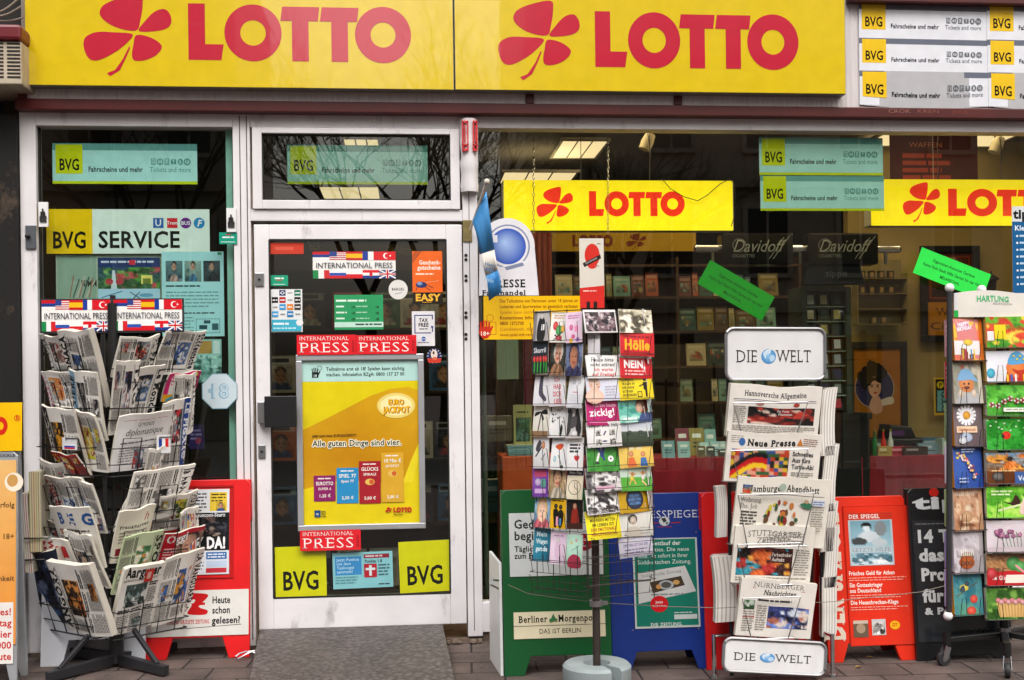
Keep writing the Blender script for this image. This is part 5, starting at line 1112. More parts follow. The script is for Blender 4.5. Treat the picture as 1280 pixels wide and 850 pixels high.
# red board with the tabloid
rt, fr, W_, H_ = board('sandwich_board', 'red sandwich board with a tabloid front page beside the left newspaper rack', 181, 312, 600, 826, 'd6171b', 7, 0, .10, .10)
r = (181, 736, 311, 797); a = art_for(r); a.rect(0, 0, a.w, a.h, 'dcdad6'); a.t('B', 32, 27, 23, 'c41c20', 2, w=20, serif=1); a.poly([(55,4),(76,5),(78,10),(67,22),(78,27),(75,33),(55,32),(54,27),(63,13),(55,12)], 'c41c20', 3); a.line(58, 19, 75, 18, 3.5, 'c41c20')
a.t('BERLINS GRÖSSTE ZEITUNG', 27, 44.5, 5, 'c41c20', 1, w=54, serif=1); a.line(27, 52, 121, 47, .8, '3a3638')
for i, s_ in enumerate(('Heute', 'schon', 'gelesen?')): a.t(s_, 84, 18 + i*13.6, 9, '1a1a1c', 1, w=[23, 23, 36][i])
on_board(rt, fr, r, a, 'name_sign')
r = (226, 611, 287, 719); a = art_for(r); a.rect(0, 0, a.w, a.h, 'dcdee4'); a.rect(36, 4, 22, 24, 'e0c040'); a.greek(38, 6, 18, 3, 4, '4a4020', 1); a.photo(44, 16, 12, 12, portrait(2, 'd8b840', 'c89878', '503018', '4060a0'), 8, 8); a.greek(4, 5, 28, 6, 4.2, '4a4c54', 2)
a.rect(0, 30, a.w, 58, '16181c'); a.photo(2, 34, 56, 26, picture(21, ['2a2c34','1a1a20','5a4a44','0e0e12','8a7a70','3a3c48'], 14, .07), 16, 10); a.t('Berlusconi-Sturz', 12, 35, 4.5, 'e0e0e4', 1, w=44); a.t('HEY DA!', 1, 75, 13.5, 'f4f4f6', 2, w=56); a.rect(0, 78, a.w, 30, 'd4d8e0'); a.greek(3, 80, 26, 6, 4, '54565e', 3); a.rect(32, 80, 26, 9, '3a6aa8'); a.rect(32, 91, 26, 8, 'b8c8e0'); a.rect(32, 100, 26, 6, 'c03040'); a.greek(34, 82, 22, 2, 3.4, 'e0e8f4', 3)
on_board(rt, fr, r, a, 'poster'); 
m = MB()
for q in ((221, 606, 292, 610), (221, 720.5, 292, 724), (221, 610, 225, 720.5), (288, 610, 292, 720.5)):
    u0, v0 = fr.uv(q[0], q[3]); u1, v1 = fr.uv(q[2], q[1]); m.box(u0, u1, -.006, -.0004, v0, v1, fr.mat())
m.build('poster_rim', mat('red_rim', 'b01418', .3), rt)
# white board behind the rack
board('sandwich_board', 'plain white board standing behind the left newspaper rack', 50, 181, 640, 834, 'd4d8e2', 6, 0, .10, .12)
# green
rt, fr, W_, H_ = board('sandwich_board', 'green sandwich board with cream name plate behind the postcard rack', 631, 766, 611, 846, '0c5428', 6, 0, .09, .085)
r = (637.5, 639, 752, 721); a = art_for(r); a.rect(0, 0, a.w, a.h, 'd4d8d8'); a.t('Gedanken', 6, 20, 11, '20282a', 1, w=60, cond=.8); a.t('beginnen', 6, 35, 11, '20282a', 1, w=54); a.t('Täglich neu', 6, 50, 7, '20282a', 1, w=44); a.t('zum Frühstück.', 6, 59, 7, '20282a', 1, w=54); a.ell(92, 40, 11, 11, 'a01c30', 24); a.t('Jetzt', 92, 38, 4, 'e8d0d0', 1, al='c'); a.t('2,-', 92, 45, 5, 'e8d0d0', 1, al='c')
on_board(rt, fr, r, a)
r = (642.5, 762, 756, 799); a = art_for(r); a.rect(0, 0, a.w, a.h, 'eadfbe'); a.t('Berliner', 6, 14.5, 9, '1c1c18', 1, w=36, serif=1); a.t('Morgenpost', 55, 14.5, 9, '1c1c18', 1, w=51, serif=1); a.rect(44, 10, 10, 5, '3a7a4a'); a.poly([(46,10),(49,3),(52,10)], '3a7a4a'); a.line(45, 16, 54, 13, 1, 'b09a50'); a.rect(0, 19, a.w, .8, '4a4638'); a.t('DAS IST BERLIN', 31, 30.5, 6.5, '2a2820', 0, w=52)
on_board(rt, fr, r, a, 'name_plate', edge='cfc4a2')
# its pale side flap with hook
o = fr.O; q0 = atZ(622, 842); m = MB(); m.add([(o.x - .004, o.y + .02, .0), (o.x - .03, o.y + .34, 0), (o.x - .03, o.y + .30, .52), (o.x - .004, o.y + .06, .50)], [(0,1,2,3)])
sf = m.build('side_flap', WHITE_PL, rt); s_ = sf.modifiers.new('t', 'SOLIDIFY'); s_.thickness = .012
MB().tube([Vector((o.x - .012, o.y + .06, .42)), Vector((o.x - .05, o.y + .03, .43)), Vector((o.x - .055, o.y + .02, .41)), Vector((o.x - .02, o.y + .02, .39))], .005, 6).build('hook', CHROME, rt)
# blue
rt, fr, W_, H_ = board('sandwich_board', 'blue sandwich board with a teal newspaper poster, middle of the row', 766, 897, 616, 840, '0d2f80', 7, 0, .085, .085)
r = (772, 634, 890, 662); a = art_for(r); a.t('DER TAGESSPIEGEL', -22, 13.5, 10.5, 'd8dce4', 0, w=129, serif=1); a.ell(58, 18, 6.5, 6.5, 'c8ccd0', 20); a.poly([(54,14),(59,13),(61,18),(57,20)], '3a3c40'); a.poly([(59,20),(63,19),(61,23)], '3a3c40'); a.line(40, 20.5, 50, 20, 1.2, 'b83038'); a.line(66, 20.5, 78, 20, 1.2, 'b83038'); a.t('rerum causas', 58, 26.5, 2, 'd04048', 0, al='c', w=18)
u0, v0 = fr.uv(r[0], r[3]); u1, v1 = fr.uv(r[2], r[1]); f2 = Fr(fr.O + fr.U*u0 + fr.V*v0); f2.m, f2.U, f2.B, f2.V = fr.m, fr.U, fr.B, fr.V; printed_only('lettering', f2, u1-u0, v1-v0, a, rt)
r = (794, 671.5, 870.5, 786); a = art_for(r); a.rect(0, 0, a.w, a.h, 'c4ccd0'); a.rect(2, 1.5, a.w - 4, a.h - 4, '1d7a68'); [a.t(s_, 5, 9 + i*8, 5.2, 'd4e4e0', (1, 0, 0, 0)[i], w=[52, 62, 60, 64][i]) for i, s_ in enumerate(('Der Wettlauf der', 'Top-Cities. Die neue', 'Seite. Ab sofort in Ihrer', 'Süddeutschen Zeitung.'))]
a.poly([(5,44),(61,36),(73,69),(5,83)], 'd0d2d2'); a.t('Süddeutsche Zeitung', 9, 50, 4, '3a4048', 0, w=48, rot=-7, serif=1); a.poly([(19,56),(56,49),(60,61),(22,70)], '4a3c30'); a.ell(38, 60, 9, 6, 'a8b0b8', 18); a.ell(38, 60, 6, 4, '585450', 14); a.ell(29, 62, 3, 3, 'c89050'); a.ell(50, 57, 4, 3, 'c8a060'); a.greek(20, 71, 40, 1, 4, '8a9098', 1); a.ell(29, 84, 10.5, 10.5, 'd02028', 24); a.t('Jetzt', 29, 83, 3, 'f4e0e0', 1, al='c'); a.t('überall im Handel', 29, 87.5, 2.4, 'f4e0e0', 0, al='c', w=16); a.greek(46, 95, 22, 1, 2.6, 'c8dcd8', 1); a.rect(46, 98, 27, 6, 'c8d0d0'); a.t('DIE ZEITUNG.', 18, 112, 4, 'd8e4e0', 1, w=38, serif=1)
on_board(rt, fr, r, a)
for q in ((791, 787.5), (873, 785.5), (870, 665), (793, 668)): u, v = fr.uv(*q); m = MB().add([fr.mat() @ Vector((u + .004*math.cos(t*1.05), -.0015, v + .004*math.sin(t*1.05))) for t in range(6)], [tuple(range(6))]); m.build('screw', STEEL, rt)
# red slice between the blue board and the newspaper stand
rt, fr, W_, H_ = board('sandwich_board', 'red board mostly hidden behind the newspaper stand', 884, 1010, 614, 838, 'c8171c', 5, 0, .07, .06)
r = (894, 618, 940, 655); a = art_for(r); a.t('Z', 3, 10, 8, 'e8dcdc', 2, sh=.2); a.line(1, 12, 12, 11.5, 1.2, 'e8dcdc'); a.greek(3, 22, 30, 2, 4, 'e8b0b0', 1)
u0, v0 = fr.uv(r[0], r[3]); u1, v1 = fr.uv(r[2], r[1]); f2 = Fr(fr.O + fr.U*u0 + fr.V*v0); f2.m, f2.U, f2.B, f2.V = fr.m, fr.U, fr.B, fr.V; printed_only('lettering', f2, u1-u0, v1-v0, a, rt)
# orange red magazine board
rt, fr, W_, H_ = board('sandwich_board', 'orange red board with a magazine cover, right of the newspaper stand', 1036, 1145, 620, 829, 'dd2d16', 7, 0, .07, .085)
def side_letters(root, fr, px0, py0, px1, py1):
    a = Art(25, 180); a.t('DER SPIEGEL', 21, 178, 17, 'e8d8c8', 2, w=172, serif=1, rot=-90); u0, v0 = fr.uv(px0, py1); u1, v1 = fr.uv(px1, py0)
    f2 = Fr(fr.O + fr.U*u0 + fr.V*v0); f2.m, f2.U, f2.B, f2.V = fr.m, fr.U, fr.B, fr.V; printed_only('lettering', f2, u1-u0, v1-v0, a, root)
side_letters(rt, fr, 1026, 634, 1052, 803)
r = (1063, 631, 1139, 808); a = art_for(r); a.rect(0, 0, a.w, a.h, 'e03420'); a.frame(0, 0, a.w, a.h, .8, 'b02416')
a.rect(3.5, 8, 51, 70, 'd43a24'); a.rect(5, 9, 48, 67, 'b8c8d0'); a.rect(5, 9, 48, 9, 'c23422'); a.t('DER SPIEGEL', 6, 16, 5, 'f0e0dc', 1, w=34, serif=1)
def stat(x, y):
    c = mixc((.45,.62,.68), (.62,.76,.82), y)
    for bx, by, rx, ry, k in ((.4,.2,.14,.13,.15),(.4,.3,.1,.1,.9),(.45,.62,.26,.22,.85),(.2,.8,.2,.15,.3),(.75,.3,.14,.3,.55),(.7,.85,.2,.15,.8)):
        if ((x-bx)/rx)**2 + ((y-by)/ry)**2 < 1: c = (k*.92, k*.97, k)
    return c
a.photo(7, 19, 44, 33, stat, 16, 14); a.t('LETZTE HILFE', 29, 58.5, 5, '7a8a94', 0, al='c', w=42, serif=1); a.photo(7, 60, 44, 15, picture(6, ['8ab0c0','c8dce4','e8f0f4','4a7080','dce8ec'], 8), 14, 6)
for i, (s_, w_) in enumerate((('Frisches Geld für Athen', 50), ('Ein Gotteskrieger', 36), ('aus Deutschland', 34), ('Die Heuschrecken-Klage', 52))): a.t(s_, 2.5, 88 + (0, 15, 22, 37)[i], 5, 'f8ece4', 1, w=w_)
for y in (91, 113, 128): a.greek(2.5, y, 62, 2, 3, 'f0a898', y, .35)
a.rect(4, 145, 16, 21, '6a5a4a'); a.ell(12, 155, 5, 6, 'a89078'); a.rect(4, 145, 16, 4, 'c8b8a8'); a.rect(24, 144, 15, 20, 'c8c8c8'); a.photo(25, 148, 13, 15, picture(2, GREY, 8), 8, 8); a.ell(49, 152, 5.5, 5.5, 'f0b020', 18); a.greek(46, 150, 6, 2, 2.4, 'c03018', 1)
on_board(rt, fr, r, a, edge='c02c18')
# black board
rt, fr, W_, H_ = board('sandwich_board', 'black board with white lettering behind the card rack', 1147, 1262, 609, 827, '17191c', 6, 0, .06, .02)
r = (1141, 612, 1240, 638); a = art_for(r); a.t('tip', 2, 24, 16, 'd4d8da', 2, w=62); a.ell(27, 2, 6, 6, 'c82820', 20)
u0, v0 = fr.uv(r[0], r[3]); u1, v1 = fr.uv(r[2], r[1]); f2 = Fr(fr.O + fr.U*u0 + fr.V*v0); f2.m, f2.U, f2.B, f2.V = fr.m, fr.U, fr.B, fr.V; printed_only('lettering', f2, u1-u0, v1-v0, a, rt)
r = (1148, 648, 1254, 803); a = art_for(r); a.rect(0, 0, a.w, a.h, '2a2d31'); a.greek(4, 4, 34, 1, 3, '7a7e80', 1, .4)
for i, (s_, w_) in enumerate((('14 Tage', 68), ('das ganze', 86), ('Programm', 84), ('für Berlin', 78), ('& Potsdam', 66))): a.t(s_, (3, 6, 7, 8, 9)[i], (28, 52, 77, 104, 120)[i], (15, 15, 15, 15, 8)[i], 'dadcdd', 2, w=w_)
for i in range(22): a.line(60 + (i*37) % 36, 141 + (i*5) % 6, 62 + (i*37) % 36, 140.5 + (i*5) % 6, .6, '54585c')
on_board(rt, fr, r, a, edge='2a2d31')
# far left framed board
rt, fr, W_, H_ = board('street_board', 'aluminium framed orange board with yellow head at the far left', -75, 21, 565, 858, 'b8bcc2', 3, 0, .03, .15, mt=mat('board_aluminium', 'b4b8be', .35, .5, .1, 8), cat='street board', back=True, group=None)
r = (-68, 575, 21, 808); a = art_for(r); a.photo(0, 0, a.w, a.h, lambda x, y: mixc((.90,.72,.46), (.88,.56,.22), min(1, max(0, y*1.1 - .1 + .25*abs(x - .4)))), 8, 20); a.ell(86, 28, 12, 12, 'f0e4d0'); a.ell(84, 26, 7, 8, 'c89858')
for y, t_ in ((60, 'Ihr Erfolg'), (100, 'im Spiel 18+'), (153, 'Glück & Fröhlichkeit')): a.t(t_, 87, y, 6.5, '6a4a2a', 1, al='r')
a.rect(6, 180, 80, 77, 'e4dfdc'); [a.t(s_, 84, 196 + i*14, 8.5, 'c42820', 1, al='r') for i, s_ in enumerate(('Los geht es!', 'mit dem Samstag', 'sofort hier', 'bis 12.000.000', 'Euro heute'))]
on_board(rt, fr, r, a)
r = (-60, 503, 28, 565); a = art_for(r); a.rect(0, 0, a.w, a.h, 'eebc10'); lotto(a, -2, 18, 72, 24, 'd02c1c'); a.ring(82, 20, 4, 3.2, 'd02c1c', 18); a.t('R', 80.2, 22.4, 5, 'd02c1c', 1)
on_board(rt, fr, r, a, 'head_sign', edge='d8ac10')
r = (-60, 566, 22, 574); a = art_for(r); a.t('LOSE GLÜCKLE', 79, 6, 4, '3a3c40', 1, al='r'); u0, v0 = fr.uv(r[0], r[3]); u1, v1 = fr.uv(r[2], r[1]); f2 = Fr(fr.O + fr.U*u0 + fr.V*v0); printed_only('lettering', f2, u1-u0, v1-v0, a, rt)

# ------------------------------------------------------------------ newspapers
def news_art(w_, h_, mast, seed, style='front', mc='16161a', serif=1, cond=.85, pics=None, paper='eae6e0', strip=None, bold=2):
    """a newspaper front page, upright; w_ x h_ in pixels of the page itself"""
    rn = random.Random(seed); a = Art(w_, h_, sub=9); a.rect(0, 0, w_, h_, paper)
    mh = h_*.15
    if strip: a.rect(0, h_*.02, w_, mh*1.5, strip)
    a.t(mast, w_*.5, h_*.16, mh, mc, bold, al='c', w=w_*.86, serif=serif); a.rect(w_*.04, h_*.19, w_*.92, h_*.006, '3a3a3c'); a.greek(w_*.05, h_*.205, w_*.9, 1, h_*.03, '8a8680', seed, .5)
    pal = pics or rn.choice([['8a9aa8','4a443e','c8a888','28241f','e0d8d0','a83430'], ['6a88b0','2c3a54','c8b4a0','1a1c24','d8dce4','3a5a98'], GREY, ['587048','2a3a24','a8b088','1c2018','d8d4c4','c8a030'], ['30343c','14161c','8a8c94','c83438','e0dcd8','5a5c64'], ['b0a8a0','5a5450','2a2624','e8e0d8','1a1818','a03a34']])
    x0 = rn.uniform(.05, .42); pw = rn.uniform(.45, .55)
    a.photo(w_*x0, h_*.27, w_*pw, h_*.34, picture(seed, pal, 14, .08), 16, 12)
    cw = w_*.27
    for k in range(3):
        x = w_*(.05 + k*.31); y = h_*.64
        a.greek(x, y, cw, 2, h_*.035, '2c2a2a', seed + k, .6); a.greek(x, y + h_*.09, cw, int(h_*.26/(h_*.026)), h_*.026, '6f6b68', seed + 3 + k, .5)
    a.photo(w_*rn.uniform(.05, .6), h_*.80, w_*.24, h_*.15, picture(seed + 50, pal[::-1], 8), 8, 6)
    gx = 0.05 if x0 > .25 else x0 + pw + .04; gw = (x0 - .09) if x0 > .25 else (.92 - gx)
    if gw > .08: a.greek(w_*gx, h_*.27, w_*gw, 2, h_*.035, '2c2a2a', seed + 8, .6); a.greek(w_*gx, h_*.36, w_*gw, 9, h_*.027, '6f6b68', seed + 9, .5)
    return a
def turn(a, k):
    """turn a page's print by quarter turns so its masthead runs down (k=1) or up (k=-1)"""
    if k == 1: a.v = [(a.h - y, x, L) for x, y, L in a.v]
    elif k == -1: a.v = [(y, a.w - x, L) for x, y, L in a.v]
    if k: a.w, a.h = a.h, a.w
    return a
def clipped(a, x0, y0, x1, y1):
    """keep the window of the page that shows"""
    a.v = [(min(max(x, x0), x1) - x0, min(max(y, y0), y1) - y0, L) for x, y, L in a.v]; a.w, a.h = x1 - x0, y1 - y0; return a
def paper_at(O, yaw, lean, BL, BR, TL, art, thick, label, group, cat='newspaper', back=0., curl=.022, seed=0, edge='d5cfc2', name='newspaper', m=None, shear=0.):
    """a folded paper standing in a pocket: bottom corners and the top left corner read off the photograph on its leaning plane"""
    fv = Fr(O, yaw=yaw); fv.O = fv.O + fv.B*back; pb = onplane(*BL, fv.O, fv.B)
    fr = Fr(pb, yaw=yaw, lean=lean); u1, v1 = fr.uv(*BR); u2, v2 = fr.uv(*TL)
    w_ = math.hypot(u1, v1); ro = math.atan2(v1, u1); h_ = -u2*math.sin(ro) + v2*math.cos(ro); sh = (u2*math.cos(ro) + v2*math.sin(ro))*shear
    m3 = fr.m @ Matrix.Rotation(-ro, 3, 'Y'); fr.m = m3; fr.U, fr.B, fr.V = m3.col[0], m3.col[1], m3.col[2]
    rn = random.Random(seed); c1 = rn.uniform(.3, 1)*curl; c2 = rn.uniform(-.6, .6)*curl
    bend = lambda u, v: (sh*v, c1*(2*u - 1)**2 + c2*math.sin(3*v + seed) - .6*curl*v*v + .22*curl*math.sin(7*u + seed*1.7)*math.sin(4*v + seed) - (1.3*curl*max(0, abs(2*u - 1) - .6)*v if seed % 2 else 0), .0045*math.sin(5*u + seed)*v + .003*math.sin(11*u + 2*seed)*v)
    return printed(name, fr, w_, h_, thick, art, m or P_MATT, edge=edge, bend=bend, grid=9, base=None, label=label, cat=cat, group=group, seed=seed)

# left rotating rack -----------------------------------------------------------
RC = atZ(146, 833)                                # foot of the rack's column
YR, YL = R(42), R(-40)                            # right and left display faces
LEAN = R(17)
nR = Vector((math.sin(YR), -math.cos(YR), 0)); nL = Vector((math.sin(YL), -math.cos(YL), 0))
ED = RC + Vector((-.012, -.155, 0))               # the edge where both faces meet, nearest the viewer
rack = empty('newspaper_rack', RC, 'black rotating newspaper rack with two flag headers in front of the left window', 'newspaper rack')
c_ = Vector((RC.x, RC.y, 0))
zt_ = atY(141, 374, RC.y).z
m = MB().lathe((c_.x, c_.y, 0), [(.001,.02),(.022,.02),(.022,zt_-.02),(.001,zt_-.02)], 12); m.build('column', BLACKM, rack)
m = MB()
for k in range(4):
    an = R(50 + 90*k); d = Vector((math.cos(an), math.sin(an), 0)); q = MB(); q.bar(c_ + d*.02 + Vector((0,0,.04)), c_ + d*.36 + Vector((0,0,.028)), .035, .045); q.bar(c_ + d*.30 + Vector((0,0,.05)), c_ + d*.08 + Vector((0,0,.23)), .02, .02)
    q.build('leg', mat('dark_grey_steel', '2c2c30', .4, .2, .15, 10), rack, bevel=.003)
MB().lathe((c_.x, c_.y, 0), [(.03,.02),(.034,.02),(.034,.26),(.03,.26)], 12).build('hub', MC['dark_grey_steel'], rack)
fw = .40
for Nn, yw, sgn in ((nR, YR, 1), (nL, YL, -1)):
    Ud = Vector((math.cos(yw), math.sin(yw), 0)); q = MB()
    e0 = ED + Ud*.02*sgn; e1 = ED + Ud*fw*sgn
    for e in (e0, (e0+e1)/2, e1): q.tube([e + Vector((0,0,.28)) - Nn*.03, e + Vector((0,0,zt_-.17)) - Nn*.03], .006, 6)
    q.build('upright_wire', BLACKM, rack)
    Vl = Nn*math.sin(LEAN) + Vector((0, 0, math.cos(LEAN)))
    for y in (475, 524, 594, 656, 709, 797):
        z = onplane(141 + 3*sgn, y, ED, Nn).z - .004; q = MB()
        a0 = e0 + Vector((0,0,z)); a1 = e1 + Vector((0,0,z)); fo = Nn*.034; hgt = .135
        q.tube([a0 - Nn*.03, a0 + fo, a1 + fo, a1 - Nn*.03], .0038, 6)
        for k in (.42, 1.0 if y in (594, 797) else .42):
            q.tube([a0 - Nn*.03 + Vl*hgt*k, a0 + fo + Vl*hgt*k, a1 + fo + Vl*hgt*k, a1 - Nn*.03 + Vl*hgt*k], .0028, 6)
        for t0, t1 in ((.10, .34), (.58, .82)):
            p0 = a0.lerp(a1, t0) + fo; p1 = a0.lerp(a1, t1) + fo; q.tube([p0, p0 + Vl*hgt*1.35, p1 + Vl*hgt*1.35, p1], .0030, 6)
        q.build('wire_pocket', BLACKM, rack)
q = MB()
for k in range(9): 
    t = k/8; q.box(RC.x - .10 + .02*t, RC.x + .10 - .02*t, RC.y - .02, RC.y - .012, .33 + k*.105, .42 + k*.105)
q.build('core_panel', DARK, rack)
for r in ((51, 373.5, 140.5, 416.5), (140.8, 373, 230, 415.5)):
    a = art_for(r); a.rect(0, 0, a.w, a.h, '3a393c'); flagpress(a, 1.2, 1.5, a.w - 3.6, a.h - 4)
    X0, X1, Z0, Z1 = rectY(*r, RC.y); fr = Fr((X0, RC.y, Z0)); printed('header_sign', fr, X1-X0, Z1-Z0, .008, a, P_SIGN, edge='2a2a2c', parent=rack)
MB().box(RC.x - .012, RC.x + .012, RC.y + .0085, RC.y + .02, zt_ - .2, zt_ + .02).build('header_post', BLACKM, rack)
NG = 'newspapers in the left rotating rack'
def N(face, BL, BR, TL, mast, seed, lab, back=0., rot=0, **k):
    yw = YR if face == 'R' else YL; nn = nR if face == 'R' else nL
    th = k.pop('thick', .012); cat = k.pop('cat', 'newspaper'); nm = k.pop('name', 'newspaper'); mm = k.pop('m', None); ed = k.pop('edge', 'e0dace'); art = k.pop('art', None)
    if art is None: art = turn(news_art(140 if rot else 100, 100 if rot else 130, mast, seed, **k), rot)
    paper_at(ED + nn*.012, yw, LEAN, BL, BR, TL, art, th, lab, NG, cat, back, seed=seed, edge=ed, name=nm, m=mm, shear=.8)
N('R', (193,470), (243,466), (207,414), 'Süddeutsche', 1, 'grey broadsheet at the top right of the rack\'s right face', .022, 1)
N('R', (143,474), (192,470), (152,421), 'EL PAIS', 2, 'front paper at the top left of the rack\'s right face', 0, 1, bold=2)
a = Art(40, 32, sub=9); a.rect(0, 0, 40, 32, 'd82878'); a.rect(5, 4, 28, 20, 'e8e4e0'); a.photo(12, 5, 18, 17, picture(3, ['301418','181014','602028','0c0808'], 6), 8, 8); a.rect(0, 24, 34, 8, 'e8a828'); a.line(4, 31, 14, 25, 3, '38a0b8'); a.t('Courrier', 36, 6, 4, '1a1a1c', 1, w=22, rot=90); a.ell(34, 4, 3, 3, 'e8c820')
N('R', (203,503), (243,499), (211,466), '', 3, 'pink edged weekly above the blue striped newspaper', .012, art=a, cat='magazine', name='magazine', m=P_CARD)
a = news_art(140, 100, 'Le Monde', 4); N('R', (140,527), (193,522), (156,459), '', 4, 'broadsheet with blue photo under the front top right face paper', 0, art=turn(a, 1))
a = news_art(140, 100, 'LE FIGARO', 5, mc='e8ecf4', strip='2c4a94', bold=2); N('R', (197,588), (231,580), (207,503), '', 5, 'newspaper with a blue edge stripe and white letters', .012, art=turn(a, 1))
a = Art(100, 96, sub=9); a.rect(0, 0, 100, 96, 'e6e4e4'); a.rect(10, 10, 80, .8, 'c06068'); a.t('LE MONDE', 50, 22, 7, '50505a', 0, al='c', w=30); a.t('diplomatique', 50, 37, 11, '26262c', 0, al='c', w=70, sh=.2); a.greek(10, 48, 80, 1, 5, '6a6a70', 1); a.greek(10, 56, 50, 7, 4.5, '9a9898', 2); a.photo(36, 62, 20, 32, picture(4, ['7a7c88','3a3a48','a83838','d8d8e0'], 6), 6, 8); a.greek(62, 58, 30, 7, 4.5, '9a9898', 3)
N('R', (139,592), (206,580), (154,521), '', 6, 'white monthly with italic title carrying a French flag tag', -.01, art=a)
N('R', (150,658), (226,642), (172,591), 'la Repubblica', 7, 'large newspaper across the right face under the French flag paper', 0, 1)
N('R', (193,668), (240,658), (199,620), 'HÜRRIYET', 8, 'newspaper with green and red bars, right of the cream one', .018, 1, pics=['7aa048','b03030','e0dcd4','2a4a2a','c8c040'])
a = Art(50, 60, sub=9); a.rect(0, 0, 50, 60, 'e8e2d0'); a.t('h', 36, 16, 9, 'b02830', 0, sh=.3); a.t('Frankfurter', 25, 22, 3.6, '2a2420', 1, al='c', w=40, serif=1); a.greek(6, 26, 38, 4, 3.6, '9a9284', 1); a.rect(4, 44, 40, 8, '8a2430'); a.greek(6, 54, 38, 2, 3, '9a9284', 2)
N('R', (139,706), (184,695), (151,639), '', 9, 'cream newspaper with a small red flourish in the right face', -.004, art=a)
a = Art(50, 48, sub=9); a.rect(0, 0, 50, 48, 'c01c2c'); a.photo(16, 6, 34, 38, portrait(4, '8a6a5a', 'd0a088', '2a1c18', '7a2028', r=.28, cy=.4), 14, 14); a.t('Oggi', 3, 14, 11, 'f4f0f0', 1, w=26); a.greek(3, 22, 14, 5, 4, 'f0c8c8', 1)
N('R', (199,712), (249,700), (208,667), '', 10, 'glossy red magazine with a staring face', .008, art=a, cat='magazine', name='magazine', m=P_CARD)
N('R', (141,745), (190,735), (157,670), 'SPORT', 11, 'pale green newspaper above the lowest left paper of the right face', .0, 1, paper='bcc8a6', edge='b6c49c', pics=['5a8a5a','2a5a34','c8843c','e0dcc8','3a6a44'])
N('R', (190,785), (238,768), (214,697), 'LA VANGUARDIA', 12, 'lowest right paper of the rack with blue and gold photo', .012, 1, pics=['3a68b0','284878','c88a30','d8dce8','1a2a50'])
a = news_art(120, 130, 'Aargauer', 13, serif=0, pics=['4a5a58','24302e','8a9a98','d8d8d8','303838']); a.rect(64, 8, 26, 26, 'c8342c'); a.rect(70, 14, 12, 14, 'e8b0a8'); N('R', (140,796), (190,782), (158,711), '', 13, 'lowest left paper of the right face with a red square', -.012, art=a, thick=.026)
# left face
N('L', (92,508), (131,510), (78,412), 'LA CRONACA', 21, 'thick cream paper with dark scribbled drawing at the rack\'s top left', .03, -1, thick=.03)
N('L', (62,474), (106,478), (46,418), 'PRAWDA', 22, 'front paper at the top of the rack\'s left face', 0, -1, mc='1a1a1c', bold=2, pics=['3a2c30','c8a8a0','8a6a60','e0d8d0','a03038'])
N('L', (98,545), (132,552), (84,462), 'CORRIERE', 23, 'blue striped paper behind the one with a pink title', .022, -1, strip='8ab0cc')
N('L', (63,514), (104,518), (46,464), 'AKZENT', 24, 'paper with a pink title and two orange portraits', -.004, -1, mc='c8287c', serif=0, bold=2, pics=['a8c4c8','c86a34','e0a060','7a3a24','d88a50'])
N('L', (104,585), (133,592), (89,512), 'ROMA', 25, 'paper with blue edge and yellow print behind the black lettered one', .016, -1, strip='c83a40', pics=['e8d030','b8c438','d8a828','8a3030','f0e0a0'], mc='28489a')
N('L', (70,592), (110,598), (50,508), 'RUSSKAJA', 26, 'paper with black print and a Russian flag tag', -.006, -1, mc='e0d8cc', strip='1c1618', bold=2, pics=['4a3a28','2a1c14','e09a28','100c0a','6a5a4a'])
N('L', (77,592), (108,597), (66,563), 'ROSSIJA', 27, 'low red paper with yellow letters tucked in front of the Russian flag paper', -.022, -1, mc='f0d040', strip='b01c20', paper='c83028', bold=2, pics=['c83028','a01c20','f0d040','e8e0d8'], thick=.008)
N('L', (74,652), (121,658), (54,594), 'NEUE WELT', 28, 'newspaper with a red script title in the middle of the left face', 0, -1, mc='b02038', pics=['5a7ab0','9ab0d0','2a3a68','e0e4ec'])
N('L', (58,668), (84,676), (50,646), 'MORGEN', 29, 'small folded paper left of the one with big blue letters', .01, -1, thick=.01)
a = Art(75, 85, sub=9); a.rect(0, 0, 75, 85, 'e8e4dc'); [a.t(s_, 16 + i*22, 24, 15, '2c5aa0', 2) for i, s_ in enumerate('BEG')]; a.greek(10, 32, 58, 1, 5, '4a4a50', 1); a.greek(8, 42, 60, 7, 4.4, '9a9690', 2); a.ell(16, 36, 4, 4, 'b86a40')
N('L', (78,706), (128,712), (62,631), '', 30, 'newspaper with three big blue letters', -.004, art=a)
a = Art(60, 60, sub=9); a.rect(0, 0, 60, 60, 'e8e4de'); a.t('NEZA', 8, 4, 9, 'b8242c', 2, rot=90, w=40); a.t('WISIMA', 22, 3, 9, 'b8242c', 2, rot=90, w=44); a.rect(34, 10, 18, 16, 'c02830'); a.greek(33, 30, 22, 7, 3.6, '9a9690', 2)
N('L', (64,725), (104,728), (49,671), '', 31, 'white newspaper with red vertical letters', 0, art=a)
a = Art(34, 90, sub=9); a.rect(0, 0, 34, 90, '24283a'); a.photo(0, 10, 34, 70, picture(15, ['28304a','141824','3a5a90','7a8ab0','14141c'], 10), 8, 14)
N('L', (58,785), (88,776), (44,694), '', 32, 'dark blue paper at the lower left outer corner of the rack', .03, art=a, thick=.03)
N('L', (82,790), (136,798), (62,701), 'ANGORA', 33, 'lowest paper of the left face with black and orange edge', -.016, -1, bold=2, thick=.03, pics=['2a1c14','14100e','c86a28','e09a50','3a2a20'])
N('R', (136,545), (166,540), (146,452), 'TAGES', 51, 'patterned paper with a dark photo at the inner edge of the right face', .004, 1, pics=['20243c','3a4468','c8c4c8','14141c','8a4a40','d8d4d4'])
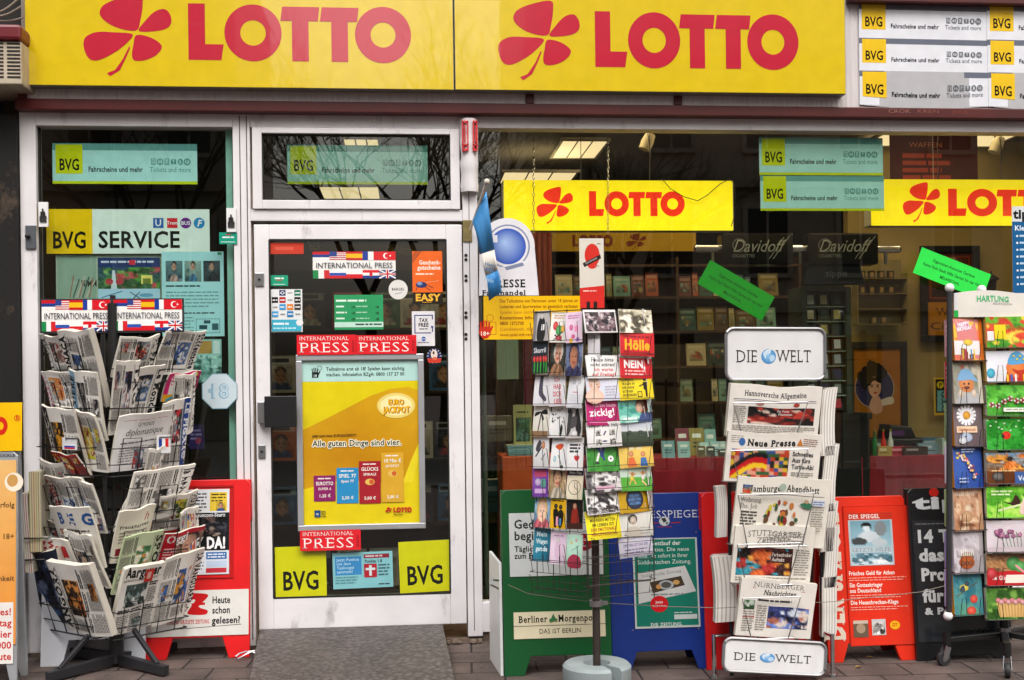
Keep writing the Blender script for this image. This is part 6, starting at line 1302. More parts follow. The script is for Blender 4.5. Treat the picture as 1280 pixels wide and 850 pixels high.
N('R', (216,545), (243,540), (222,470), 'LIBERATION', 52, 'grey paper under the pink edged weekly', .03, 1)
N('R', (170,640), (190,636), (188,560), 'ABC', 53, 'thin sheet tucked behind the big newspaper of the right face', .03, 1, pics=['b84a30','d8b040','3a3a40','e0d8d0'])
N('R', (146,668), (192,658), (170,612), 'NEDELJA', 54, 'folded cream paper behind the red flourish paper', .016, 1)
N('R', (228,720), (250,712), (226,640), 'MILLIYET', 55, 'narrow paper at the outer edge of the right face, above the red magazine', .03, 1, pics=['c83030','e8c040','3a5a9a','d8d4cc'])
N('L', (76,560), (104,566), (64,505), 'VREME', 56, 'dark printed paper low behind the pink titled one', .03, -1, pics=['2a2a30','5a4a40','c8a080','14141a'], strip='3a3a44', mc='e0dcd4')
N('L', (98,660), (131,668), (84,596), 'EXPRESS', 57, 'newspaper with a blue photo beside the red script title', .02, -1, pics=['3a5a9a','22386a','c8d0e0','a84a3a'])
N('L', (60,640), (90,646), (46,575), 'ISTOK', 58, 'thin cream paper at the outer edge of the left face', .02, -1)
N('L', (100,728), (134,738), (84,660), 'TRIBUNA', 59, 'newspaper with dark lower half right of the blue letters', .02, -1, pics=['1c2030','3a3a44','8a7a70','c0a890'])
# flag tags clipped on the wires
for face, r, fl, lab in (('R', (196,543,213,567), 'fr', 'small French flag tag clipped to the newspaper rack'), ('L', (78,547,96,562), 'ru', 'small Russian flag tag clipped to the newspaper rack')):
    a = art_for(r); a.rect(0, 0, a.w, a.h, 'e0e0e4'); flag(a, fl, 2.5, 5 if fl == 'fr' else 8, a.w - 5, 11 if fl == 'fr' else 6)
    nn = nR if face == 'R' else nL; fv = Fr(ED + nn*.085, yaw=YR if face == 'R' else YL); u0, v0 = fv.uv(r[0], r[3]); u1, v1 = fv.uv(r[2], r[1]); f2 = Fr(fv.O + fv.U*u0 + fv.V*v0, yaw=YR if face == 'R' else YL)
    printed('flag_tag', f2, u1-u0, v1-v0, .002, a, P_SIGN, label=lab, cat='tag')
# papers edge-on in the pocket of the far side
for i, (x0, y0, x1, y1, lab) in enumerate(((36,590,50,690,'upright bundle of yellowish papers at the rack\'s outer left side'), (24,618,37,716,'drooping bundle of papers beside the far left board'))):
    u0, u1, v0, v1 = rectY(x0, y0, x1, y1, ED.y + .12); a = Art(10, 60, sub=9); a.rect(0, 0, 10, 60, ('d0c8a0', 'd4d0cc')[i]); [a.rect(k*2, 0, .9, 60, ('a8a078', '9a8a84', 'b0746c')[(k+i) % 3]) for k in range(5)]
    printed('newspaper', Fr((u0, ED.y + .12, v0)), u1-u0, v1-v0, .2, a, P_MATT, edge='cfc8b4', bend=lambda u, v, i=i: ((.016 if i else .004)*math.sin(2.5*v + 2), .02*v, 0), grid=9, label=lab, cat='newspaper', group='papers edge-on at the rack\'s left')
m = MB()
for z in (.62, .52): p = atY(22, 610, ED.y + .1); m.tube([Vector((p.x, ED.y + .11, z)), Vector((RC.x - .2, ED.y + .11, z)), Vector((RC.x - .1, RC.y, z))], .004, 6)
m.build('side_wire', BLACKM, rack)
# newspaper stand with plates -------------------------------------------------
SY0 = atZ(968, 846).y
st = empty('newspaper_stand', (atZ(968, 846).x, SY0, 0), 'tubular newspaper stand with white globe plates at top and bottom', 'newspaper stand')
YS = R(3)
def rrect(w_, h_, r_, n=6):
    pts = []
    for cx, cz, a0 in ((w_-r_, r_, -90), (w_-r_, h_-r_, 0), (r_, h_-r_, 90), (r_, r_, 180)):
        pts += [(cx + r_*math.cos(R(a0 + 90*i/n)), cz + r_*math.sin(R(a0 + 90*i/n))) for i in range(n+1)]
    return pts
def plate(r, Y, roll, name, lean=0):
    fr = Fr(atY(r[0], r[3], Y), yaw=YS, lean=R(lean), roll=R(roll)); w_ = fr.uv(r[2], r[3])[0]; h_ = fr.uv(r[0] + 4, r[1])[1]; M = fr.mat()
    o = MB().prism(rrect(w_, h_, .035), 0, .012, M).build(name, mat('white_enamel', 'd8d8da', .3, 0, .08, 7, 0, 60, .25, '8a8480'), st)
    ring = [M @ Vector((x, -.002, z)) for x, z in rrect(w_, h_, .035)]
    MB().tube(ring, .007, 6, close=True).build('rim', mat('grey_rim', '8c8c90', .35, .6), o)
    a = Art(126, 64); a.t('DIE', 12.5, 42.5, 15.5, '16161a', 0, w=28, serif=1); a.t('WELT', 64, 42.5, 15.5, '16161a', 0, w=45, serif=1)
    a.ell(54, 35, 9.3, 9.3, '3a86c4', 28, '9ac4e8'); a.poly([(47,31),(52,27),(57,28),(55,32),(51,33),(50,38)], 'c8dcec', 3); a.poly([(55,36),(60,33),(62,38),(57,42)], 'b4d0e8', 3); a.poly([(50,27),(56,26),(58,27),(52,28.5)], 'e8f0f4')
    x = MB(); ob = printed_only('lettering', fr, w_, h_, a, o)
plate((907.5, 410.5, 1031, 474.5), SY0 - .01, 0.5, 'top_plate'); plate((903, 797, 1031, 838), SY0 - .10, 5.5, 'bottom_plate', -4)
zt_ = atY(970, 470, SY0).z; xL, xR = atY(912, 640, SY0 + .05).x, atY(1026, 640, SY0 + .05).x
q = MB()
for x in (xL, xR): q.tube([(x, SY0 + .05, .0), (x, SY0 + .05, zt_ + .1)], .009, 8)
for x in (xL + .12, xR - .12): q.tube([(x, SY0 + .05, .12), (x, SY0 + .05, zt_)], .007, 8)
q.build('upright', BLACKM, st)
for px in (893, 1041):
    p = atZ(px, 846); q = MB().tube([(p.x, p.y, .0), (p.x, p.y, .19)], .010, 8).lathe((p.x, p.y, 0), [(.001,.0),(.018,.0),(.016,.012),(.001,.014)], 10); q.build('leg', CHROME, st)
    MB().tube([(p.x, p.y, .18), (xL if px < 950 else xR, SY0 + .05, .18)], .008, 8).build('leg_bar', CHROME, st)
PG = 'papers in the newspaper stand'
def blackl(a, s_, x, y, h, w_): a.t(s_, x, y, h, '16161a', 1, al='c', w=w_, serif=1, cond=.7)
W0 = 116
arts = []
a = Art(115, 80, sub=9); a.rect(0, 0, 115, 80, 'eae4de'); blackl(a, 'Hannoversche Allgemeine', 57, 17, 8, 78); a.rect(5, 22, 104, .8, '28305a'); a.rect(5, 24.5, 104, .5, '28305a'); a.photo(24, 33, 84, 26, picture(1, ['181416','2a1a1a','c84034','100c0c','e0c8b8','8a2a24'], 12, .06, .6), 20, 9); a.t('das Feuer', 60, 39, 3.6, 'e0d8d4', 1, w=16, serif=1); a.t('Flammen', 62, 44, 3.6, 'e0d8d4', 1, w=18, serif=1); a.greek(6, 33, 15, 9, 3, '9a948c', 1); a.ell(38, 28, 5, 3, 'a87868'); a.ell(84, 28, 4, 3, 'a83830'); a.greek(6, 62, 104, 4, 3, '9a948c', 4)
arts.append((a, (908,545), (1022,550), (909,479), .028, 0, 'top paper of the stand with a dark fiery photo'))
a = Art(117, 75, sub=9); a.rect(0, 0, 117, 75, 'e9e3dc'); a.t('Neue Presse', 25, 19.5, 9.5, '1a1a1c', 2, w=60, serif=1); a.greek(4, 6, 16, 4, 3, 'a09a92', 2); a.ell(18, 15, 4, 6, '3a6aa8'); a.poly([(86,19),(90,8),(94,19)], 'c87830'); a.greek(94, 8, 18, 4, 3, 'a07870', 3)
def fans(x, y):
    rn = random.Random(int(x*13)*31 + int(y*8)); c = rn.choice([(.75,.25,.15),(.85,.7,.2),(.2,.35,.2),(.2,.3,.55),(.85,.6,.5),(.15,.12,.12)])
    d = (y - .75 + .35*math.sin(x*4.5 - .6)); 
    if x < .62 and -.35 < d < .2: c = (.1,.09,.09) if d < -.17 else ((.8,.1,.12) if d < .02 else (.95,.78,.15))
    return c
a.photo(6, 26, 72, 44, fans, 26, 16); [a.t(s_, 82, 34 + i*9.5, 6.4, '1c1c20', 1, w=w_) for i, (s_, w_) in enumerate((('Schnelles', 26), ('Aus fürs', 23), ('Turbo-Abi', 28)))]; a.greek(82, 58, 28, 4, 3, '9a948c', 3)
arts.append((a, (905,601), (1022,606), (904,538), .016, -.02, 'second paper of the stand with a black red and gold crowd photo'))
a = Art(118, 88, sub=9); a.rect(0, 0, 118, 88, 'eae4da'); blackl(a, 'Hamburger', 36, 18, 8, 46); blackl(a, 'Abendblatt', 83, 18, 8, 42); a.ell(56.5, 13, 4.5, 5, 'a8b8a8'); a.rect(5, 22, 106, .6, '4a4a4c'); a.photo(7, 10, 11, 11, picture(5, ['3a5aa0','c89a30','d04030','28305c'], 5), 6, 6); [a.t(s_, 6, 32 + i*8, 6, '1c1c20', 0, w=w_, serif=1) for i, (s_, w_) in enumerate((('Wohnung,', 27), ('Ehe, Job', 22)))]; a.greek(8, 44, 20, 6, 4, '4a4640', 1, .5)
rn = random.Random(7)
for i in range(26): a.ell(36 + rn.random()*42, 30 + rn.random()*34, rn.uniform(1.5, 4), rn.uniform(2, 6), rn.choice(['3a5a3a','2a3a58','c87838','6a4a30','d0c040','284a2c','8a2c28']), 8)
a.poly([(80,33),(90,30),(98,34),(90,38)], '3a7a5a', 4); a.ell(88, 29, 3, 2.5, 'c8a888'); a.rect(96, 26, 16, 8, 'd4d8e4'); a.greek(97, 28, 14, 2, 3, '4a6ab0', 3); a.greek(96, 38, 16, 10, 3, '9a948c', 4); a.greek(6, 70, 84, 5, 3, '9a948c', 5)
arts.append((a, (914,680), (1030,686), (911,593), .012, -.05, 'third paper of the stand with small cartoon figures'))
a = Art(100, 72, sub=9); a.rect(0, 0, 100, 72, 'e9e3da'); a.t('STUTTGARTER', 50, 14.5, 7.5, '1a1a1c', 0, al='c', w=68, serif=1); a.t('ZEITUNG', 50, 23.5, 7.5, '1a1a1c', 0, al='c', w=44, serif=1); a.photo(5, 28, 70, 34, picture(14, ['5a2420','2c1614','d86830','e0a040','3a9ab0','b02c28','181010'], 14), 18, 10); a.rect(48, 32, 27, 14, '3a1a18'); a.t('Farbenfroher', 49, 38, 4.2, 'e0d4cc', 1, w=25, serif=1); a.t('Auftakt', 49, 44, 4.2, 'e0d4cc', 1, w=16, serif=1); a.greek(78, 29, 18, 11, 3, '9a948c', 3); a.greek(5, 64, 90, 2, 3, '9a948c', 4)
arts.append((a, (913,728), (1012,731), (911,655), .012, -.035, 'fourth paper of the stand with a dark red sports photo'))
a = Art(92, 74, sub=9); a.rect(0, 0, 92, 74, 'e9e3dc'); a.t('NÜRNBERGER', 46, 11, 6.4, '1a1a1c', 0, al='c', w=62, serif=1); a.line(14, 12.5, 78, 12.5, .7, 'b02c30'); a.t('Nachrichten', 48, 20, 6, '1a1a1c', 1, al='c', w=40, serif=1, sh=.15); a.photo(36, 34, 50, 28, picture(8, ['3a4484','20264c','6a88d8','e0d0c8','b06a58','1a1c34','d8e0f0'], 12), 16, 9); a.greek(22, 26, 54, 1, 4, '3a3638', 2, .6); a.photo(6, 28, 13, 12, picture(9, ['4a7a4a','284a2c','d0d8d0'], 4), 6, 6); a.rect(6, 48, 14, 2, 'c03034'); a.greek(6, 42, 14, 9, 3, '9a948c', 3); a.greek(22, 34, 12, 11, 3, '9a948c', 5)
arts.append((a, (919,794), (1013,799), (918,722), .020, -.035, 'lowest paper of the stand with a blue stage photo'))
for i, (a, BL, BR, TL, th, bk, lab) in enumerate(arts):
    paper_at(Vector((xL, SY0 - .02, 0)), YS, R(6), BL, BR, TL, a, th, lab, PG, back=bk, curl=.006, seed=40 + i)
    z = atY(BL[0], BL[1], SY0).z; q = MB(); f_ = SY0 - .035 + bk; xa, xb = atY(BL[0] + 6, BL[1], f_).x, atY(BR[0] - 8, BR[1], f_).x
    zt2_ = atY(TL[0], TL[1] + 25, f_).z; lo = z - .004
    q.tube([(xa, SY0 + .05, lo), (xa + .05, f_, lo), (xb - .05, f_, lo), (xb, SY0 + .05, lo)], .0035, 6)
    q.tube([(xa + .05, f_, lo), (xa + .005, f_ - .022, zt2_), (xb - .02, f_ - .022, zt2_), (xb - .07, f_, lo)], .0035, 6)
    q.build('wire_pocket', STEEL, st)
for i, (x0, y0, x1, y1, sd) in enumerate(((1026,487,1043,570,1), (1028,558,1044,640,1), (1027,630,1042,690,1), (1029,660,1044,735,1), (1026,722,1043,796,1), (897,608,910,672,-1), (894,696,920,778,-1))):
    for k in range(2 if i not in (5,) else 1):
        Y = SY0 + .03 + .05*k; u0, u1, v0, v1 = rectY(x0 + 2*k, y0 - 2*k, x1 + 1*k, y1 - 3*k, Y); a = Art(16, 70, sub=9); a.rect(0, 0, 16, 70, 'e4e0da'); [a.rect(j*3.2 + 1, 0, 1.1, 70, 'b8b2ae') for j in range(5)]
        printed('newspaper', Fr((u0, Y, v0)), u1-u0, v1-v0, .04, a, P_MATT, edge='d2cdc6', bend=lambda u, v, sd=sd, i=i: (sd*.014*v*v - sd*.006*math.sin(3*v + i), 0, .004*u), grid=9, label='folded paper seen edge-on at the %s side of the newspaper stand' % ('right' if sd > 0 else 'left'), cat='newspaper', group='edge-on papers at the %s of the stand' % ('right' if sd > 0 else 'left'))

# ------------------------------------------------------------------ postcard spinner
PC = atZ(746, 828, .125); PC.z = 0; sp = empty('postcard_rack', PC, 'brown wire postcard spinner standing in a grey concrete base', 'postcard rack')
zt_ = atY(742, 383, PC.y).z
MB().tube([PC + Vector((0,0,.05)), (PC.x, PC.y, zt_ - .1)], .0165, 14).build('pole', mat('brown_grey_pole', '4c4440', .4, .5, .2, 8), sp)
hz = atY(742, 754, PC.y).z; MB().lathe((PC.x, PC.y, hz), [(.017,-.012),(.028,-.012),(.028,.012),(.017,.012)], 14).box(PC.x + .02, PC.x + .05, PC.y - .008, PC.y + .008, hz - .008, hz + .008).build('clamp', STEEL, sp)
cr_ = .145; cg = mat('grey_concrete', '8f9a9c', .75, 0, .12, 10, .25, 70)
MB().lathe((PC.x, PC.y, 0), [(.055,.0),(cr_-.008,.0),(cr_,.01),(cr_,.113),(cr_-.012,.125),(.058,.125),(.055,.119),(.055,.0)], 40, R(-55), R(285)).build('base', cg, sp)
MB().lathe((PC.x, PC.y, 0), [(.001,.002),(.054,.002),(.054,.085),(.001,.085)], 24).build('base_core', mat('blue_grey_plastic', '7c8c98', .5), sp)
YA, YB = R(21), R(-36)                             # right face, left face
FA = Fr(PC + Vector((-.045, -.175, 0)), yaw=YA); FB = Fr(PC + Vector((-.07, -.18, 0)), yaw=YB)
FA.O = atY(734, 600, PC.y - .17); FA.O.z = 0; FB.O = atY(731, 600, PC.y - .165); FB.O.z = 0
CG = 'postcards in the wire spinner'
rng = random.Random(77)
def card(face, x0, y0, x1, y1, art, label, lean=-6, off=0., group=CG, th=.004, name='postcard', cat='postcard', m=None):
    f = face; u0, v1 = f.uv(x0, y0); u1, v0 = f.uv(x1, (y0 + y1)/2 + (y1-y0)/2)
    yaw = math.atan2(f.U.y, f.U.x); O = f.O + f.U*u0 + Vector((0,0,v0)) - f.B*off
    printed(name, Fr(O, yaw=yaw + rng.uniform(-.07, .07), lean=R(-8 + rng.uniform(-4, 3)), roll=rng.uniform(-.045, .045)), u1-u0, v1-v0, th, art, m or P_CARD, edge='dcd8d4', label=label, cat=cat, group=group)
def C(w_=40, h_=30, bgc='e4e2e2'):
    a = Art(w_, h_); r3 = random.Random(str(bgc)); b0 = hexc(bgc); k = r3.uniform(0, 6)
    a.photo(0, 0, w_, h_, lambda x, y: tuple(q + .05*math.sin(3*x + k)*math.cos(2.4*y - k) - .05*y + r3.uniform(-.018, .018) for q in b0), 10, 10); return a
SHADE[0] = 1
def full(fn, w_=40, h_=30, nx=18, ny=14, border=0):
    a = C(w_, h_); a.photo(border, border, w_ - 2*border, h_ - 2*border, fn, nx, ny); return a
# right face: two columns of landscape cards, top to bottom
A_ = []
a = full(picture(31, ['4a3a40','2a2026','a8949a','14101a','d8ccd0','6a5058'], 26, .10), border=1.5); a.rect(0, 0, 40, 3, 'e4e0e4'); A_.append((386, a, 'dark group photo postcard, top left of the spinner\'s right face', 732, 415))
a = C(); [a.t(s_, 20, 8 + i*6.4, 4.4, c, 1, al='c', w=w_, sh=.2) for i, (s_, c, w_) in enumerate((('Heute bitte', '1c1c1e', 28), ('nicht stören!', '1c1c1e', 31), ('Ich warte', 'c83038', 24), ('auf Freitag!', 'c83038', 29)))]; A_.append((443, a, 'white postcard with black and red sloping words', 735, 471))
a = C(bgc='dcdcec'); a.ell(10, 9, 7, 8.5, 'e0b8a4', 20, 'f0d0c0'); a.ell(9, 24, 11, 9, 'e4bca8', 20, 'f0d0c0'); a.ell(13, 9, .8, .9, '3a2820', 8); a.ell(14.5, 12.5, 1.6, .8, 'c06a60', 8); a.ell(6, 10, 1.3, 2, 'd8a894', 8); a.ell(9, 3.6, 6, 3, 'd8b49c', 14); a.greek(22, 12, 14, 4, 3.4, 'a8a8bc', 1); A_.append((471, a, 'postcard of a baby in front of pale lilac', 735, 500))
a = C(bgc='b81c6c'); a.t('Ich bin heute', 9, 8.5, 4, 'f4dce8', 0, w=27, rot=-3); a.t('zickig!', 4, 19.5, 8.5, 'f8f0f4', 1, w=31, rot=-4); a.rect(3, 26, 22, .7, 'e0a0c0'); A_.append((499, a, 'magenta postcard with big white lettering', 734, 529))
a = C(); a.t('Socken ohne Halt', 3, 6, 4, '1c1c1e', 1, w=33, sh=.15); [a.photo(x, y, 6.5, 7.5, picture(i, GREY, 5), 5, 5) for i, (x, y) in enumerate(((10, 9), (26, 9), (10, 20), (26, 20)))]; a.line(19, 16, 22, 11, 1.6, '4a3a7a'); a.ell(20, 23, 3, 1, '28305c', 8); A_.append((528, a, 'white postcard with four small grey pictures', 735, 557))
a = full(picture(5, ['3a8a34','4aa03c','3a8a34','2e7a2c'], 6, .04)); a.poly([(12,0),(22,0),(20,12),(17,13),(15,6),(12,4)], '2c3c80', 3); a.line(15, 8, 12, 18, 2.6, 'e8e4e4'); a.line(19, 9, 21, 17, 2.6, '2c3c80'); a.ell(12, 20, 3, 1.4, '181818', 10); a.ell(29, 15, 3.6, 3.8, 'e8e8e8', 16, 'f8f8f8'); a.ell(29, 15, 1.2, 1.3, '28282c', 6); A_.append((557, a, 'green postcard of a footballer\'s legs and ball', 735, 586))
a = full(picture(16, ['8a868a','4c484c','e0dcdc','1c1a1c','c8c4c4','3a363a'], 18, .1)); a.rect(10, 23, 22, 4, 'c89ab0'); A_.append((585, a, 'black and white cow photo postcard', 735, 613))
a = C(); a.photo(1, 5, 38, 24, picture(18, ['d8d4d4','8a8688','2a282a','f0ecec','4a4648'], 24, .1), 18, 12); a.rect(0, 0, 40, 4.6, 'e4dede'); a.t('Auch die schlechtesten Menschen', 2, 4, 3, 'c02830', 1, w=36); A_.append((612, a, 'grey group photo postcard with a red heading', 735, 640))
a = C(bgc='ecdc18'); [a.t(s_, 20, 6.4 + i*4.9, 3.2, c, 1, al='c', w=w_) for i, (s_, c, w_) in enumerate((('MIT ZEHN', '3a2c10', 20), ('MÄNNERN MITTEN', '3a2c10', 30), ('IM LEBEN IST', '3a2c10', 26), ('EINE EMOTIONALE', 'a03018', 30), ('HERAUSFORDERUNG', 'a03018', 30)))]; A_.append((640, a, 'bright yellow text postcard, lowest left of the right face', 735, 671))
for y0, a, lab, x0, y1 in A_: card(FA, x0 - .5, y0 + .5, x0 + 41.5, y1 + 1.5, a, lab)
B_ = []
a = full(picture(41, ['c8c0a8','9a9078','e4dcc8','4a4234','6a6250','f0e8d8'], 18, .08)); B_.append((386, a, 'sepia drawing postcard, top right of the spinner\'s right face', 415))
a = C(bgc='d0202a'); a.t('Die beste ist in der', 4, 7, 3, '2a0c10', 1, w=31); a.t('Hölle', 5, 22, 12, 'f8b020', 2, w=30); a.rect(4, 25, 30, 1, '8a1018'); B_.append((414, a, 'red postcard with large orange lettering', 443))
a = C(bgc='d82430'); a.rect(0, 0, 40, 5, 'e4dcdc'); a.t('NEIN,', 5, 17, 9, 'f8f4f4', 2, w=27); a.greek(6, 20, 26, 2, 4, 'f0b8b8', 1); B_.append((442, a, 'red postcard with large white lettering', 471))
a = C(bgc='ead21c'); [a.t(s_, 4, 7 + i*4.6, 2.8, '2a260c', 1, w=w_) for i, (s_, w_) in enumerate((('ACHTUNG', 14), ('FRAUEN IN', 15), ('DER NÄHE', 14), ('BITTE HIER', 12), ('ENTSORGEN', 16)))]; a.ell(31, 6, 2, 2.2, '17150c', 10); a.poly([(28.5,9),(33.5,9),(33,18),(32.6,27),(30.6,27),(30.6,19),(29,18)], '17150c'); a.line(30, 11, 24, 14, 1.5, '17150c'); a.rect(21, 20, 5.5, 7, '17150c'); a.rect(21.8, 21, 3.9, 5, 'd8c018'); B_.append((470, a, 'yellow postcard with a black figure at a waste bin', 499))
a = full(picture(8, ['7ac8b8','5ab0a0','a8dcd0','3a9080'], 6, .03)); a.ell(30, 10, 8.5, 10, '5a3018', 18, '7a4424'); a.ell(25.5, 13, 4.4, 6, 'e0b094', 14); a.poly([(22,30),(27,20),(40,18),(40,30)], '3a4a7a'); a.greek(4, 24, 18, 1, 4, 'e8f4f0', 1, .6); B_.append((498, a, 'teal postcard of a girl in profile', 527))
a = full(lambda x, y: mixc((.72,.76,.84), (.86,.86,.86), y*2) if y < .42 else mixc((.30,.36,.28), (.12,.16,.10), (y-.42)*1.6)); rn = random.Random(3); [a.ell(rn.random()*38 + 1, 13 + rn.random()*5, 2.4, 2.2, '28382a', 7) for _ in range(16)]; B_.append((527, a, 'postcard of a dark hedge under a grey sky', 556))
a = C(bgc='ecc868'); a.ell(14, 14, 3, 3.4, 'd88858', 12); a.poly([(9,29),(11,18),(17,18),(20,29)], 'd86a38'); a.ell(28, 15, 3, 3.2, 'd88858', 12); a.poly([(24,29),(25,19),(31,19),(33,29)], '3a6aa8'); [a.rect(x, 4, 6, 5, 'f4e8c0') for x in (12, 21)]; B_.append((554, a, 'yellow postcard with two drawn children', 583))
a = full(lambda x, y: (.78,.86,.80) if y < .45 else (.35,.66,.24)); [a.line(*q, 1.5, c) for q, c in (((12,22,16,12), 'e0a868'), ((16,12,12,8), 'e0a868'), ((16,12,21,9), 'e0a868'), ((16,14,20,22), 'e0a868'), ((28,20,29,11), 'e8c090'), ((29,11,24,7), 'e8c090'), ((29,11,34,6), 'e8c090'), ((28,18,33,24), 'e8c090'))]; a.ell(16, 9.5, 2, 2.2, 'c87a48', 10); a.ell(29, 8.4, 2, 2.2, 'c87a48', 10); a.ell(15, 15, 2.6, 3.2, 'e8d040', 10); a.ell(29, 14, 2.4, 3, 'f0e8e0', 10); B_.append((583, a, 'green meadow postcard with two dancing figures', 611))
a = C(bgc='c09818'); a.ell(20, 15, 11, 11.5, '1c2440', 28); [a.t(s_, 20, 12 + i*4.4, 2.8, '5a90d0', 1, al='c', w=w_) for i, (s_, w_) in enumerate((('WIR SIND', 13), ('JEDEN TAG', 16), ('DAS LEBEN', 14)))]; B_.append((610, a, 'mustard postcard with a dark blue disc', 639))
a = C(bgc='d8d6d0'); a.ell(16, 11, 5.5, 5.5, '3a3430', 16); a.ell(16.4, 12.4, 3.9, 4.8, 'c8b4a4', 14); a.poly([(6,29),(10,20),(22,20),(27,29)], 'b8b0a4', 3); a.ell(16, 15, 1.4, .6, '8a4a40', 8); a.greek(24, 20, 13, 3, 3, 'a8a49c', 2); B_.append((638, a, 'pale grey postcard with a small portrait of a lady', 667))
a = C(bgc='c8c4d4'); a.t('DER WEG IST DAS ZIEL', 5, 18, 2.8, '54506c', 1, w=30); a.greek(6, 21, 27, 2, 3.2, '6a6680', 2); a.ell(14, 8, 6, 3, 'dcd8e4', 12); B_.append((665, a, 'pale lilac postcard, lowest of the spinner\'s right face', 694))
for y0, a, lab, y1 in B_: card(FA, 775, y0 - .5, 816.5, y1 + 1, a, lab, off=.0)
# left face: three columns of upright cards
def Pq(seed, pal, n=10, **k): return full(picture(seed, pal, n, .06), 26, 40, 12, 16)
def tx(bgc, rows_, w_=26, h_=40):
    a = C(w_, h_, bgc)
    for s_, x, y, h, c, ww in rows_: a.t(s_, x, y, h, c, 1, w=ww)
    return a
def blob(bgc, shapes, w_=26, h_=40):
    a = C(w_, h_, bgc)
    for s in shapes:
        if s[0] == 'e': a.ell(*s[1:5], s[5], 14)
        elif s[0] == 'l': a.line(*s[1:6], s[6])
        elif s[0] == 'p': a.poly(s[1], s[2], 3)
        else: a.rect(*s[1:5], s[5])
    return a
rn = random.Random(12)
tulips = blob('28303c', [('l', x, 40, x + .5, 24, 2, '3a9a34') for x in (4, 9, 14, 19, 23)] + [('e', x, 22, 2.2, 4, 'd83028') for x in (4, 9, 14, 19, 23)]); tulips.t('Skurril', 3, 14, 6, 'e8e8ec', 1, w=20)
old = full(portrait(31, '3a3a30', 'c8947a', 'd8d4d0', 'a87a58', r=.22, cy=.3), 26, 40, 14, 20)
scarf = full(portrait(33, '7a86a8', 'b87a5a', '2c3458', '3a3c68', r=.25, cy=.38), 26, 40, 14, 20)
sock = blob('e6e4e8', [('p', [(9,5),(14,5),(14,22),(21,31),(19,35),(12,30),(8,24)], '4c4858'), ('r', 9, 4, 5, 2, '2a2838')])
redt = tx('e6e4e8', (('ICH', 8, 10, 6, 'c83848', 9), ('HAB', 7, 19, 6, 'c83848', 12), ('DICH', 6, 28, 6, 'c83848', 13), ('LIEB', 8, 37, 6, 'c83848', 12)))
pale = blob('e4e4ea', [('e', 9, 8, 3, 3, 'd4d4dc'), ('e', 18, 8, 3, 3, 'd4d4dc')]); pale.greek(9, 20, 9, 1, 3, 'c88890', 1); pale.greek(4, 24, 18, 3, 3, 'c8c8d0', 2)
palm = blob('e0dad0', [('l', 9, 34, 13, 10, 1.8, '2a2420'), ('p', [(13,9),(4,10),(2,15),(10,12)], '1c1a18'), ('p', [(13,9),(21,6),(24,12),(15,12)], '1c1a18'), ('p', [(13,10),(18,18),(15,20)], '1c1a18'), ('r', 0, 33, 26, 7, '8a6a4c')])
dots = blob('e2e0e0', [('e', rn.uniform(4, 22), rn.uniform(4, 22), 1, 1, '2c2a2a') for _ in range(16)] + [('p', [(19,24),(22,28),(20,38),(17,36)], '1c1a1c')])
dance = blob('c0bcbc', [('p', [(4,4),(10,8),(8,30),(2,36)], '3a3838'), ('p', [(15,6),(19,4),(25,28),(20,38),(14,20)], '201e20'), ('p', [(8,16),(16,12),(18,22),(9,28)], '4c4848'), ('e', 14, 34, 5, 4, 'e0dcdc')])
sketch = blob('e0dee0', [('p', [(10,6),(14,10),(8,20),(4,16)], '4a4850'), ('l', 4, 26, 16, 12, 2, '3c3a40'), ('e', 17, 12, 3, 5, 'd88a5a'), ('l', 14, 30, 20, 22, 1.4, '6a6870')])
bird = blob('e6e6e8', [('p', [(6,12),(14,8),(19,11),(14,16)], 'd85a28'), ('e', 17, 10, 2.2, 2, 'c83828'), ('e', 7, 27, 2.4, 4, 'a8d4dc'), ('l', 12, 22, 20, 36, 1, '3a6a4a'), ('e', 19, 36, 3, 2, '2a2a2c')]); bird.greek(3, 3, 14, 1, 3, '4a9ab8', 1)
heart = blob('e8e6e8', [('e', 14, 24, 2.4, 2.2, 'c82830'), ('e', 18, 24, 2.4, 2.2, 'c82830'), ('p', [(11.8,24.5),(20.2,24.5),(16,29)], 'c82830')]); heart.greek(4, 8, 17, 3, 4, '3a383c', 2, .6)
purple = blob('7a48a0', [('r', 3, 4, 20, 9, 'c04a70'), ('e', 9, 20, 5, 5, 'c8b0dc'), ('r', 14, 16, 8, 11, '5a9a8a'), ('r', 4, 29, 18, 6, 'd0a8d8')])
mann = full(portrait(35, 'b89a70', 'd0a080', '3a2a20', 'c8bca8', r=.22, cy=.32), 26, 40, 14, 18)
clock = blob('e0d4bc', [('r', 0, 0, 26, 8, '1c2440')]); clock.ring(13, 24, 10, 9.2, '3a3028', 24); clock.line(13, 24, 13, 16, .8, '2a2420'); clock.line(13, 24, 18, 27, .8, '2a2420'); clock.t('Mein Plan', 13, 6, 3.6, 'e8e4dc', 1, al='c', w=20)
girl = full(portrait(37, '9ac0e0', 'f0c8b0', 'd8b070', 'd86a78', r=.26, cy=.42), 26, 40, 14, 18)
couple = blob('e8b418', [('e', 9, 10, 3, 3.4, '17130c'), ('p', [(5,15),(13,15),(12,30),(11,38),(7,38),(6,30)], '17130c'), ('e', 17, 11, 3, 3.4, '17130c'), ('p', [(14,16),(21,16),(22,28),(19,38),(15,38),(13,28)], '17130c'), ('r', 10, 24, 3.4, 12, 'e8a0b0'), ('r', 15, 26, 3.4, 10, '5a9ad0')]); couple.greek(3, 2, 20, 1, 3, '3a2c0c', 1)
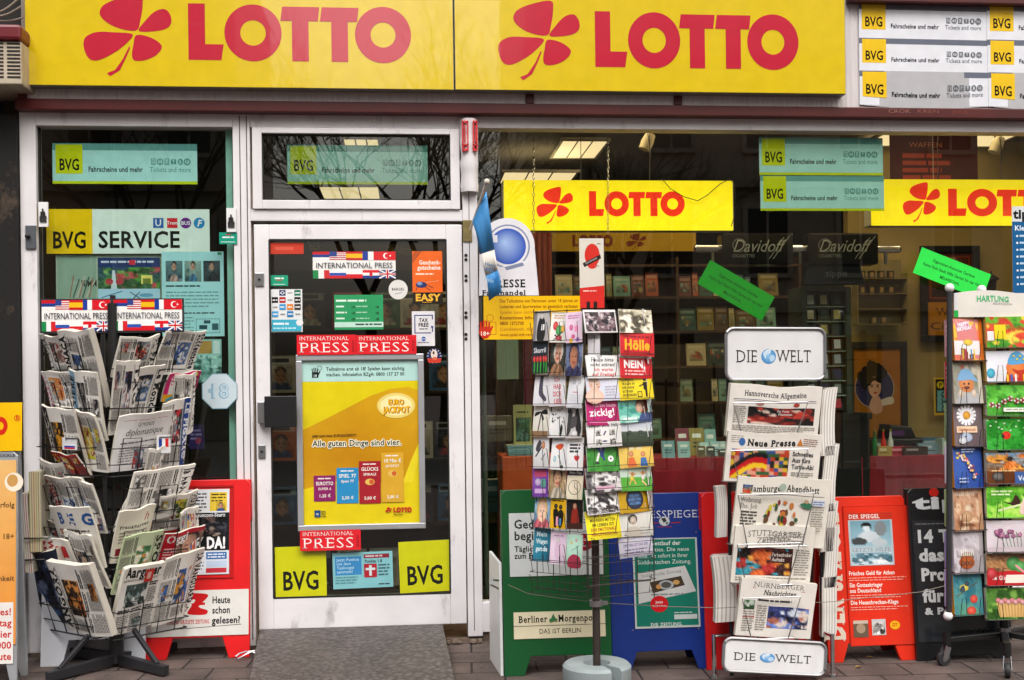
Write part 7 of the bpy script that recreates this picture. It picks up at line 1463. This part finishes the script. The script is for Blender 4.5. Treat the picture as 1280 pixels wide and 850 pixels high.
dark = blob('1c1412', [('p', [(10,12),(16,10),(20,30),(18,38),(8,38),(7,26)], '8a2418'), ('e', 13, 9, 3, 4, 'c88a68'), ('r', 0, 32, 26, 8, '3a1c14')])
tealc = tx('2a7a94', (('Mein', 4, 10, 6, 'd8ecf0', 17), ('Wagen', 4, 19, 6, 'd8ecf0', 18), ('gerade', 4, 28, 6, 'd8ecf0', 18)))
pinkc = blob('e4cce0', [('p', [(9,14),(16,10),(18,28),(13,36),(8,28)], 'd8b8d0'), ('e', 12, 11, 3, 3, 'e8d8e0')]); pinkc.greek(5, 4, 16, 1, 4, 'b890b0', 1)
flor = blob('b0d8c4', [('e', 8, 10, 2, 2, 'e8d070'), ('e', 16, 7, 2, 2, 'e8a0b0'), ('p', [(3,30),(12,24),(23,28),(24,40),(4,40)], 'a03048'), ('l', 8, 20, 20, 14, .7, '6aa890')])
bwm = blob('b8b4b4', [('p', [(9,10),(16,8),(20,26),(17,40),(8,40),(6,26)], '201e20'), ('e', 13, 7, 3.4, 4, 'c8c0bc'), ('r', 13, 18, 5, 8, 'e0dedc'), ('r', 0, 0, 5, 40, '7a7676')])
cart = blob('e8e4dc', [('e', 8, 18, 4, 6, 'd83830'), ('e', 14, 24, 5, 7, '3a9a48'), ('e', 20, 22, 3, 5, 'e8a828'), ('l', 8, 30, 20, 38, 2, '1c1a1c'), ('e', 15, 34, 5, 4, 'c02c38'), ('l', 6, 38, 20, 26, 1.2, '1c1a1c')]); cart.greek(4, 4, 18, 2, 3, 'c89878', 1)
pinkt = blob('e8cce0', [('e', 9, 20, 3, 4, 'e068a0'), ('r', 14, 18, 6, 8, 'e890b8'), ('e', 12, 32, 3, 3, 'd84890'), ('r', 6, 34, 5, 6, 'e0b040'), ('e', 19, 36, 3, 3, '9a68c0')]); pinkt.greek(4, 4, 18, 2, 3, 'c078a8', 1)
LF = [(388, 426, [(bwm, 'black and white photo card of a man in a suit'), (cart, 'card of coloured cartoon creatures'), (pinkt, 'pink card with small bright gifts')]),
      (427, 467, [(tulips, 'dark card with five red tulips'), (old, 'card of a grey haired man in warm light'), (scarf, 'card of a woman in a blue headscarf')]),
      (466, 507, [(sock, 'white card with a single grey sock'), (redt, 'white card with red hand lettering'), (pale, 'almost blank white card')]),
      (505, 546, [(palm, 'cream card with a black palm tree'), (dots, 'white card with scattered black dots'), (dance, 'black and white card of leaping dancers')]),
      (544, 586, [(sketch, 'grey card with loose pencil sketch'), (bird, 'white card with an orange bird'), (heart, 'white card with a little red heart')]),
      (584, 622, [(purple, 'purple card with a pink header'), (mann, 'card of a man in a pale shirt'), (clock, 'cream card with a round clock drawing')]),
      (622, 660, [(girl, 'pale blue card of a blonde girl'), (couple, 'yellow card with two black figures'), (dark, 'dark card with a red robed figure')]),
      (660, 702, [(tealc, 'teal card with white words'), (pinkc, 'pale pink card with faint flower'), (flor, 'mint card with a dark red shape at the foot')])]
for ri, (y0, y1, cs) in enumerate(LF):
    for ci, (a, lab) in enumerate(cs):
        xs = (664, 684.5, 705.5)[ci] + (0 if ri % 2 else 1) + ri*.2; dy = ci*1.2 + (4 if ri == 7 else 0)*ci*.7
        card(FB, xs, y0 + dy, xs + 20.5, y1 + dy, a, lab + ', spinner\'s left face')
# wire baskets
def face_wires(f, xs, ys, depth, nm, rim=False):
    for y0, y1 in ys:
        q = MB(); 
        uL, vb = f.uv(xs[0], y1); uR, _ = f.uv(xs[-1], y1); v0 = vb; v1 = vb + .055
        base = lambda u, y, z: f.O + f.U*u + f.B*y + Vector((0,0,z))
        q.tube([base(uL, .03, v0), base(uL, -depth, v0), base(uR, -depth, v0), base(uR, .03, v0)], .0014, 5)
        if rim: q.tube([base(uL, .03, v1), base(uL, -depth - .008, v1), base(uR, -depth - .008, v1), base(uR, .03, v1)], .0014, 5)
        for i in range(len(xs) - 1):
            a0, b0 = f.uv(xs[i], y1)[0], f.uv(xs[i+1], y1)[0]; ww = b0 - a0
            for k, t in ((0, .18), (1, .82)): q.tube([base(a0 + ww*t, -depth, v0), base(a0 + ww*t + (-.004 if k == 0 else .004), -depth - .012, v1 + .02), base(a0 + ww*(t + (-.12 if k == 0 else .12)), -depth - .010, v1 + .022)], .0014, 5)
        q.build(nm, RUSTW, sp)
face_wires(FA, (733, 775, 817), [(386 + 28*i, 414 + 28.2*i) for i in range(1, 11)], .012, 'wire_pocket')
face_wires(FA, (733, 775, 817), [(676, 698), (700, 722), (722, 748)], .012, 'wire_pocket', True)
face_wires(FB, (664, 684.5, 705.5, 728), [(388 + 39*i, 427 + 39*i) for i in range(0, 8)], .012, 'wire_pocket')
face_wires(FB, (664, 684.5, 705.5, 728), [(690, 714), (716, 740)], .012, 'wire_pocket', True)
q = MB()
for f, xs in ((FA, (733, 754, 775, 796, 817)), (FB, (664, 684.5, 705.5, 728))):
    for x in xs:
        u, vt = f.uv(x, 386); vb = f.uv(x, 748 if f is FA else 738)[1]; p = f.O + f.U*u + f.B*.022; q.tube([p + Vector((0,0,vb)), p + Vector((0,0,vt))], .0022, 5)
    for y in (390, 470, 560, 650, 735):
        u0, v = f.uv(xs[0], y); u1, _ = f.uv(xs[-1], y); p = f.O + f.B*.022; q.tube([p + f.U*u0 + Vector((0,0,v)), p + f.U*u1 + Vector((0,0,v))], .0022, 5)
        q.tube([p + f.U*u1 + Vector((0,0,v)), Vector((PC.x, PC.y, v - .0))], .0025, 5)
q.build('wire_frame', RUSTW, sp)
# far faces of the spinner: rows of white card backs
fq = Fr(FA.O + FA.U*.30, yaw=R(76))
for i in range(9):
    z = atY(800, 425 + i*30, PC.y).z; a = C(12, 40, 'cfccd2'); a.greek(2, 4, 8, 6, 4, 'b4b0b8', i)
    printed('postcard', Fr(fq.O + Vector((.004*(i % 2), 0, z)), yaw=R(70), lean=R(-8)), .11, .13, .004, a, P_CARD, edge='d8d4d4', label='card seen edge-on behind the right face of the spinner', cat='postcard', group='cards on the far side of the spinner')
    a = C(12, 40, 'd4d2d8'); printed('postcard', Fr(FB.O + FB.U*.02 + Vector((.01, .05, z)), yaw=R(-2)), .05, .12, .004, a, P_CARD, edge='d8d4d4', label='pale card back in the gap between the two spinner faces', cat='postcard', group='pale cards between the spinner faces')

# ------------------------------------------------------------------ greeting card rack, right
GC = atZ(1256, 826); gr_ = empty('card_rack', GC, 'dark wheeled card rack with white and green header at the right edge', 'card rack')
gy = atZ(1186, 835).y
pw = lambda px, py, Y=gy: atY(px, py, Y)
pole = pw(1187, 362); pbm = pw(1186, 765)
MB().tube([pbm, pole], .0125, 14).build('post', mat('dark_grey_post', '3a3a3e', .4, .3, .1, 8), gr_)
for q in ((1187, 360), (1185, 770), (1227, 362)): MB().ball(pw(*q, gy + .04*(q[0] == 1227)), .021, 18).build('ball_cap', WHITE_PL, gr_)
p2 = pw(1227, 366, gy + .04); MB().tube([p2, p2 + Vector((0,.0,-.12))], .0125, 12).build('post', MC['dark_grey_post'], gr_)
r = (1192.5, 366, 1330, 396); a = art_for(r); a.rect(0, 0, a.w, a.h, 'e2e2e6'); a.rect(0, 21.5, a.w, 8.5, '2cb24c'); a.t('HARTUNG', 27, 12.5, 6.5, '4cc07a', 1, w=40); a.t('EDITION', 47, 16, 2.4, '8a8c90', 0, w=24)
X0, X1, Z0, Z1 = rectY(*r, gy + .02); printed('header_sign', Fr((X0, gy + .02, Z0)), X1-X0, Z1-Z0, .006, a, P_SIGN, parent=gr_, bend=lambda u, v: (0, -.01*math.sin(u*3.1), .012*v*math.sin(u*6)), grid=8)
pf2 = pw(1258, 720, gy + .25); MB().tube([(GC.x, GC.y, .09), (GC.x, GC.y, pole.z - .1)], .02, 12).build('column', BLACKM, gr_); MB().lathe((GC.x, GC.y, 0), [(.021,.13),(.028,.13),(.028,.155),(.021,.155)], 12).build('collar', STEEL, gr_)
for k, an in enumerate((188, 243, 312, 30, 112)):
    d = Vector((math.cos(R(an)), math.sin(R(an)), 0)); e = Vector((GC.x, GC.y, 0)) + d*.30
    MB().bar((GC.x + d.x*.015, GC.y + d.y*.015, .125), (e.x, e.y, .118), .032, .026).build('arm', BLACKM, gr_, bevel=.004)
    cs = MB().lathe((e.x, e.y, 0), [(.001,.088),(.017,.088),(.017,.15),(.001,.15)], 12); o = cs.build('caster', BLACKM, gr_)
    wn = Vector((-d.y, d.x, 0)); wc_ = e + d*.02 + Vector((0,0,.033)); wh = MB().lathe((0,0,0), [(.012,-.011),(.03,-.011),(.033,-.007),(.033,.007),(.03,.011),(.012,.011)], 20); hub = MB().lathe((0,0,0), [(.001,-.012),(.013,-.012),(.013,.012),(.001,.012)], 14)
    Mq = Matrix.Translation(wc_) @ wn.to_track_quat('Z', 'Y').to_matrix().to_4x4()
    for b, nm, mt in ((wh, 'wheel', mat('dark_rubber', '232326', .6)), (hub, 'wheel_hub', STEEL)): b.v = [tuple(Mq @ Vector(v)) for v in b.v]; b.build(nm, mt, o)
    fk = MB()
    for s in (-1, 1): fk.bar(wc_ + wn*.015*s, e + wn*.012*s + Vector((0,0,.088)), .003, .03)
    fk.build('fork', STEEL, o)
GG = 'greeting cards in the right hand rack'
FL = Fr(pw(1192, 600), yaw=R(6)); FL.O.z = 0; FRt = Fr(pw(1233, 600), yaw=R(-4)); FRt.O.z = 0
def gc(face, r, art, lab, th, edge):
    u0, v1 = face.uv(r[0], r[1]); u1, v0 = face.uv(r[2], r[3]); yaw = math.atan2(face.U.y, face.U.x)
    printed('greeting_card', Fr(face.O + face.U*u0 + Vector((0,0,v0)), yaw=yaw + rng.uniform(-.02, .02), lean=R(-5), roll=rng.uniform(-.012, .012)), u1-u0, v1-v0, th, art, P_CARD, edge=edge, label=lab, cat='greeting card', group=GG, grid=4, bend=lambda u, v, k=rng.uniform(-.006, .004): (0, k*v*(1 - math.cos(3*u)), 0))
L_ = []
a = C(38, 54, 'd8741c'); a.rect(0, 0, 33, 54, 'd88080'); a.photo(0, 0, 33, 54, picture(51, ['e09088','d86a50','f0c048','e87050'], 8, .03), 10, 14); a.ell(13, 10, 9, 7, 'e080b0', 18); a.t('HAPPY', 6, 10, 4.5, 'f8f0f4', 2, w=16, rot=-10); a.t('BIRTHDAY', 5, 16, 4.5, 'f8f0f4', 2, w=20, rot=-10); a.rect(0, 28, 33, 18, 'e4e0e0'); a.poly([(8,38),(28,38),(25,52),(11,52)], '8a4a30'); [a.rect(10 + i*3.6, 39, 1.6, 12, c) for i, c in enumerate(('e8c040','c83858','f0e8e0','4a90c0','e8c040'))]; a.ell(18, 30, 6, 4, 'f0c830'); L_.append((398, a, 'orange card with a yellow chick on a cup', 'd88a30'))
a = C(38, 54, 'e0d8c8'); a.photo(0, 0, 33, 54, picture(52, ['8a8a78','a8a49c','b83828','c8c0b0','7a8060'], 7, .05), 10, 14); a.ell(17, 28, 10, 11, 'c87840', 20, 'd89060'); a.poly([(5,22),(12,10),(22,10),(29,20),(33,26),(22,23),(10,24)], '7aa8d0', 3); a.ell(14, 28, 1.4, 1.4, '2a1810'); a.ell(20, 28, 1.4, 1.4, '2a1810'); a.ell(17, 33, 4, 2, '6a2c18'); a.rect(4, 40, 28, 14, 'b0b0b4'); a.ell(9, 40, 3.4, 5, 'e0c8b0'); a.ell(26, 40, 3.4, 5, 'e0c8b0'); L_.append((452, a, 'card of a clay gnome in a blue hat leaning on a tub', 'd8d0c0'))
a = C(38, 54, '77686c'); [a.line(17, 15, 17 + 13*math.cos(i*.42), 14 + 13*math.sin(i*.42), 3.4, 'eceaf0') for i in range(15)]; a.ell(17, 14, 5, 5, 'e8a018', 16); a.rect(3, 28, 27, 8, 'e8c8a8'); a.t('Glückwunsch', 5, 34, 4, 'a84a28', 1, w=23); a.ell(15, 42, 8, 6, 'b8c4e0'); a.ell(10, 46, 5, 4, 'e8e8f0'); a.ell(14, 41, 1.2, 1.2, '28284a'); L_.append((505, a, 'card with a large white daisy', 'd88a2c'))
a = C(38, 54, '3254a4'); rn = random.Random(8)
for i in range(44):
    t = i/44; a.ell(7 + t*22 + rn.uniform(-3, 3), 12 + t*30 - 8*math.sin(t*3.1) + rn.uniform(-3, 3), 1.6, 1.6, rn.choice(['e8a0b0','f0d048','d04838','f4e8e0','78305c']), 7)
a.greek(10, 4, 18, 2, 3, 'b0c0e0', 1); a.greek(5, 40, 12, 2, 4, 'b0c0e0', 2); L_.append((557.5, a, 'blue card with a swirl of coloured dots', 'e09a30'))
a = C(38, 54, 'c49878'); a.photo(0, 0, 33, 54, picture(53, ['c8a084','b07a58','d8b898','8a5a40'], 8, .04), 10, 12); a.t('ALLES GUTE', 3, 10, 5, 'e8d4c0', 1, w=25); a.ell(19, 27, 5, 6, 'e0c0a0'); a.ell(17, 36, 7, 7, 'c8986c'); [a.line(6 + i*3, 44, 12 + i*3, 48, 1, '7a4c30') for i in range(6)]; L_.append((610, a, 'brown card with a teddy and wooden sledge', 'd4d0d4'))
a = C(38, 54, 'b0a8ac'); a.photo(0, 0, 33, 54, picture(54, ['b8b0b8','9a9094','c8c0c8'], 6, .04), 10, 12); a.ell(17, 33, 9, 6, '8a6a4c'); [a.line(10 + i*2.4, 24, 9 + i*2.6, 32, 1.2, 'e0d8d0') for i in range(7)]; a.ell(16, 40, 10, 8, '9a4c24', 18, 'b86030'); [a.ell(11 + i*5, 41, 2.6, 3, '783818') for i in range(3)]; L_.append((663, a, 'grey card with brown bears in a basket', 'd8d4dc'))
a = C(38, 54, '4a8890'); a.photo(0, 0, 33, 54, picture(55, ['3a7a94','5a9a80','4a8a90','2a6a78'], 7, .03), 10, 12); a.line(4, 30, 32, 14, 1.2, '5a4a34'); a.ell(14, 20, 6, 4, 'e0cc48'); a.ell(18, 15, 3, 3, '28303c'); a.poly([(9,20),(14,17),(15,24),(9,25)], '3a4a58', 3); a.ell(26, 34, 5, 5, 'd83828'); a.ell(22, 48, 6, 5, 'e04028'); L_.append((715.5, a, 'teal card of a yellow bird on a twig', 'e0a030'))
for y0, a, lab, ed in L_: gc(FL, (1193, y0, 1230, y0 + 53), a, lab, .03, ed)
R_ = []
def leafy(seed, pal): a = C(62, 40); a.photo(0, 0, 62, 40, picture(seed, pal, 14, .05), 22, 14); return a
a = leafy(61, ['6ab030','3a8a24','c84028','a8d040','e8d048','d84830']); a.rect(10, 10, 14, 18, 'e8d020'); a.rect(1, 18, 8, 12, 'e0e0e0'); a.t('Viel Glück', 26, 18, 6, 'b02c18', 1, w=26); R_.append((396, a, 'green card with a yellow label among flowers'))
a = C(62, 40, 'e2e2ea'); a.poly([(22,40),(26,20),(62,18),(62,40)], 'b8341c'); a.ell(36, 22, 12, 12, 'd87030', 18, 'e08848'); a.poly([(26,14),(32,3),(42,2),(50,12),(48,16),(30,18)], '58a0d0', 3); [a.rect(24 + i*5, 30, 2.4, 10, c) for i, c in enumerate(('e8c030','3060b0','e8e0e0','c02830','e8c030','402818'))]; a.ell(5, 28, 5, 6, '38b0d0'); [a.ell(34 + i*4, 7 + (i % 2)*4, 1.4, 1.4, 'e8d840') for i in range(4)]; R_.append((438.5, a, 'white card with an orange smiling face in a striped cap'))
a = leafy(62, ['5ab838','48a030','6ac848','3a8c28']); 
for i in range(8): x, y = 6 + i*7.5, 25 - i*1.6 + 3*math.sin(i*1.7); [a.ell(x + 2.4*math.cos(k*1.05), y + 2.4*math.sin(k*1.05), 1.5, 1.5, 'e0e0d8' if k % 2 else 'a82c20', 7) for k in range(6)]; a.ell(x, y, 1.7, 1.7, '7a1c18', 8)
a.rect(18, 29, 42, 5, 'e8e8e0'); a.greek(22, 30.5, 34, 1, 3, '8a9a80', 1); R_.append((481, a, 'grass green card with a chain of red and white flowers'))
a = leafy(63, ['2c9a2c','249024','38a838','1c7c1c']); a.ell(24, 21, 5.5, 5, 'c82018', 16, 'e84030'); a.ell(20, 22, 2, 2.4, '181210'); [a.line(24, 16, 26 + i*6, 4, .8, '6ac850') for i in (-1, 1)]; [a.ell((i*17) % 58 + 2, (i*11) % 14 + 2, 1.5, 1.2, 'c8ecc0', 7) for i in range(12)]; R_.append((523.5, a, 'deep green card with a ladybird'))
a = C(62, 40, '6a3c1c'); a.photo(0, 0, 62, 24, picture(64, ['8ab0d0','7a4a24','d87830','2a1c14','c8c4c0','e09840'], 10), 20, 8); [a.ell(x, 30, 8, 6, '2c2420', 16, '8a8480') for x in (14,)]; a.rect(34, 24, 28, 16, '3a5a98'); a.t('Vespa', 38, 35, 6, 'd8e0ec', 1, w=20); a.greek(6, 22, 30, 1, 3, 'e8c088', 1); R_.append((566, a, 'brown and blue card with old vehicles'))
a = leafy(65, ['6ac030','90d848','4a9a24','b0e060']); a.poly([(18,18),(30,20),(36,10),(42,20),(34,24)], '3a2418', 3); a.line(14, 30, 44, 22, 2.4, 'd8e0b0'); a.poly([(40,32),(46,14),(54,18),(48,34)], 'e8c8c0', 3); a.greek(6, 5, 26, 2, 4, 'e0f0c0', 1); R_.append((608.5, a, 'lime card with a frog on a stem'))
a = C(62, 40, 'dcd0d8'); rn = random.Random(9); [a.line(22 + i*4, 34, 16 + i*5, 14, .8, '4a7a4a') for i in range(9)]; [a.ell(10 + rn.random()*44, 10 + rn.random()*10, 3, 2.6, rn.choice(['a05880','c078a0','8a4070']), 9) for _ in range(16)]; a.rect(0, 33, 62, 7, 'c8b8c0'); R_.append((651, a, 'pale card with a row of purple flowers'))
a = C(62, 40, '7a3a24'); a.photo(0, 0, 62, 22, picture(66, ['8a6244','6a4a30','a87a50'], 7), 18, 8); a.rect(0, 21, 62, 19, 'b81c24'); a.ell(34, 12, 9, 9, '3a8a3c', 14); a.ell(42, 16, 7, 7, '48a048', 14); a.line(36, 14, 50, 26, 2.4, 'e890a0'); a.poly([(22,36),(24,26),(50,26),(52,36)], 'e8dcd0'); a.t('Viel Glück', 6, 32, 5, 'f4e4dc', 1, w=20); a.ell(6, 24, 6, 7, 'c82830'); R_.append((693, a, 'red card with a green clover and ribbon'))
a = leafy(67, ['5a8a3a','3a6a24','7aa84a','2c541c']); a.poly([(12,18),(54,18),(50,36),(16,36)], 'd8b070'); [a.line(14 + i*4, 18, 17 + i*3.4, 36, .7, 'a8783c') for i in range(10)]; [a.ell(14 + i*4.2, 15 + (i % 2)*2, 3.2, 3, ('d87880','e8a0a8')[i % 2], 9) for i in range(10)]; R_.append((735.5, a, 'card of a basket of pink roses'))
for y0, a, lab in R_: gc(FRt, (1233.5, y0, 1297, y0 + 39), a, lab, .024, 'd8b060' if y0 < 480 else 'cfcabc')
for f, xs, ys, nm in ((FL, (1193, 1231), [y for y, *_ in L_], 52), (FRt, (1234, 1298), [y for y, *_ in R_], 38)):
    for y in ys:
        q = MB(); uL, vb = f.uv(xs[0], y + nm + 1); uR = f.uv(xs[1], y)[0]; base = lambda u, d_, z: f.O + f.U*u + f.B*d_ + Vector((0,0,z))
        q.tube([base(uL, .04, vb), base(uL, -.014, vb), base(uR, -.014, vb), base(uR, .04, vb)], .0022, 5)
        for t in (.18, .78): u = uL + (uR-uL)*t; q.tube([base(u - .006, -.014, vb), base(u, -.02, vb + .075), base(u + .02, -.02, vb + .075), base(u + .026, -.014, vb)], .0014, 5)
        q.build('wire_pocket', BLACKM, gr_)
q = MB()
for x in (1232, 1266): u = FRt.uv(x, 500)[0]; p = FRt.O + FRt.U*u + FRt.B*.045; q.bar((p.x, p.y, pw(1232, 775).z), (p.x, p.y, pole.z - .12), .012, .008)
q.build('back_bar', BLACKM, gr_)
# narrow cards on the hidden side, just left of the post
for i, (y0, c) in enumerate(((400,'b87a8a'),(452,'a03028'),(505,'6a8a5a'),(558,'c8b8d0'),(612,'7a9a5a'),(664,'7a70b0'),(712,'9a88c8'))):
    u0, u1, v0, v1 = rectY(1181, y0, 1186, y0 + 46, gy + .03); a = C(5, 40, c); a.greek(1, 6, 3, 5, 5, 'e0d8d8', i); printed('greeting_card', Fr((u0, gy + .03, v0), yaw=R(-20)), .03, v1-v0, .02, a, P_CARD, edge='d8d0c8', label='card edge showing left of the dark post of the card rack', cat='greeting card', group='cards on the hidden side of the right rack')
# tie wire strung between the boards
q = MB(); pts = [atY(x, y, PC.y + .12) for x, y in ((635, 731), (660, 742), (700, 748), (760, 754), (830, 758), (900, 760), (1040, 752), (1150, 740), (1182, 732))]; q.tube(pts, .0016, 5); tag(q.build('tie_wire', mat('thin_cord', '7a7268', .6)), 'thin cord strung past the boards from the green one to the card rack', 'cord')
q = MB(); p = atZ(312, 826); q.tube([p + Vector((-.01 + .05*math.cos(t*.6), .03*math.sin(t*.9) , .012 + .03*abs(math.sin(t*.5)))) for t in range(12)], .004, 6); tag(q.build('lock_chain', CHROME), 'loop of steel chain on the ground beside the red board', 'chain')

SHADE[0] = 0
# ------------------------------------------------------------------ across the street: what the glass mirrors
FAC = mat('sandstone_render', 'b8a894', .85, 0, .2, 2, .3, 20); FAC2 = mat('grey_brown_render', 'a89c8e', .85, 0, .2, 2, .3, 20); WG = mat('dark_window', '20262c', .08, 0, .2, 2)
def far_house(x0, x1, y, h, mt, label, ax):
    e = empty('apartment_house', ((x0+x1)/2, y, 0), label, 'building', 'houses across the street')
    q = MB().box(x0, x1, y - 8, y, 0, h); q.build('wall', mt, e)
    c = MB(); nf = int(h/3.4)
    for f in range(1, nf + 1): c.box(x0 - .1, x1 + .1, y + .001, y + (.55 if f == nf else .22), f*3.4 - .15, f*3.4 + (.35 if f == nf else .1))
    c.build('cornice', mat('cornice_stone', 'a89a88', .85, 0, .15, 3), e)
    MB().add([(x0, y + .5, h + .001), (x1, y + .5, h + .001), (x1, y - 4, h + 2.6), (x0, y - 4, h + 2.6)], [(0,1,2,3)]).build('roof', mat('roof_slate', '3c3634', .8, 0, .2, 3), e)
    n = int((x1-x0)/2.3)
    for f in range(nf):
        for i in range(n):
            x = x0 + (i + .5)*(x1-x0)/n; z = f*3.4 + .9
            w_ = MB().box(x - .55, x + .55, y + .002, y + .02, z, z + 1.8).build('window', WG, e)
            MB().box(x - .68, x + .68, y + .003, y + .13, z - .12, z - .001).box(x - .7, x - .56, y + .003, y + .09, z, z + 1.9).box(x + .56, x + .7, y + .003, y + .09, z, z + 1.9).box(x - .03, x + .03, y + .021, y + .05, z, z + 1.8).build('window_frame', mat('window_stone', 'b8ac9c', .7), w_)
far_house(3.2, 19, -24, 14.2, FAC, 'sandstone apartment house across the street, mirrored in the large window', 0)
far_house(-20, -4.5, -25, 13.6, FAC2, 'grey brown apartment house across the street, mirrored in the left window', 0)
BARK = mat('bare_tree_bark', '2c2620', .9, 0, .3, 10)
def bare_tree(x, y, h, seed, label):
    rn = random.Random(seed); e = empty('bare_tree', (x, y, 0), label, 'tree', 'bare street trees across the road'); t = MB(); t.tube([(x, y, 0), (x + .1, y, h*.16), (x, y + .05, h*.32)], .17, 8, r2=.12).build('trunk', BARK, e)
    b = MB()
    def grow(p, d, L, r, dep):
        q = p + d*L; mid = p + d*L*.5 + Vector((rn.uniform(-1,1), rn.uniform(-1,1), 0))*L*.06; b.tube([p, mid, q], r, 5 if dep < 2 else 3, r2=r*.6)
        if dep >= 5: return
        for _ in range(3 if dep < 4 else 2):
            v = Vector((rn.gauss(0,1), rn.gauss(0,1), rn.gauss(.15,.6))); nd = (d*1.0 + v*.48).normalized(); nd.z = max(nd.z, -.05) + .12; grow(p + d*L*rn.uniform(.55, 1), nd.normalized(), L*rn.uniform(.6, .85), r*.55, dep + 1)
    for k in range(5): a_ = k*1.26 + rn.random(); grow(Vector((x, y + .05, h*.31)), Vector((math.cos(a_)*.5, math.sin(a_)*.5, 1)).normalized(), h*.22, .075, 0)
    b.build('crown', BARK, e)
bare_tree(.8, -19, 10.5, 1, 'tallest bare street tree, mirrored above the door'); bare_tree(4.6, -18.5, 8, 5, 'bare street tree in front of the sandstone house'); bare_tree(-5.5, -19, 10, 9, 'bare street tree before the grey brown house')
bare_tree(-.9, -21, 11, 12, 'bare street tree in the gap between the two houses')
